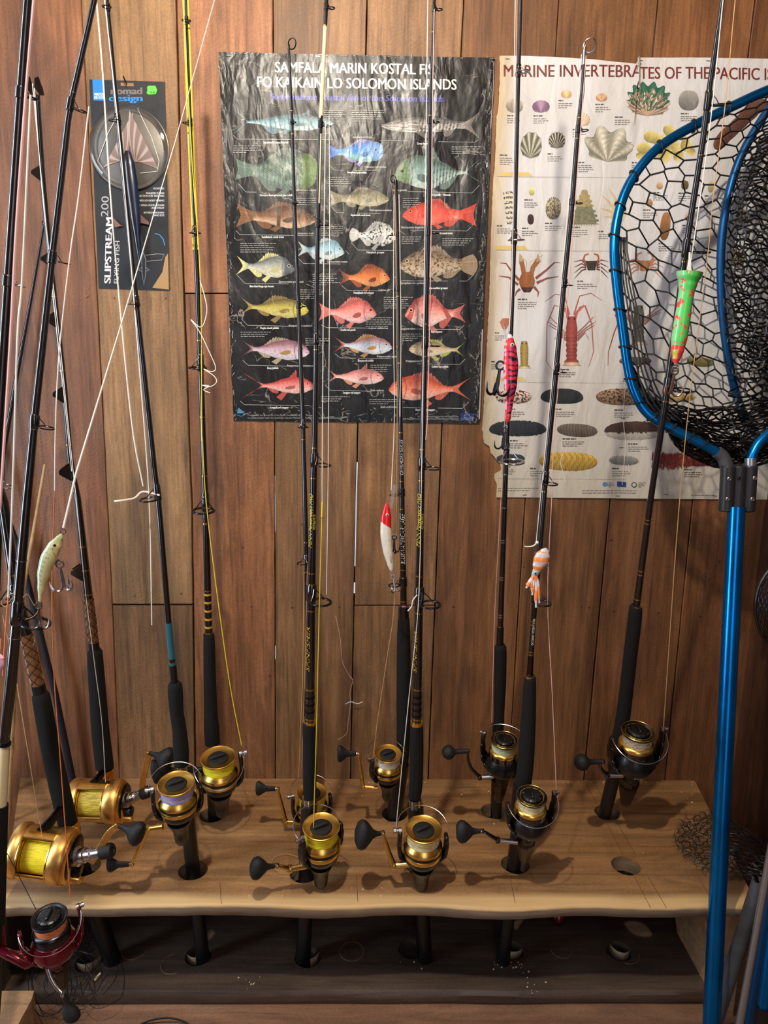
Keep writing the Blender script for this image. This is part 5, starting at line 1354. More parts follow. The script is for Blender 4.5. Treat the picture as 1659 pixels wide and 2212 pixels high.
tag(o, 'crumpled heap of fine dark netting on the right end of the shelf', 'netting', kind='stuff')
o = thing('sinker', onz(1587, 1838, ZS), 'dark lump weight lying under the netting on the shelf edge', 'weight'); MB().rbox(onz(1587, 1836, ZS+0.010), (0.017, 0.004, 0), (0, 0.011, 0), (0, 0, 0.010), 0.5).build('body', 'plastic_dark', o)

# ---------------------------------------------------------------- poles bottom right
def pole(name, label, cat, pts, rs, material, n=16):
    o = thing(name, (0, 0, 0), label, cat); P_ = [V(p) for p in pts]; d = (P_[-1]-P_[-2]).normalized()
    if P_[-1].z > 0.01: P_.append(P_[-1]+d*((P_[-1].z-0.012)/-d.z)); rs = rs+[rs[-1]]
    o.location = (P_[-1].x, P_[-1].y, 0); MB().tube(P_, rs, n).build('shaft', material, o); return o, P_
o, P_ = pole('gaff_handle', 'worn grey gaff handle leaning at bottom right behind the blue net handle', 'gaff', [at(1640, 1905, -.452), at(1561, 2154, -.452)], [0.013, 0.014], 'grey_pole')
MB().tube([P_[0]+V((-0.004, 0, 0.0)), P_[0]+V((-0.008, 0, 0.012)), P_[0]+V((-0.014, 0, 0.016))], [0.004, 0.003, 0.002], 8).build('hook_eye', 'gunmetal', o)
o, P_ = pole('aluminium_pole', 'thin bright aluminium pole slanting at the bottom right corner', 'pole', [at(1672, 1800, -.60), at(1650, 1925, -.60), at(1597, 2212, -.60)], [0.0062]*3, 'alu_pole')
o, P_ = pole('net_handle', 'blue metal pole at the bottom right corner with black clamp', 'pole', [at(1690, 1850, -.545), at(1646, 2195, -.56)], [0.010]*2, 'blue_anodised')
q = at(1648, 2192, -.56); MB().tube([q+V((0, 0, 0.018)), q-V((0, 0, 0.03))], 0.0125, 14).build('clamp', 'black_body', o)
o, P_ = pole('net_handle', 'dark blue pole half hidden between the pale pole and right edge', 'pole', [at(1668, 1905, -.50), at(1632, 2120, -.50)], [0.008]*2, 'blue_deep')

# ---------------------------------------------------------------- foreground at bottom left, oddments
p0 = at(76, 2136, -.52)
o = thing('timber_block', (p0.x-0.1, -.6, 0), 'pale sawn timber block end at the bottom left corner', 'timber'); zt = 0.075
mb = MB(); a_ = onz(74, 2140, zt); x1 = a_.x; y1 = a_.y
mb.prism([(x1-0.30, y1, 0), (x1, y1, 0), (x1+0.004, y1-0.02, 0), (x1+0.004, y1-0.22, 0), (x1-0.30, y1-0.22, 0)], (0, 0, zt)); mb.build('body', 'pale_wood', o, smooth=0)
def cord(name, label, pts, w_, material='wire_black', z=None):
    o = thing(name, (0, 0, 0), label, 'cord')
    P_ = [onz(x, y, z_) if Y_ is None else at(x, y, Y_) for x, y, Y_, z_ in pts]; P_ = catmull(P_, 6)
    MB().tube(P_, w_, 6).build('cord', material, o); return o
t = thing('wire_tangle', onz(190, 2140, ZL), 'tangle of thin black wire loops spilling over the dark lower board at left', 'wire')
for k in range(15):
    random.seed(40+k); q0 = random.uniform(0, 6.28); P_ = []
    cx, cy, rx, ry = random.uniform(90, 230), random.uniform(2075, 2150), random.uniform(25, 60), random.uniform(35, 85)
    for i in range(12):
        q = q0+i*0.5; x, y = cx+rx*cos(q)+8*random.random(), cy+ry*sin(q)*0.8+8*random.random()
        p = onz(x, min(2240, y), ZL+0.004+0.006*(k % 4)+0.006*random.random())
        P_.append(p)
    MB().tube(catmull(P_, 5), 0.0007, 5).build('wire', 'wire_black', t)
MB().tube([onz(205, 2116, ZL+.012), onz(217, 2103, ZL+.012)], 0.0024, 8).build('crimp', 'cream_butt', t)
t = thing('cord', onz(380, 2196, 0), 'dark cord arching over the floor at bottom left', 'cord')
MB().tube(catmull([onz(x, y, z_) for x, y, z_ in ((305, 2212, .003), (330, 2203, .012), (365, 2199, .015), (400, 2208, .006), (412, 2222, .003))], 6), 0.0018, 8).build('cord', 'wire_black', t)
t = thing('red_float', onz(1207, 1988, 0.05), 'small dark red float lying in the shadow under the shelf', 'float')
MB().rbox(onz(1207, 1985, ZL+0.016), (0.014, 0, 0.006), (0, 0.012, 0), (-0.006, 0, 0.016), 0.5).build('body', 'crimson', t)
# loose mono curls in front of the wall
t = thing('line_curl', at(758, 1500, -.02), 'wispy loose nylon curl hanging on the wall between the two middle rods', 'line')
line_px('curl', 'pink_line', [(725, 1330, -.012), (735, 1380, -.015), (740, 1430, -.015), (755, 1460, -.015), (762, 1470, -.02), (756, 1495, -.015), (757, 1520, -.015), (752, 1560, -.015), (748, 1585, -.015), (730, 1598, -.012)], t, 1.2)
line_px('knot', 'white_line', [(746, 1521, -.015), (758, 1516, -.018), (772, 1520, -.015), (783, 1516, -.015)], t, 1.8)

t = thing('line_curl', onz(615, 1870, ZS+.01), 'loose yellow nylon loop curled beside the handle of the front yellow reel', 'line')
MB().tube(catmull([onz(x, y, ZS+.004+.01*k/8) for k, (x, y) in enumerate(((655, 1862), (640, 1850), (615, 1844), (592, 1852), (588, 1868), (600, 1880), (622, 1880), (645, 1860), (652, 1852)))], 6), .0005, 5).build('curl', 'tan_line', t)
mb = MB(); rnd = random.Random(9)
for k in range(46):
    x, y = rnd.choice([(1085, 2075), (1120, 2090), (1135, 2130), (540, 2120), (888, 2075)]); p = onz(x+rnd.gauss(0, 16), max(2078, y+rnd.gauss(0, 9)), ZL+.0006); r_ = rnd.choice([.0008, .0013, .002])
    mb.lathe((p, V((1, 0, 0)), V((0, 1, 0)), V((0, 0, 1))), [(r_, -.0006), (r_*.9, .0004), (r_*.3, .001)], 5)
tag(mb.build('sawdust_crumbs', 'sawdust', None), 'pale sawdust crumbs spilled on the dark lower board', 'sawdust', kind='stuff')
# ---------------------------------------------------------------- posters
def paper(name, base, rough, crease, crack=0.0, spec=0.5, coat=0.0, vcol=True, stain=0.0, bumps=1.0):
    m, nt, b, N, L = nodes(name); b.inputs['Specular IOR Level'].default_value = spec
    g = N('ShaderNodeNewGeometry'); P = g.outputs['Position']
    def noi(sc, st=(1, 1, 1), det=4, dist=0.0):
        mp = N('ShaderNodeMapping'); mp.inputs['Scale'].default_value = st; L(P, mp.inputs['Vector'])
        n = N('ShaderNodeTexNoise'); n.inputs['Scale'].default_value = sc; n.inputs['Detail'].default_value = det; n.inputs['Distortion'].default_value = dist
        L(mp.outputs[0], n.inputs['Vector']); return n.outputs['Fac']
    def math_(op, a, b_=None, c=None):
        q = N('ShaderNodeMath'); q.operation = op
        for i, v in enumerate((a, b_, c)):
            if v is None: continue
            if isinstance(v, (int, float)): q.inputs[i].default_value = v
            else: L(v, q.inputs[i])
        return q.outputs[0]
    def mr(s, a0, a1, b0, b1):
        q = N('ShaderNodeMapRange'); q.inputs[1].default_value = a0; q.inputs[2].default_value = a1; q.inputs[3].default_value = b0; q.inputs[4].default_value = b1; L(s, q.inputs[0]); return q.outputs[0]
    if vcol:
        a = N('ShaderNodeAttribute'); a.attribute_name = 'Col'; col = a.outputs['Color']
    else:
        rgb = N('ShaderNodeRGB'); rgb.outputs[0].default_value = lin(base); col = rgb.outputs[0]
    # crack lines: contour of a noise field, masked to patches
    if crack:
        c1 = mr(math_('ABSOLUTE', math_('SUBTRACT', noi(9, (1, 1, 0.55), 6, 0.5), 0.5)), 0.0, 0.0055, 1, 0)
        c2 = mr(math_('ABSOLUTE', math_('SUBTRACT', noi(7, (0.5, 1, 1.6), 6, 0.4), 0.47)), 0.0, 0.004, 1, 0)
        msk = mr(noi(22, det=3), 0.50, 0.60, 0, 1); m2 = mr(noi(26, (1, 1.5, 1), 3), 0.52, 0.60, 0, 1)
        cc = math_('MAXIMUM', math_('MULTIPLY', c1, msk), math_('MULTIPLY', c2, m2)); cc = math_('MULTIPLY', cc, crack)
        mx = N('ShaderNodeMix'); mx.data_type = 'RGBA'; L(cc, mx.inputs['Factor']); L(col, mx.inputs['A']); mx.inputs['B'].default_value = (0.55, 0.5, 0.42, 1); col = mx.outputs['Result']
    if stain:
        st = mr(noi(5.5, det=5), 0.40, 0.7, 0, stain); mx = N('ShaderNodeMix'); mx.data_type = 'RGBA'; mx.blend_type = 'MULTIPLY'
        L(st, mx.inputs['Factor']); L(col, mx.inputs['A']); mx.inputs['B'].default_value = (0.74, 0.60, 0.42, 1); col = mx.outputs['Result']
    L(col, b.inputs['Base Color'])
    b.inputs['Coat Weight'].default_value = coat; b.inputs['Coat Roughness'].default_value = 0.25
    L(mr(noi(12), 0.3, 0.7, rough-0.06, rough+0.12), b.inputs['Roughness'])
    h = math_('ADD', math_('MULTIPLY', noi(22, (1, 1, 0.35), 2, 0.3), 1.0), math_('MULTIPLY', math_('ABSOLUTE', math_('SUBTRACT', noi(14, (1.2, 1, 0.5), 3, 0.6), 0.5)), 1.6))
    h = math_('ADD', h, math_('MULTIPLY', noi(70, (1, 1, 0.6), 3, 0.4), 0.18))
    bp = N('ShaderNodeBump'); bp.inputs['Strength'].default_value = crease; bp.inputs['Distance'].default_value = 0.006*bumps
    L(h, bp.inputs['Height']); L(bp.outputs[0], b.inputs['Normal'])
    return m
paper('poster_black', (20, 20, 21), 0.34, 0.65, crack=0.5, spec=0.44, coat=0.0)
paper('poster_white', (214, 208, 196), 0.5, 0.5, stain=0.22)
paper('card_print', (24, 27, 31), 0.42, 0.05)

def quadpt(c, u, v):   # bilinear in px: c = TL, TR, BR, BL
    x = (c[0][0]*(1-u)+c[1][0]*u)*(1-v)+(c[3][0]*(1-u)+c[2][0]*u)*v
    y = (c[0][1]*(1-u)+c[1][1]*u)*(1-v)+(c[3][1]*(1-u)+c[2][1]*u)*v
    return x, y
def dispA(p): return 0.0045+0.0022*noise.noise(V((p.x*9, 0, p.z*6)))+0.0011*noise.noise(V((p.x*26, 3, p.z*16)))
def dispB(p):
    d = 0.0065+0.0032*noise.noise(V((p.x*7+5, 0, p.z*4)))+0.0014*noise.noise(V((p.x*26, 7, p.z*9)))
    # the loose left-hand piece lifts at its upper edge
    t = max(0, min(1, (p.z-1.60)/0.3)); s = max(0, min(1, (p.x-0.30)/0.22)) if p.x < 0.535 else 0
    return d+0.010*t*t*s
def dispC(p): return 0.0030
class Sheet:
    def __init__(s, disp): s.disp = disp
    def P(s, x, y, off=0.0):
        p = at(x, y, 0.0); d = s.disp(p)+off; return V((p.x, -d, p.z))
PA, PB, PC = Sheet(dispA), Sheet(dispB), Sheet(dispC)
def grid_sheet(sheet, fn, nu, nv, name, material, parent, colf=None, keep=None, thick=0.0004):
    vs, cs, fs = [], [], []
    for j in range(nv+1):
        for i in range(nu+1):
            x, y = fn(i/nu, j/nv); vs.append(sheet.P(x, y)); cs.append(lin(colf(i/nu, j/nv, x, y)) if colf else (1, 1, 1, 1))
    for j in range(nv):
        for i in range(nu):
            if keep and not keep((i+.5)/nu, (j+.5)/nv): continue
            a = j*(nu+1)+i; fs.append((a, a+nu+1, a+nu+2, a+1))
    k = len(vs); vs2 = vs+[p+V((0, thick, 0)) for p in vs]; fs2 = fs+[tuple(reversed([q+k for q in f])) for f in fs]
    edges = {}
    for f in fs:
        for a, b in zip(f, f[1:]+f[:1]): edges[(a, b)] = 1
    for (a, b) in list(edges):
        if (b, a) not in edges: fs2.append((b, a, a+k, b+k))
    mb = MB(); mb.useC = True; mb.add(vs2, fs2, cs+cs); return mb.build(name, material, parent, smooth=30)
class Pic:
    """flat printed artwork: px coordinates laid on a sheet"""
    def __init__(s, sheet): s.sh = sheet; s.mb = MB(); s.mb.useC = True; s.z = 0.00035
    def grid(s, f, colf, nu, nv, z=None):
        z = s.z if z is None else z; vs, cs, fs = [], [], []
        for j in range(nv+1):
            for i in range(nu+1):
                x, y = f(i/nu, j/nv); vs.append(s.sh.P(x, y, z)); cs.append(lin(colf(i/nu, j/nv)))
        for j in range(nv):
            for i in range(nu): a = j*(nu+1)+i; fs.append((a, a+1, a+nu+2, a+nu+1))
        s.mb.add(vs, fs, cs); s.z += 0.000012
    def poly(s, pts, c, z=None):
        z = s.z if z is None else z
        s.mb.add([s.sh.P(x, y, z) for x, y in pts], [tuple(range(len(pts)))], [lin(c)]*len(pts)); s.z += 0.000012
    def stroke(s, pts, w_, c, w2=None):
        n = len(pts); vs, fs = [], []
        for i, (x, y) in enumerate(pts):
            a, b = pts[max(0, i-1)], pts[min(n-1, i+1)]; dx, dy = b[0]-a[0], b[1]-a[1]; l = math.hypot(dx, dy) or 1
            ww = (w_+((w2 if w2 is not None else w_)-w_)*i/max(1, n-1))/2; vs += [s.sh.P(x-dy/l*ww, y+dx/l*ww, s.z), s.sh.P(x+dy/l*ww, y-dx/l*ww, s.z)]
        for i in range(n-1): fs.append((2*i, 2*i+1, 2*i+3, 2*i+2))
        s.mb.add(vs, fs, [lin(c)]*len(vs)); s.z += 0.000006
    def disc(s, x, y, rx, ry, c, n=14, rot=0):
        cr, sr = cos(rot), sin(rot)
        s.poly([(x+rx*cos(2*pi*k/n)*cr-ry*sin(2*pi*k/n)*sr, y+rx*cos(2*pi*k/n)*sr+ry*sin(2*pi*k/n)*cr) for k in range(n)], c)
    def text(s, t, x, y, cap, c, width=None, slant=0, rise=0.0, bold=0, align='l', sx=1.0, rot=0.0):
        """x, y = left end of the baseline in px; cap = capital height px"""
        vs, fs, wd = layout(t, 1.0, slant); k = cap/0.7; kx = (width/wd) if width else k*sx; W_ = wd*kx
        if align == 'c': x -= W_/2
        if align == 'r': x -= W_
        cr, sr = cos(rot), sin(rot)
        for dx in ([0] if not bold else [-bold/2, 0, bold/2]):
            s.mb.add([s.sh.P(x+(a*kx+dx)*cr+b*k*sr, y+rise*(a*kx)+(a*kx+dx)*sr-b*k*cr, s.z) for a, b in vs], fs, [lin(c)]*len(vs)); s.z += 0.000006
    def blurb(s, x, y, wd, n, c, lh=5.2, h=2.2, sk=0.0, seed=0, align='l'):
        rnd = random.Random(seed+int(x)*7+int(y))
        for i in range(n):
            ln = wd*(rnd.uniform(0.72, 1) if i < n-1 else rnd.uniform(0.4, 0.8)); q = x if align == 'l' else x+wd-ln; e = q+ln
            while q < e:
                l = rnd.uniform(3, 9); yy = y+i*lh+sk*(q-x); 
                s.mb.add([s.sh.P(q, yy, s.z), s.sh.P(min(e, q+l), yy+sk*l, s.z), s.sh.P(min(e, q+l), yy+h, s.z), s.sh.P(q, yy+h, s.z)], [(0, 1, 2, 3)], [lin(c)]*4); q += l+1.6
        s.z += 0.000006
    def build(s, name, material, parent): return s.mb.build(name, material, parent, smooth=0, recalc=False)

# ---- black fish poster
pA = thing('fish_poster', at(770, 915, -.003), 'creased glossy black poster of coastal food fish of the Solomon Islands', 'poster')
CA = [(473, 114), (1068, 127), (1034, 915), (505, 908)]
grid_sheet(PA, lambda u, v: quadpt(CA, u+0.0015*noise.noise(V((v*40, u, 1)))*(1 if u in (0, 1) else 0), v+0.0012*noise.noise(V((u*40, v, 4)))*(1 if v in (0, 1) else 0)), 100, 130, 'paper_sheet', 'poster_black', pA, lambda u, v, x, y: (21, 21, 22))
PROF = {  # (t, top, bottom) as fractions of body height, nose to tail root
 'mackerel': [(0, .02, .04), (.1, .26, .26), (.3, .46, .46), (.5, .5, .46), (.7, .34, .32), (.9, .12, .12), (1, .07, .07)],
 'snapper': [(0, .0, .08), (.08, .22, .2), (.22, .5, .34), (.36, .56, .44), (.55, .46, .4), (.75, .24, .24), (.9, .13, .12), (1, .13, .12)],
 'jobfish': [(0, .02, .08), (.07, .26, .24), (.2, .46, .40), (.38, .54, .46), (.6, .42, .38), (.8, .2, .2), (.92, .11, .11), (1, .11, .11)],
 'grouper': [(0, .02, .12), (.1, .24, .28), (.25, .44, .42), (.42, .52, .46), (.6, .46, .4), (.8, .26, .24), (1, .19, .19)],
 'parrot': [(0, .30, .12), (.03, .40, .26), (.12, .52, .40), (.3, .56, .46), (.5, .50, .46), (.7, .34, .34), (.88, .17, .17), (1, .16, .16)],
 'trevally': [(0, .0, .06), (.06, .24, .12), (.16, .44, .22), (.34, .55, .36), (.5, .50, .44), (.7, .28, .26), (.9, .06, .06), (1, .04, .04)],
 'barracuda': [(0, .05, .1), (.1, .2, .3), (.22, .42, .42), (.4, .5, .46), (.7, .44, .42), (.9, .26, .24), (1, .24, .22)],
}
def fish(name, nose, tail, h, prof, back, mid, belly, fin, tailh, fork=0.5, dorsal=(.22, .8, .3, 0), anal=(.6, .82, .28), pelv=(.36, .3), spots=None, bars=None, scales=0.0, eyec=(230, 220, 160), eyer=0.05, tailc=None, pec=None, tb=0.80, headc=None, rnd=False, spiny=True):
    pc = Pic(PA); nx, ny = nose; tx, ty = tail; L_ = math.hypot(tx-nx, ty-ny); e = ((tx-nx)/L_, (ty-ny)/L_)
    p = (e[1], -e[0]); 
    if p[1] > 0: p = (-p[0], -p[1])
    pr = PROF[prof]
    def hp(t):
        for k in range(len(pr)-1):
            if t <= pr[k+1][0] or k == len(pr)-2:
                f = (t-pr[k][0])/(pr[k+1][0]-pr[k][0]); f = max(0, min(1, f)); f = f*f*(3-2*f)*0.5+f*0.5
                return (pr[k][1]+(pr[k+1][1]-pr[k][1])*f)*h, (pr[k][2]+(pr[k+1][2]-pr[k][2])*f)*h
    def pt(t, s_): return nx+e[0]*t*L_+p[0]*s_, ny+e[1]*t*L_+p[1]*s_
    nz = lambda a, b, s_=0: noise.noise(V((a, b, s_+len(name))))
    fc2 = tuple(c*0.62 for c in fin)
    # tail
    def tf(u, v):
        w_ = 2*v-1; hb = (hp(1)[0]+hp(1)[1])*0.5; te = 1-fork*(1-tb)*(1-abs(w_)**1.3) if not rnd else 1-(1-tb)*0.3*abs(w_)**2.5
        t = tb+(te-tb)*u; hh = hb+(tailh/2-hb)*(u**1.25 if not rnd else u**0.6); off = (hp(1)[0]-hp(1)[1])*0.5*(1-u)
        return pt(t, w_*hh+off)
    tc = tailc or fin
    pc.grid(tf, lambda u, v: mixc(mixc(mid, tc, u*1.6), tuple(c*0.68 for c in tc), 0.55 if int(v*22) % 2 else 0.0), 8, 22)
    # fins behind the body
    d0, d1, dh, dm = dorsal
    def df(u, v):
        t = d0+(d1-d0)*u; base = hp(t/tb if t < tb else 1)[0]*0.9
        prf = sin(pi*min(1, u*1.15+0.06))**0.6*(1-0.45*abs(2*u-0.95)) if dm == 0 else max(0, (1-u*3.2))*1.0+0.25*(1-u)
        sp = (0.12*(1 if int(u*22) % 2 else -1) if (spiny and u < 0.62) else 0)
        return pt(t, base+v*dh*h*max(0.04, prf*(1+sp)))
    pc.grid(df, lambda u, v: mixc(fc2, fin, 0.35+0.65*v) if int(u*26) % 2 else mixc(fc2, fin, 0.2), 44, 3)
    a0, a1, ah = anal
    pc.grid(lambda u, v: pt(a0+(a1-a0)*u, -hp((a0+(a1-a0)*u)/tb)[1]*0.9-v*ah*h*(sin(pi*min(1, (u)*0.9+0.12))**0.7)*(1-0.4*u)), lambda u, v: mixc(fc2, fin, 0.9 if int(u*14) % 2 else 0.45), 16, 3)
    q0, qh = pelv
    pc.grid(lambda u, v: pt(q0+0.07*u+v*0.10, -hp((q0+.05)/tb)[1]*0.85-v*qh*h*(1-0.35*u)), lambda u, v: mixc(fc2, fin, 0.9 if int(u*8) % 2 else 0.5), 8, 3)
    def bodyc(u, v):     # v 0 bottom .. 1 top
        c = mixc(belly, mid, (v-0.12)*2.6); c = mixc(c, back, (v-0.55)*2.3)
        if headc and u < 0.26: c = mixc(headc, c, (u-0.2)*16)
        k = 1+0.16*nz(u*22, v*12)+0.08*nz(u*60, v*30)
        if scales and u > 0.2:
            sx = (u*34) % 1; row = int(u*34) % 2; sy = (v*11+row*0.5) % 1; k *= 1-scales*(1 if (abs(sy-0.5) > 0.36 or sx < 0.22) else 0)
        if abs(u-0.24-0.03*cos((v-.5)*4)) < 0.010: k *= 0.72
        k *= 0.86+0.2*sin(pi*min(1, max(0, v)))
        if bars:
            for bt, bw_, bc, slant_ in bars:
                if abs(u-bt-slant_*(v-.5)) < bw_: c = mixc(c, bc, 0.85)
        if spots:
            n_, sc_, col_ = spots
            if noise.noise(V((u*n_, v*n_*sc_, 2.2))) > 0.22: c = mixc(c, col_, 0.9)
        return tuple(min(255, x*k) for x in c)
    pc.grid(lambda u, v: pt(u*tb, -hp(u)[1]+(hp(u)[0]+hp(u)[1])*v), bodyc, 84, 24)
    # pectoral fin, eye, mouth
    pcx = 0.27; pcol = pec or tuple(c*0.8 for c in mid)
    pc.grid(lambda u, v: pt(pcx+0.15*u, -0.06*h-0.10*h*u+(v-0.5)*h*0.22*sin(pi*min(1, u*0.85+0.15))**0.7), lambda u, v: tuple(c*(0.8 if int(v*9) % 2 else 1.0) for c in pcol), 8, 9)
    ex_, ey_ = pt(0.10 if prof != 'parrot' else 0.13, h*0.13); r_ = max(2.2, h*eyer*1.15)
    pc.disc(ex_, ey_, r_*1.05, r_*1.05, mixc(mid, eyec, .6)); pc.disc(ex_, ey_, r_*0.72, r_*0.72, (12, 12, 12))
    a, b = pt(0.0, -h*0.03), pt(0.06, -h*0.055); pc.stroke([a, b], 1.1, tuple(c*0.45 for c in mid), 0.5)
    o = pc.build('fish_picture', 'poster_black', pA); o['label'] = name
    return pt
fish('Spanish mackerel picture, silver teal with narrow body', (723, 268), (505, 264), 36, 'mackerel', (58, 92, 100), (110, 150, 158), (176, 200, 200), (98, 132, 140), 54, 0.95, (.25, .5, .30, 1), (.55, .72, .5), (.4, .34), bars=[(.30+.055*k, .007, (60, 92, 100), .02) for k in range(12)], tb=0.86)
fish('green humphead parrotfish picture', (684, 378), (510, 367), 82, 'parrot', (74, 98, 84), (96, 124, 108), (118, 142, 130), (96, 116, 104), 46, 0.15, (.18, .76, .22, 0), (.48, .74, .24), (.30, .28), scales=0.35, headc=(104, 128, 74), eyer=.018, tb=.82, spiny=False)
fish('saddleback coral trout picture, brown', (683, 474), (511, 466), 50, 'grouper', (88, 58, 38), (120, 82, 52), (200, 170, 140), (132, 90, 56), 52, 0.25, (.28, .72, .26, 0), (.55, .76, .36), (.40, .30), bars=[(.34, .03, (60, 40, 30), .0), (.6, .03, (60, 40, 30), 0)], pec=(84, 52, 34), tb=.78)
fish('blue-lined large-eye bream picture, silver with pale yellow fins', (637, 582), (511, 574), 48, 'snapper', (108, 112, 110), (160, 162, 150), (206, 206, 180), (224, 222, 150), 42, 0.55, (.28, .72, .28, 0), (.55, .78, .3), (.38, .34), eyer=.06, pec=(200, 196, 130), headc=(90, 96, 104))
fish('purple cheek jobfish picture, yellow olive', (667, 671), (515, 661), 42, 'jobfish', (112, 96, 52), (178, 166, 78), (200, 190, 120), (156, 130, 80), 46, 0.75, (.30, .74, .30, 0), (.55, .74, .26), (.36, .42), pec=(150, 130, 60), headc=(186, 178, 70))
fish('rosy jobfish picture, lilac pink', (669, 760), (517, 752), 44, 'jobfish', (140, 92, 100), (190, 160, 172), (206, 200, 208), (186, 168, 140), 42, 0.8, (.30, .74, .26, 0), (.55, .74, .22), (.36, .36), pec=(172, 146, 84), tailc=(120, 72, 84))
fish('longtail red snapper picture', (680, 834), (525, 832), 36, 'jobfish', (190, 66, 62), (216, 130, 122), (226, 186, 176), (206, 90, 84), 54, 0.92, (.25, .6, .38, 1), (.5, .66, .3), (.36, .55), tailc=(196, 68, 64), tb=.72)
fish('steephead parrotfish picture, bright blue', (827, 331), (711, 330), 44, 'parrot', (60, 120, 196), (70, 142, 214), (150, 200, 190), (140, 140, 200), 30, 0.2, (.2, .74, .20, 0), (.5, .74, .22), (.33, .3), scales=.22, headc=(120, 160, 210), tb=.84, spiny=False, tailc=(70, 110, 200))
fish('squaretail coral trout picture, olive grey', (840, 430), (713, 430), 38, 'grouper', (98, 92, 72), (136, 128, 100), (180, 172, 140), (140, 134, 108), 36, 0.12, (.3, .74, .26, 0), (.56, .76, .34), (.36, .3), pec=(140, 146, 130))
fish('humpback grouper picture, white with black spots', (857, 512), (755, 508), 50, 'snapper', (196, 196, 188), (214, 214, 206), (220, 220, 214), (200, 200, 192), 30, 0.0, (.28, .76, .24, 0), (.54, .78, .3), (.36, .32), spots=(20, .55, (24, 24, 24)), rnd=True, pec=(214, 214, 208), tb=.80)
fish('pale blue bream picture', (744, 545), (643, 539), 44, 'snapper', (116, 150, 164), (150, 184, 198), (206, 214, 210), (190, 206, 206), 34, 0.5, (.28, .72, .24, 0), (.55, .78, .3), (.38, .3))
fish('humpback red snapper picture, orange', (842, 601), (732, 600), 44, 'snapper', (176, 96, 48), (214, 120, 60), (222, 160, 100), (176, 86, 50), 36, 0.45, (.24, .72, .26, 0), (.55, .78, .32), (.36, .38), tailc=(128, 58, 44), pec=(150, 60, 34))
fish('scarlet sea perch picture, pink', (813, 677), (690, 674), 52, 'snapper', (196, 84, 76), (222, 140, 132), (232, 184, 178), (222, 120, 110), 38, 0.2, (.24, .76, .24, 0), (.55, .78, .32), (.36, .34), pec=(178, 80, 76), eyec=(220, 90, 70))
fish('sharptooth jobfish picture, pale blue and pink', (847, 750), (719, 744), 38, 'jobfish', (170, 110, 104), (176, 186, 200), (214, 222, 226), (206, 156, 100), 38, 0.75, (.26, .72, .28, 0), (.55, .74, .24), (.36, .34), pec=(206, 150, 76), tailc=(190, 90, 66))
fish('longjaw red snapper picture, small and pink', (829, 816), (700, 812), 34, 'jobfish', (206, 120, 112), (224, 160, 154), (232, 206, 200), (222, 150, 120), 46, 0.85, (.28, .6, .34, 1), (.52, .68, .3), (.36, .38), pec=(202, 120, 112))
fish('great barracuda picture, grey with dark spots', (824, 272), (1038, 272), 34, 'barracuda', (96, 92, 88), (160, 156, 150), (196, 192, 186), (120, 114, 108), 62, 0.6, (.60, .70, .9, 1), (.62, .74, .5), (.33, .45), bars=[(.45+.042*k, .008, (60, 58, 56), .03) for k in range(12)], spots=(9, 2.2, (60, 60, 58)), tb=.84)
fish('giant trevally picture, silver green', (850, 382), (1038, 371), 78, 'trevally', (74, 100, 86), (124, 150, 146), (176, 196, 190), (110, 132, 124), 52, 0.9, (.46, .74, .30, 1), (.52, .74, .26), (.36, .28), headc=(98, 122, 88), bars=[(.52+.045*k, .008, (50, 62, 56), .04) for k in range(9)], tb=.82, eyec=(110, 130, 50))
fish('leopard coral trout picture, bright red', (870, 464), (1029, 465), 52, 'grouper', (196, 64, 46), (216, 74, 56), (222, 96, 76), (206, 70, 54), 50, 0.2, (.30, .74, .28, 0), (.56, .76, .34), (.38, .26), pec=(206, 70, 54), tb=.78, spiny=False)
fish('brown-marbled grouper picture, tan with dark spots', (862, 572), (1031, 573), 62, 'grouper', (120, 98, 74), (160, 138, 110), (190, 172, 146), (158, 138, 112), 46, 0.0, (.28, .76, .26, 0), (.56, .78, .3), (.38, .26), spots=(30, .5, (62, 44, 32)), rnd=True, pec=(150, 128, 102), tb=.80)
fish('red emperor picture, pink with dark red bands', (875, 679), (1005, 677), 66, 'snapper', (196, 96, 86), (218, 150, 140), (230, 200, 188), (200, 100, 90), 40, 0.45, (.26, .74, .24, 0), (.56, .78, .34), (.36, .3), bars=[(.12, .06, (168, 62, 54), .12), (.48, .05, (168, 62, 54), .10), (.86, .05, (168, 62, 54), -.1)])
fish('golden eye jobfish picture, tan with yellow-green fins', (883, 754), (1008, 756), 34, 'jobfish', (148, 130, 98), (186, 166, 136), (206, 198, 172), (176, 184, 84), 38, 0.8, (.26, .72, .24, 0), (.54, .74, .28), (.36, .4), tailc=(176, 180, 90))
fish('ruby snapper picture, large and orange red', (840, 840), (1017, 840), 54, 'jobfish', (190, 76, 44), (212, 118, 92), (226, 170, 148), (206, 100, 76), 50, 0.7, (.28, .74, .30, 0), (.56, .74, .3), (.36, .38), pec=(186, 84, 66), tb=.78)
tx = Pic(PA); WH = (222, 222, 218); GY = (168, 168, 164)
tx.text("SAMFALA MARIN KOSTAL FIS", 594, 158, 23, WH, width=342, rise=0.014, bold=1.4)
tx.text("FO KAIKAIN LO SOLOMON ISLANDS", 555, 190, 23, WH, width=431, rise=0.014, bold=1.4)
tx.text("Some marine coastal fish of the Solomon Islands", 583, 217, 14, (84, 88, 176), width=374, slant=.2, rise=0.014, bold=1.2)
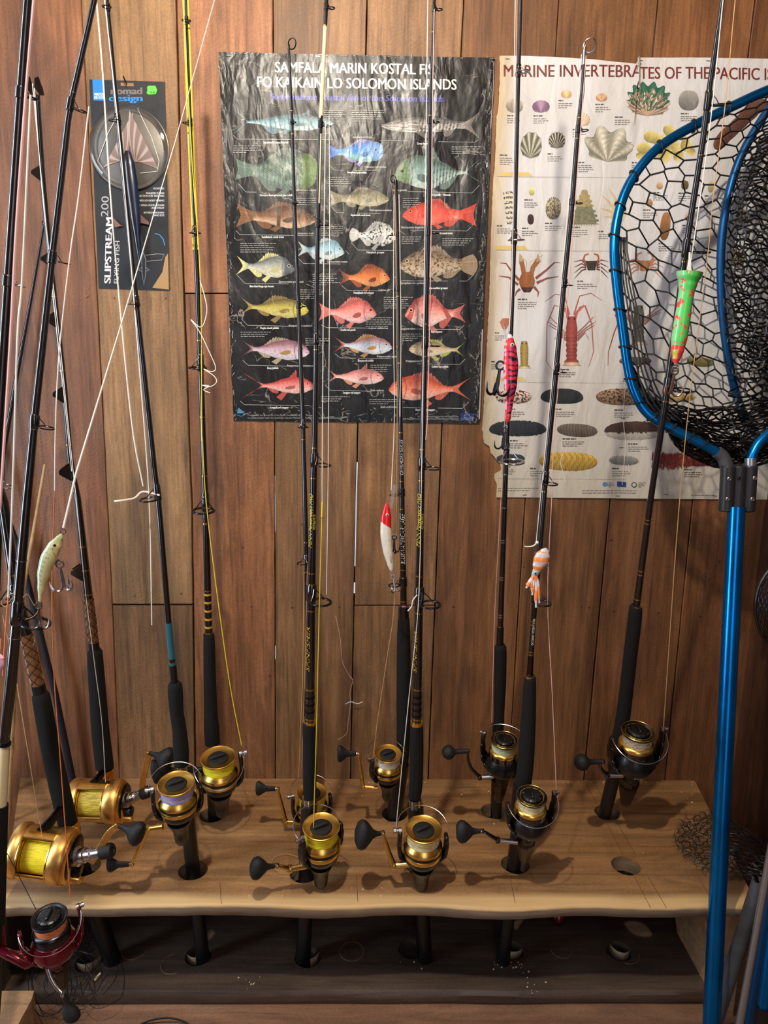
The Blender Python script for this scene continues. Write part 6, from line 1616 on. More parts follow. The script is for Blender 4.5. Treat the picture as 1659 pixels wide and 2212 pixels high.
for t, x, y, w_ in (("Spanish mackerel", 596, 311, 54), ("Green humphead parrotfish", 600, 425, 76), ("Saddleback coral trout", 590, 515, 48), ("Blue-lined large-eye bream", 566, 621, 52), ("Purple cheek jobfish", 583, 711, 40), ("Rosy jobfish", 590, 797, 24), ("Longtail red snapper", 604, 882, 40), ("Great barracuda", 917, 314, 34), ("Steephead parrotfish", 771, 376, 42), ("Giant trevally • Mamula", 948, 424, 50), ("Squaretail coral trout", 779, 468, 42), ("Leopard coral trout", 956, 507, 42), ("Humpback grouper", 811, 548, 38), ("Brown-marbled grouper", 944, 625, 46), ("Humpback red snapper", 786, 635, 44), ("Red emperor", 943, 719, 24), ("Scarlet sea perch", 752, 715, 32), ("Golden eye jobfish", 950, 794, 36), ("Sharptooth jobfish", 790, 781, 34), ("Longjaw red snapper", 760, 850, 38), ("Shorttail red snapper", 918, 887, 42)):
    tx.text(t, x, y, 4.6, WH, width=w_, align='c', bold=.5)
for t, x, y in (("Bolbometopon muricatum", 690, 414), ("Plectropomus laevis", 678, 507), ("Gymnocranius grandoculis", 656, 611), ("Pristipomoides multidens", 675, 706), ("Pristipomoides filamentosus", 677, 792), ("Plectropomus areolatus", 846, 457), ("Lutjanus gibbus", 848, 629), ("Lutjanus malabaricus", 838, 711), ("Pristipomoides typus", 856, 772), ("Etelis radiosus", 829, 845), ("Etelis carbunculus", 858, 881), ("Chlorurus microrhinos", 834, 364), ("Gymnocranius euanus", 751, 568)):
    tx.text(t, x, y, 4.4, WH, align='r', slant=.2, sx=.8)
for t, x, y in (("Caranx ignobilis", 846, 414), ("Plectropomus leopardus", 866, 494), ("Epinephelus fuscoguttatus", 865, 614), ("Lutjanus sebae", 866, 712), ("Pristipomoides flavipinnis", 876, 782), ("Sphyraena barracuda", 762, 300)):
    tx.text(t, x, y, 4.4, WH, slant=.2, sx=.8)
for pts in ([(505, 294), (513, 302), (720, 304)], [(516, 398), (532, 416), (668, 418)], [(511, 499), (519, 508), (676, 510)], [(513, 595), (530, 613), (624, 614)], [(522, 689), (536, 703), (628, 705)], [(525, 778), (537, 789), (632, 791)], [(520, 866), (529, 874), (670, 876)], [(712, 358), (722, 369), (818, 370)], [(716, 448), (728, 461), (822, 462)], [(758, 524), (773, 541), (850, 542)], [(643, 557), (656, 570), (736, 571)], [(738, 617), (750, 628), (820, 629)], [(694, 702), (706, 708), (798, 709)], [(724, 764), (735, 773), (845, 775)], [(703, 832), (714, 843), (803, 845)], [(820, 305), (1024, 309), (1034, 303)], [(880, 415), (1019, 418), (1035, 401)], [(886, 498), (1008, 500), (1016, 492)], [(866, 607), (1007, 608), (1023, 594)], [(890, 711), (992, 712), (1002, 703)], [(900, 786), (993, 787), (1004, 776)], [(864, 880), (998, 882), (1012, 868)]):
    tx.stroke(pts, 0.9, (176, 176, 172))
for x, y, w_, n in ((505, 316, 66, 4), (520, 526, 80, 5), (521, 717, 68, 3), (640, 429, 60, 4), (648, 626, 54, 5), (660, 731, 55, 4), (694, 856, 60, 3), (760, 240, 70, 6), (700, 240, 50, 6), (708, 384, 52, 5), (694, 490, 56, 5), (676, 592, 60, 6), (829, 642, 64, 6), (870, 429, 42, 5), (868, 512, 52, 4), (975, 318, 68, 4), (955, 516, 72, 4), (790, 686, 62, 5), (868, 721, 46, 4), (800, 788, 48, 4), (798, 862, 84, 3)):
    tx.blurb(x, y, w_, n, (150, 150, 146), 4.6, 1.6)
tx.text("Produced by the Secretariat of the Pacific Community's Marine Resources", 536, 898, 3.6, GY, width=146); tx.text("in collaboration with the Solomon Islands Ministry of Environment and Natural Resources", 536, 904, 3.6, GY, width=206)
tx.text("Produced with financial assistance from the European Union", 902, 901, 3.6, GY, width=88); tx.text("Pacific Regional Oceanic and Coastal Fisheries Development Programme", 868, 906, 3.6, GY, width=122)
tx.poly([(995, 892), (1022, 893), (1021, 909), (994, 908)], (30, 52, 130))
for k in range(12): tx.disc(1008+6*cos(k*pi/6), 900.5+5.5*sin(k*pi/6), .8, .8, (222, 200, 60), 5)
tx.poly([(516, 880), (530, 892), (513, 893)], (70, 140, 176)); tx.stroke([(512, 896), (522, 899), (530, 896)], 1, (70, 140, 176))
tx.build('print', 'poster_black', pA)
# worn white edges, tears and staples
wr = Pic(PA); rnd = random.Random(5)
for k in range(420):
    side = rnd.choice('lllrrrrrrtbbc'); t = rnd.random()
    if side == 'l': x, y = quadpt(CA, 0.004+abs(rnd.gauss(0, .008)), t); dx, dy = rnd.gauss(0, 2), rnd.gauss(0, 7)
    elif side == 'r':
        if t < .45 and rnd.random() < .4: continue
        x, y = quadpt(CA, 0.994-abs(rnd.gauss(0, .012)), t); dx, dy = rnd.gauss(0, 2.5), rnd.gauss(0, 9)
    elif side == 't': x, y = quadpt(CA, t, 0.004); dx, dy = rnd.gauss(0, 5), rnd.gauss(0, 1.5)
    elif side == 'b': x, y = quadpt(CA, t, 0.990-abs(rnd.gauss(0, .012))); dx, dy = rnd.gauss(0, 8), rnd.gauss(0, 4)
    else:
        x, y = rnd.choice([(650, 875), (612, 700), (615, 790), (650, 390), (700, 780), (690, 860), (780, 880), (820, 400), (760, 560), (690, 640), (870, 570), (860, 660), (1000, 700), (740, 880)]); x += rnd.gauss(0, 12); y += rnd.gauss(0, 12); dx, dy = rnd.gauss(0, 6), rnd.gauss(0, 6)
    g = rnd.randint(120, 205); wr.stroke([(x, y), (x+dx*.5+rnd.gauss(0, 1.2), y+dy*.5), (x+dx, y+dy)], rnd.uniform(.5, 1.3), (g, g-4, g-14), .3)
wr.stroke([(1041, 712), (1039, 780), (1037, 840), (1034, 905)], 2.6, (190, 188, 178)); wr.stroke([(1066, 135), (1064, 200), (1059, 280)], 1.6, (160, 155, 145))
wr.build('worn_creases', 'poster_black', pA)['kind'] = 'stuff'
def staple(x, y, parent, ang=0, mt='steel', sh=PA):
    p = sh.P(x, y, .0012); l = 0.0042; d = V((cos(ang), 0, sin(ang)))*l; MB().tube([p-d+V((0, .004, 0)), p-d, p+d, p+d+V((0, .004, 0))], .0006, 5).build('staple', mt, parent)
for x, y, a in ((495, 123, 0), (686, 124, 0), (487, 305, 1.5), (492, 512, 1.5), (497, 714, 1.5), (1051, 358, 1.5), (788, 909, 0), (889, 125, 1.5)): staple(x, y, pA, a)

# ---- white invertebrate poster: a torn left piece over the main sheet
pB = thing('invertebrate_poster', at(1300, 1075, -.004), 'torn yellowing white poster of marine invertebrates of the Pacific Islands', 'poster')
LE = [(122, 1078), (150, 1079), (230, 1076), (260, 1071), (300, 1070), (370, 1067), (390, 1064), (520, 1059), (640, 1056), (700, 1053), (760, 1050), (900, 1043), (925, 1040), (958, 1044), (966, 1056), (982, 1060), (1004, 1080), (1018, 1081), (1022, 1068), (1036, 1066), (1046, 1072), (1073, 1071)]
def bcol(u, v, x, y):
    k = 0.5+0.5*noise.noise(V((x*.006, y*.006, 2))); c = mixc((222, 224, 228), (202, 200, 196), k)
    e = max(0, 1-abs(x-lerp_tab(LE, y))/40); c = mixc(c, (196, 172, 128), e*0.8)
    return mixc(c, (186, 172, 140), max(0, (y-700)/380)*0.5)
def fB(u, v):
    y = 122+(1076-122)*v+(u*4)
    xl = lerp_tab(LE, y)+1.6*noise.noise(V((y*.12, 0, 0))); xr = 1760
    x = xl+(xr-xl)*u
    top = 122+0.018*(x-1078)+(0 if x < 1100 else 0)
    if x < 1372: top = 123+21*max(0, (x-1120)/255)**1.4
    else: top = 126+(x-1372)*.012
    return x, top+(1073+0.009*(x-1070)-top)*v
def keepB(u, v): 
    x, y = fB(u, v); return not (y > 1081-6 and x < 1069)
grid_sheet(PB, fB, 110, 130, 'paper_sheet', 'poster_white', pB, bcol)
t2 = Pic(PB); DR = (112, 44, 40); INK = (120, 116, 108)
t2.text("MARINE INVERTEBRA", 1085, 168, 26, DR, width=296, rise=0.012, bold=1.0); t2.text("TES OF THE PACIFIC ISLANDS", 1380, 172, 26, DR, width=376, rise=0.012, bold=1.0)
t2.stroke([(1372, 130), (1374, 148), (1370, 160), (1378, 176), (1381, 190), (1379, 215)], 1.6, (150, 140, 120))
for x, y, s_ in ((1063, 372, "BIVALVES"), (1054, 530, "GASTROPODS"), (1050, 812, "CRUSTACEANS")):
    t2.poly([(x+14, y+2), (x+78, y+2), (x+86, y+11), (x+14, y+11)], (214, 188, 116)); t2.text(s_, x+32, y+10, 5, (130, 100, 50), width=40)
for y in (382, 540, 824, 1031): t2.stroke([(1072, y+1), (1350, y+4)], .6, (150, 146, 136))
def cap(x, y, w_=36, n=3): t2.blurb(x, y, w_*0.7, 1, (80, 76, 70), 4, 2.6); t2.blurb(x, y+7, w_, n, INK, 4.4, 1.5)
def shell_fan(cx, cy, w_, h_, rot, c1, c2, ribs, scal=0.06, name=None, dome=0.75, a0=-2.4, a1=2.4, hinge=(0, .45)):
    pc = Pic(PB); cr, sr = cos(rot), sin(rot)
    def f(u, v):
        q = a0+(a1-a0)*u; rr = v*(1+scal*cos(u*ribs*2*pi)); hx, hy = hinge[0]*w_, hinge[1]*h_
        ex_, ey_ = w_/2*sin(q), -h_/2*cos(q)
        x = hx+(ex_-hx)*rr; y = hy+(ey_-hy)*rr
        return cx+x*cr-y*sr, cy+x*sr+y*cr
    def c(u, v):
        k = 0.5+0.5*cos(u*ribs*2*pi); cc = mixc(c1, c2, k**1.5); s_ = 0.82+0.26*sin(pi*u)-0.14*(v > .93)+0.12*noise.noise(V((u*30, v*18, cx)))
        if dome < 0: s_ *= 0.9+0.14*(1 if int(v*14+1.5*cos(u*ribs*2*pi)) % 2 else 0)
        return tuple(min(255, x*s_) for x in cc)
    pc.grid(f, c, max(36, ribs*6), 14); o = pc.build('shell_picture', 'poster_white', pB)
    if name: o['label'] = name
def blob(cx, cy, w_, h_, rot, c1, c2, name=None, bump=0.0, spots=None, flat=0, prof=1.0, kind='sea_cucumber_picture', bands=0, undulate=0, lowc=None):
    pc = Pic(PB); cr, sr = cos(rot), sin(rot)
    def f(u, v):
        t = 2*u-1; hh = (1-abs(t)**2.6)**0.5 if abs(t) < 1 else 0; s_ = 2*v-1
        if s_ > 0: hh *= (1-flat)
        n_ = bump*(noise.noise(V((u*26, s_*2, cx)))+.6*noise.noise(V((u*70, s_, cy)))) if abs(s_) > .9 else 0
        x = t*w_/2; y = s_*h_/2*hh*(1+n_)+undulate*h_*t*t
        return cx+x*cr-y*sr, cy+x*sr+y*cr
    def c(u, v):
        k = 0.5+0.5*noise.noise(V((u*8, v*4, cx))); cc = mixc(c1, c2, k); s_ = 1.12-0.38*v+0.14*noise.noise(V((u*50, v*18, 1)))
        if bands and abs(((u*bands+.25*sin(v*5)) % 1)-.5) < .12: s_ *= .72
        if lowc and v > .62+.10*noise.noise(V((u*14, 0, 3))): return tuple(min(255, x*s_*1.1) for x in lowc)
        if spots and noise.noise(V((u*spots[0], v*spots[0]*spots[1], 4))) > spots[3]: cc = spots[2]
        return tuple(max(0, min(255, x*s_)) for x in cc)
    pc.grid(f, c, 70, 16); o = pc.build(kind, 'poster_white', pB)
    if name: o['label'] = name
blob(1110, 231, 37, 30, 0.1, (150, 140, 122), (190, 184, 168), 'striped round clam picture', kind='shell_picture'); cap(1094, 251)
shell_fan(1167, 233, 37, 28, 0.0, (120, 88, 118), (160, 130, 156), 2, .0, 'purple clam picture'); cap(1151, 251)
shell_fan(1221, 207, 23, 18, 0, (204, 170, 120), (226, 200, 160), 2, 0); cap(1204, 219)
shell_fan(1296, 215, 24, 18, 0, (196, 146, 110), (210, 180, 150), 3, 0); cap(1283, 228)
shell_fan(1256, 262, 32, 30, 0, (190, 160, 136), (224, 206, 184), 12, .04); cap(1235, 281, 34)
shell_fan(1398, 214, 88, 62, 0.0, (36, 84, 66), (52, 106, 84), 9, .10, 'green-rimmed frilled clam picture'); shell_fan(1397, 226, 90, 60, 0.05, (150, 116, 92), (220, 204, 184), 11, .08, 'frilled giant clam picture', dome=-1); cap(1325, 255, 38)
blob(1484, 220, 43, 43, 0.1, (130, 128, 122), (160, 156, 150), 'round grey pearl shell picture', kind='shell_picture', prof=1); cap(1467, 247)
shell_fan(1146, 317, 46, 60, 0.08, (88, 88, 74), (196, 196, 176), 7, .03, 'black-lip pearl oyster picture'); cap(1078, 336, 36, 4)
shell_fan(1201, 306, 36, 38, 0, (40, 36, 32), (204, 196, 178), 11, .05, 'thorny oyster picture'); cap(1181, 333, 34)
shell_fan(1313, 318, 100, 76, 0.12, (142, 140, 124), (206, 202, 184), 5, .12, 'large fluted giant clam picture', dome=-1); cap(1242, 352, 40, 4); cap(1362, 352, 30, 4)
for k, (dx, dy, r_) in enumerate(((-40, 10, 15), (-24, -14, 16), (-4, -4, 17), (14, -26, 14), (22, 4, 18), (40, -18, 12), (50, 4, 14), (6, 24, 17), (34, 28, 12), (-14, 24, 12), (-48, 26, 9), (60, 18, 10))): blob(1428+dx, 312+dy, r_*2, r_*1.6, .3*k, (196, 178, 92), (210, 196, 132), kind='shell_picture', name='yellow lobed clam picture' if k == 0 else None)
for k in range(5): blob(1560+k*17, 300-k*16, 62, 28, -0.9+0.1*k, (84, 54, 46), (120, 78, 60), kind='shell_picture', name='brown elongated shell picture')
# second band: cones, cowries, spider conch
pc = Pic(PB); pc.grid(lambda u, v: (1083+28*u*(1-.62*v)+9*v+2, 418+68*v-3*sin(pi*u)*(1-v)), lambda u, v: (74, 70, 60) if (int(v*13) % 2 == 0 and noise.noise(V((u*9, v*20, 0))) > -.12) else (214, 208, 186), 16, 52); o = pc.build('shell_picture', 'poster_white', pB); o['label'] = 'leopard cone shell picture'
cap(1072, 488); blob(1147, 415, 12, 17, 0, (206, 196, 110), (226, 220, 160), kind='shell_picture'); cap(1131, 432); blob(1145, 475, 14, 22, 0, (52, 36, 34), (78, 56, 50), kind='shell_picture'); cap(1126, 493)
blob(1194, 451, 33, 48, 0.05, (188, 176, 140), (206, 198, 170), 'spotted cowrie picture', spots=(20, .6, (60, 56, 44), .02), kind='shell_picture'); cap(1176, 482)
pc = Pic(PB)
pc.grid(lambda u, v: (1260+(2*u-1)*(4+26*v**.8)*(1+.12*((-1)**int(v*14))), 412+74*v), lambda u, v: tuple(c*(.86+.2*noise.noise(V((u*9, v*16, 0)))) for c in ((188, 172, 120) if v < .5 else (140, 142, 112))), 18, 44)
for a in range(9): pc.stroke([(1240+a*5, 480), (1238+a*5.4, 490)], 3, (130, 130, 100), .6)
o = pc.build('shell_picture', 'poster_white', pB); o['label'] = 'spiny helmet shell picture'; cap(1234, 491, 36, 4)
pc = Pic(PB)
for a, b in ((( 1330, 440), (1312, 410)), ((1334, 436), (1345, 403)), ((1322, 450), (1298, 424)), ((1320, 460), (1296, 452)), ((1320, 470), (1302, 470)), ((1328, 478), (1312, 486))): pc.stroke([a, ((a[0]+b[0])/2+2, (a[1]+b[1])/2), b], 7, (206, 190, 136), 1)
pc.disc(1334, 458, 16, 24, (214, 200, 150), 16); o = pc.build('shell_picture', 'poster_white', pB); o['label'] = 'spider conch picture'; cap(1289, 500, 34)
for x, y, w_, h_, c in ((1422, 403, 14, 16, (196, 160, 120)), (1476, 402, 16, 20, (96, 84, 60)), (1434, 490, 22, 60, (150, 104, 66)), (1532, 405, 12, 26, (190, 168, 120)), (1485, 470, 16, 22, (186, 168, 128)), (1400, 440, 14, 16, (160, 130, 90)), (1600, 470, 26, 30, (170, 150, 110)), (1590, 560, 30, 40, (150, 130, 90))):
    blob(x, y, w_, h_, .1, c, tuple(q*1.15 for q in c), kind='shell_picture'); cap(x-14, y+h_/2+6, 34)
# crabs and lobsters
def crab(cx, cy, s_, body, legs, claws, nm):
    pc = Pic(PB)
    for sg in (-1, 1):
        for k in range(4):
            a = -0.5+k*0.5; l1, l2 = s_*.75, s_*1.35
            p0 = (cx+sg*s_*.4, cy-2+k*3); p1 = (cx+sg*l1, cy+s_*(a*.55-.18)); p2 = (cx+sg*l2, cy+s_*(a*.9+.12)); pc.stroke([p0, p1], s_*.12, legs, s_*.1); pc.stroke([p1, p2], s_*.1, legs, .7)
        pc.stroke([(cx+sg*s_*.35, cy-s_*.2), (cx+sg*s_*.62, cy-s_*.5), (cx+sg*s_*.5, cy-s_*.85), (cx+sg*s_*.2, cy-s_*.95)], s_*.2, claws, s_*.1)
    pc.grid(lambda u, v: (cx+(2*u-1)*s_*.45*(1-.35*v), cy+(v-.5)*s_*.75), lambda u, v: tuple(c*(1.15-.3*abs(2*u-1)) for c in body), 10, 10)
    o = pc.build('crab_picture', 'poster_white', pB); o['label'] = nm
crab(1275, 575, 27, (54, 48, 40), (96, 52, 56), (168, 78, 66), 'small brown land crab picture'); cap(1245, 607, 44)
pc = Pic(PB)
for sg, pts in ((-1, [(1120, 606), (1106, 590), (1092, 570), (1079, 569)]), (-1, [(1118, 616), (1098, 600), (1076, 597)]), (1, [(1156, 602), (1178, 585), (1196, 568), (1209, 568)]), (1, [(1158, 612), (1180, 602), (1205, 598)]), (-1, [(1122, 625), (1114, 632), (1112, 640)]), (1, [(1152, 620), (1162, 632), (1160, 642)])): pc.stroke(pts, 6, (132, 70, 66) if sg else 0, 1.2)
for x0, x1, x2 in ((1131, 1128, 1124), (1146, 1150, 1162)): pc.stroke([(x0, 598), (x1, 578), (x2, 562)], 9, (150, 96, 60), 11); pc.stroke([(x2, 566), (x2-2, 550)], 10, (176, 158, 118), 3)
pc.grid(lambda u, v: (1137+(2*u-1)*(5+12*sin(pi*min(1, .1+v*.85))), 588+44*v), lambda u, v: tuple(c*(1.1-.25*abs(2*u-1)) for c in ((150, 92, 54) if v < .75 else (72, 46, 36))), 12, 14)
pc.stroke([(1135, 596), (1136, 566), (1120, 548)], .7, (160, 140, 110)); pc.stroke([(1142, 596), (1144, 566), (1172, 552)], .7, (160, 140, 110)); o = pc.build('crab_picture', 'poster_white', pB); o['label'] = 'large orange coconut crab picture'; cap(1117, 646, 42, 4)
def lobster(cx, y0, y1, w_, c1, c2, ant, legs=True, nm=None):
    pc = Pic(PB); H = y1-y0
    if legs:
        for sg in (-1, 1):
            for k, (dx, dy, ex_, ey_) in enumerate(((1.9, -.28, 3.4, -.55), (2.0, -.14, 3.7, -.36), (2.0, 0, 3.5, -.22), (1.9, .14, 2.6, .30))):
                pc.stroke([(cx+sg*w_*.45, y0+H*(.34+.05*k)), (cx+sg*w_*dx*.55, y0+H*(.28+dy*.35)), (cx+sg*w_*ex_*.5, y0+H*(.3+ey_*.55))], 3.6, (150, 104, 96), 1.2)
    for a in ant: pc.stroke(a, 3.2, c2, .8)
    pc.grid(lambda u, v: (cx+(2*u-1)*w_/2*((.62+.5*v*2 if v < .2 else .88-.18*abs(v-.3)) if v < .86 else .8+4.6*(v-.86))*(1+.06*((-1)**int(v*18)) if v > .42 else 1), y0+H*v), lambda u, v: tuple(min(255, c*(1.1-.32*abs(2*u-1))*(.78 if (v > .42 and (v*14) % 1 < .18) else 1)) for c in (mixc(c1, c2, .5+.5*noise.noise(V((u*5, v*14, 0)))) if v < .92 else (226, 190, 160))), 14, 72)
    for sg in (-1, 1): pc.disc(cx+sg*w_*.22, y0+5, 1.6, 1.6, (20, 20, 20), 8)
    o = pc.build('lobster_picture', 'poster_white', pB); o['label'] = nm
ant = [catmull_px for catmull_px in ([(1226, 684), (1222, 664), (1210, 655)], [(1240, 684), (1250, 664), (1264, 660)], [(1222, 668), (1196, 660), (1180, 700), (1178, 780), (1192, 800)], [(1262, 662), (1276, 700), (1280, 760), (1270, 792)], [(1228, 680), (1218, 640), (1198, 636), (1176, 652)], [(1238, 680), (1250, 640), (1274, 634), (1298, 650)])]
lobster(1233, 684, 790, 28, (150, 62, 58), (172, 92, 82), ant, True, 'red spiny lobster picture'); pc = Pic(PB)
for sg in (-1, 1): pc.stroke([(1233+sg*7, 690), (1233+sg*12, 674), (1233+sg*27, 660)], 7, (206, 106, 112), 4)
pc.build('lobster_picture', 'poster_white', pB); cap(1205, 797, 44)
lobster(1131, 737, 796, 20, (150, 126, 58), (180, 158, 84), [], False, 'small tan slipper lobster picture')
pc = Pic(PB); pc.grid(lambda u, v: (1084+26*u-6*v, 688+26*v*sin(pi*min(1, u+.1))), lambda u, v: (176, 112, 84), 10, 6); pc.stroke([(1100, 712), (1102, 728)], 2, (170, 110, 90), 1); pc.build('lobster_picture', 'poster_white', pB); cap(1068, 718, 26); cap(1060, 780, 26)
pc = Pic(PB); pc.stroke([(1336, 690), (1324, 720), (1312, 760), (1311, 790)], 3, (150, 70, 64), 1); pc.stroke([(1326, 680), (1336, 700)], 3, (150, 70, 64), 1); pc.build('lobster_picture', 'poster_white', pB)
lobster(1378, 660, 745, 26, (92, 90, 78), (120, 118, 104), [], True, 'grey-green lobster picture behind the net'); crab(1390, 575, 30, (170, 120, 80), (186, 130, 100), (186, 130, 100), 'orange crab picture behind the net')
blob(1370, 780, 70, 18, 0, (84, 82, 66), (110, 108, 90)); blob(1510, 782, 60, 20, .1, (110, 104, 60), (140, 130, 84)); blob(1470, 860, 60, 16, -.1, (180, 150, 90), (200, 170, 110)); cap(1345, 795, 40)
# sea cucumbers
blob(1108, 857, 78, 30, 0, (206, 190, 176), (220, 206, 190), 'white and maroon blotched sea cucumber picture', .2, (14, .5, (92, 40, 40), .05)); cap(1090, 882, 42)
blob(1212, 859, 92, 40, 0.02, (34, 40, 44), (42, 48, 52), 'smooth black sea cucumber picture', flat=.35); cap(1197, 882, 46)
blob(1346, 857, 122, 36, 0.0, (150, 122, 94), (172, 146, 116), 'speckled brown sea cucumber picture', .05, (26, .35, (60, 40, 34), .12)); cap(1325, 884, 40)
blob(1117, 928, 124, 40, 0, (34, 40, 46), (44, 50, 56), 'long black sea cucumber picture', .12, flat=.3); cap(1100, 950, 40)
blob(1245, 929, 88, 28, 0.06, (104, 92, 82), (126, 114, 102), 'wrinkled grey-brown sea cucumber picture', .06, bands=14); cap(1213, 946, 52)
blob(1368, 930, 130, 40, -0.02, (66, 46, 42), (84, 60, 54), 'brown sea cucumber with white frilled underside picture', .12, lowc=(190, 184, 172)); cap(1355, 957, 44)
blob(1102, 990, 62, 20, 0, (40, 52, 60), (58, 70, 78), 'small blue-black spiny sea cucumber picture', .4); cap(1092, 1006, 20); blob(1226, 996, 126, 40, .02, (196, 156, 60), (208, 172, 84), 'long yellow sea cucumber picture', .10, bands=30); cap(1144, 1010, 34)
blob(1345, 994, 64, 20, .04, (120, 122, 114), (150, 152, 142), 'small grey knobbly sea cucumber picture', .4); cap(1320, 1010, 42)
pc = Pic(PB); rnd = random.Random(3)
for k in range(330):
    x = 1405+170*rnd.random(); b = 992+4*sin((x-1405)/24); up_ = rnd.random() < .5; l = rnd.uniform(8, 16); pc.stroke([(x, b+(-12 if up_ else 12)*rnd.random()), (x+rnd.gauss(0, 3), b+(-l-4 if up_ else l+4))], 2.6, (rnd.randint(110, 150), rnd.randint(46, 70), rnd.randint(44, 60)), .8)
blob(1490, 993, 172, 26, .02, (128, 58, 52), (150, 80, 70), 'large red prickly sea cucumber picture', .3); pc.build('sea_cucumber_picture', 'poster_white', pB); cap(1475, 1012, 40)
t2.disc(1305, 1045, 6, 5, (80, 140, 176), 10); t2.blurb(1312, 1041, 12, 4, INK, 3, 1.2); t2.poly([(1331, 1039), (1350, 1040), (1350, 1051), (1331, 1050)], (40, 62, 130)); t2.disc(1340, 1045, 3, 3, (190, 170, 60), 8)
t2.disc(1367, 1046, 6, 6, (70, 70, 64), 12); t2.disc(1367, 1046, 4, 4, (200, 196, 180), 12); t2.blurb(1376, 1041, 16, 4, INK, 3, 1.2)
t2.blurb(1074, 1053, 120, 2, INK, 5, 1.2); t2.blurb(1255, 1058, 160, 2, INK, 5, 1.2); t2.blurb(1490, 1068, 70, 1, INK, 5, 1.2)
for pts in ([(1210, 955), (1216, 975), (1208, 995), (1220, 1040)], [(1345, 780), (1348, 840), (1343, 900), (1350, 960), (1340, 1060)], [(1295, 430), (1290, 520), (1297, 620)], [(1280, 680), (1290, 760), (1296, 830)]): t2.stroke(pts, 1.2, (226, 222, 210)); 
t2.build('print', 'poster_white', pB)
for x, y, a in ((1095, 130, 0), (1381, 133, 0), (1379, 140, 0), (1526, 135, 0), (1347, 823, 0), (1344, 903, 0), (1340, 966, 0), (1132, 1068, .2), (1332, 1070, 0), (1436, 1067, 0), (1542, 1070, 0)): staple(x, y, pB, a, 'hook_brown', PB)

# ---- boxed flying-fish lure on its card
pk = thing('lure_package', at(285, 628, -.002), 'black retail card holding a blister-packed flying fish lure, green price sticker', 'lure package')
CC = [(194, 173), (357, 178), (367, 628), (214, 623)]
mb = MB(); q = [PC.P(*p) for p in CC]; mb.prism([p+V((0, .0015, 0)) for p in q], (0, -0.0018, 0)); mb.col((26, 29, 33)); mb.c = [lin((26, 29, 33))]*len(mb.v); mb.useC = True; mb.build('card', 'card_print', pk, smooth=0)
cp = Pic(PC); cp.z = 0.0005
cp.poly([(201, 173), (224, 174), (227, 219), (203, 218)], (34, 128, 200)); cp.text("WATCH", 205, 208, 6, (235, 235, 235), width=20, bold=.6); cp.text("ME FLY!", 205, 215, 6, (235, 235, 235), width=20, bold=.6)
cp.text("nomad", 240, 205, 15, (112, 104, 100), width=69, bold=2.4); cp.text("design", 236, 220, 14, (22, 130, 205), width=74, bold=2.4)
cp.poly([(262, 180), (290, 181), (290, 188), (262, 187)], (150, 110, 70))
cp.text("SLIPSTREAM", 240, 613, 14, (205, 205, 205), width=144, bold=2.2, rot=-pi/2+.03); cp.text("200", 235, 470, 16, (170, 170, 170), width=46, rot=-pi/2+.03)
cp.text("FLYING FISH", 257, 614, 10, (200, 200, 200), width=94, rot=-pi/2+.03)
for i, t in enumerate(("FLOATING", "REALISTIC FLYING", "ACTION FOR TROLLING", "THROUGH BODY WIRING", "RITE WING HOOK HOLDER", "AND EYELET", "INTERCHANGEABLE", "WING SETS")):
    cp.text(t, 356, (410, 420, 426, 436, 446, 452, 462, 468)[i], 4, (200, 200, 200), align='r', bold=.4, sx=.85)
for pts in ([(310, 545), (316, 560), (316, 590), (312, 618), (308, 590), (307, 560), (310, 545)], [(316, 552), (340, 549), (356, 550), (350, 562), (318, 565)], [(307, 552), (298, 550)], [(316, 578), (324, 584), (316, 586)], [(307, 578), (300, 584), (307, 586)]): cp.stroke(pts, .9, (170, 172, 174))
cp.stroke([(336, 505), (346, 508), (354, 518), (357, 531)], 1.6, (60, 150, 215)); cp.stroke([(236, 530), (240, 508), (248, 488)], .8, (150, 150, 150))
cp.poly([(330, 622), (352, 588), (358, 556), (364, 548), (366, 626)], (168, 132, 88)); cp.build('print', 'card_print', pk)
mb = MB().col((92, 205, 66)); mb.prism([PC.P(x, y, .001) for x, y in ((319, 190), (322, 187), (337, 187), (341, 196), (338, 205), (322, 206), (318, 203), (320, 197))], (0, -.0004, 0)); mb.c = [lin((92, 205, 66))]*len(mb.v); mb.build('price_sticker', 'soft_paint', pk, smooth=0)
st = Pic(PC); st.z = .0017; st.text("$ 79.95", 323, 204, 4.5, (30, 60, 30), width=14); st.build('lettering', 'soft_paint', pk)
bc = PC.P(281, 322); R = 85*mpp(bc); fr = (bc+V((0, -.001, 0)), V((1, 0, 0)), V((0, 0, 1)), V((0, -1, 0)))
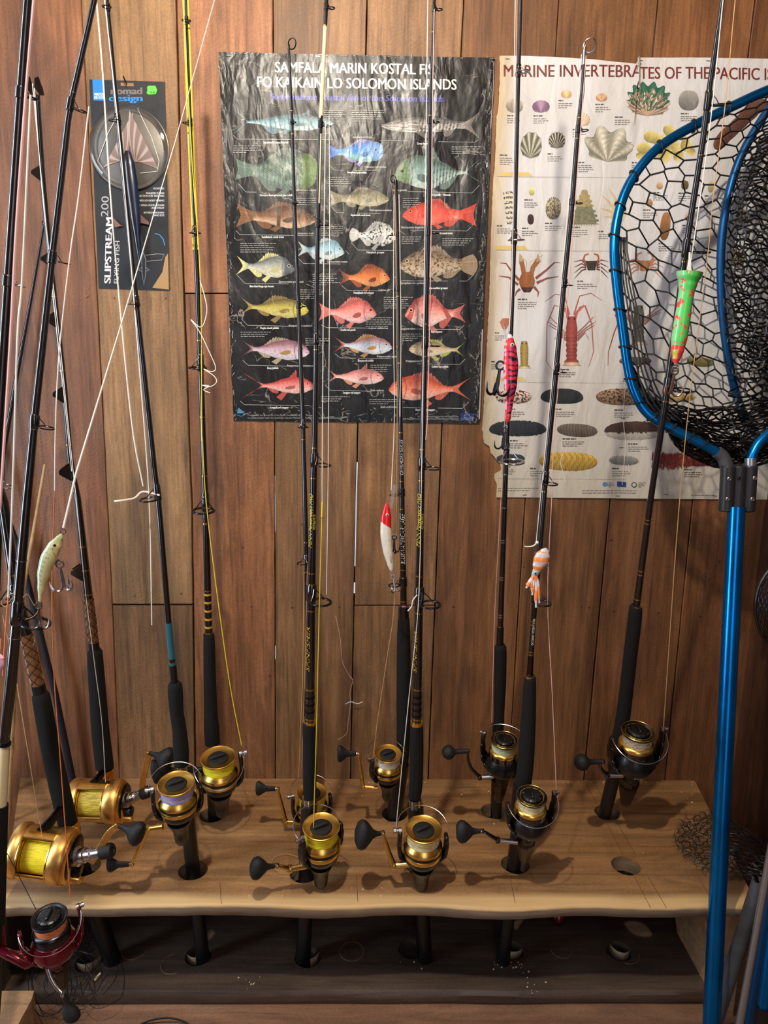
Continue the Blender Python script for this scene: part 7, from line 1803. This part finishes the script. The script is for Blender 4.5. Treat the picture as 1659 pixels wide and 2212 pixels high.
mb = MB(); mb.lathe(fr, [(R*1.0, 0), (R*1.0, .0012), (R*.97, .002)], 56); mat('silver_card', (104, 100, 94), .36, .6, nscale=14, nvar=.25, bump=.5, bscale=26); mb.build('blister_backing', 'silver_card', pk)
mat('blister', (235, 235, 235), .05, trans=1.0); MB().lathe(fr, [(R*.99, .002), (R*.985, .008), (R*.95, .012), (R*.9, .013)], 56, cap=False).build('blister_rim', 'blister', pk)
wg = Pic(PC); wg.z = .0045; BR = (116, 92, 84)
def wing(pts0, pts1):
    wg.grid(lambda u, v: (lerp3(lerp3(pts0[0][0], pts0[1][0], u), lerp3(pts1[0][0], pts1[1][0], u), v)+6*sin(pi*v)*(2*u-1), lerp3(lerp3(pts0[0][1], pts0[1][1], u), lerp3(pts1[0][1], pts1[1][1], u), v)), lambda u, v: mixc(BR, (196, 186, 178), .75 if int(u*15) % 3 == 0 else .1+.2*v), 30, 8)
wing(((263, 350), (272, 352)), ((226, 366), (290, 244))); wing(((292, 352), (300, 352)), ((282, 240), (346, 370)))
wg.stroke([(226, 366), (214, 350), (236, 290), (262, 242)], 1.5, (206, 200, 190)); wg.stroke([(300, 238), (330, 300), (346, 350), (342, 372), (306, 376)], 1.5, (206, 200, 190)); wg.build('wing_set', 'lure_paint', pk)
f = lambda t, q, p: mixc((8, 11, 20), (12, 34, 66), sin(q)*2) if sin(q) > -.2 else (16, 19, 28)
vs, fs, cs, d, fr_, sd, W, L_ = fishbody(at(275, 326, -.018), at(302, 565, -.018), 30, f, [(0, .35), (.04, .65), (.12, .9), (.3, 1), (.55, .85), (.8, .5), (1, .2)])
m_ = MB(); m_.useC = True; m_.add(vs, fs, cs); m_.build('lure_body', 'lure_paint', pk)
wg = Pic(PC); wg.z = .006
wg.grid(lambda u, v: (249+(2*u-1)*3+v*18, 482+(u-.5)*22*(1-v)+6*v), lambda u, v: (128, 100, 90), 6, 6); wg.grid(lambda u, v: (324-v*30, 484-v*16+(u-.5)*20*(.3+v)), lambda u, v: (128, 100, 90), 6, 6); wg.build('tail_fins', 'lure_paint', pk)
MB().tube([at(276, 187, .01), at(271, 176, -.016), at(266, 164, -.022)], .0014, 8).build('hanging_nail', 'gunmetal', pk)
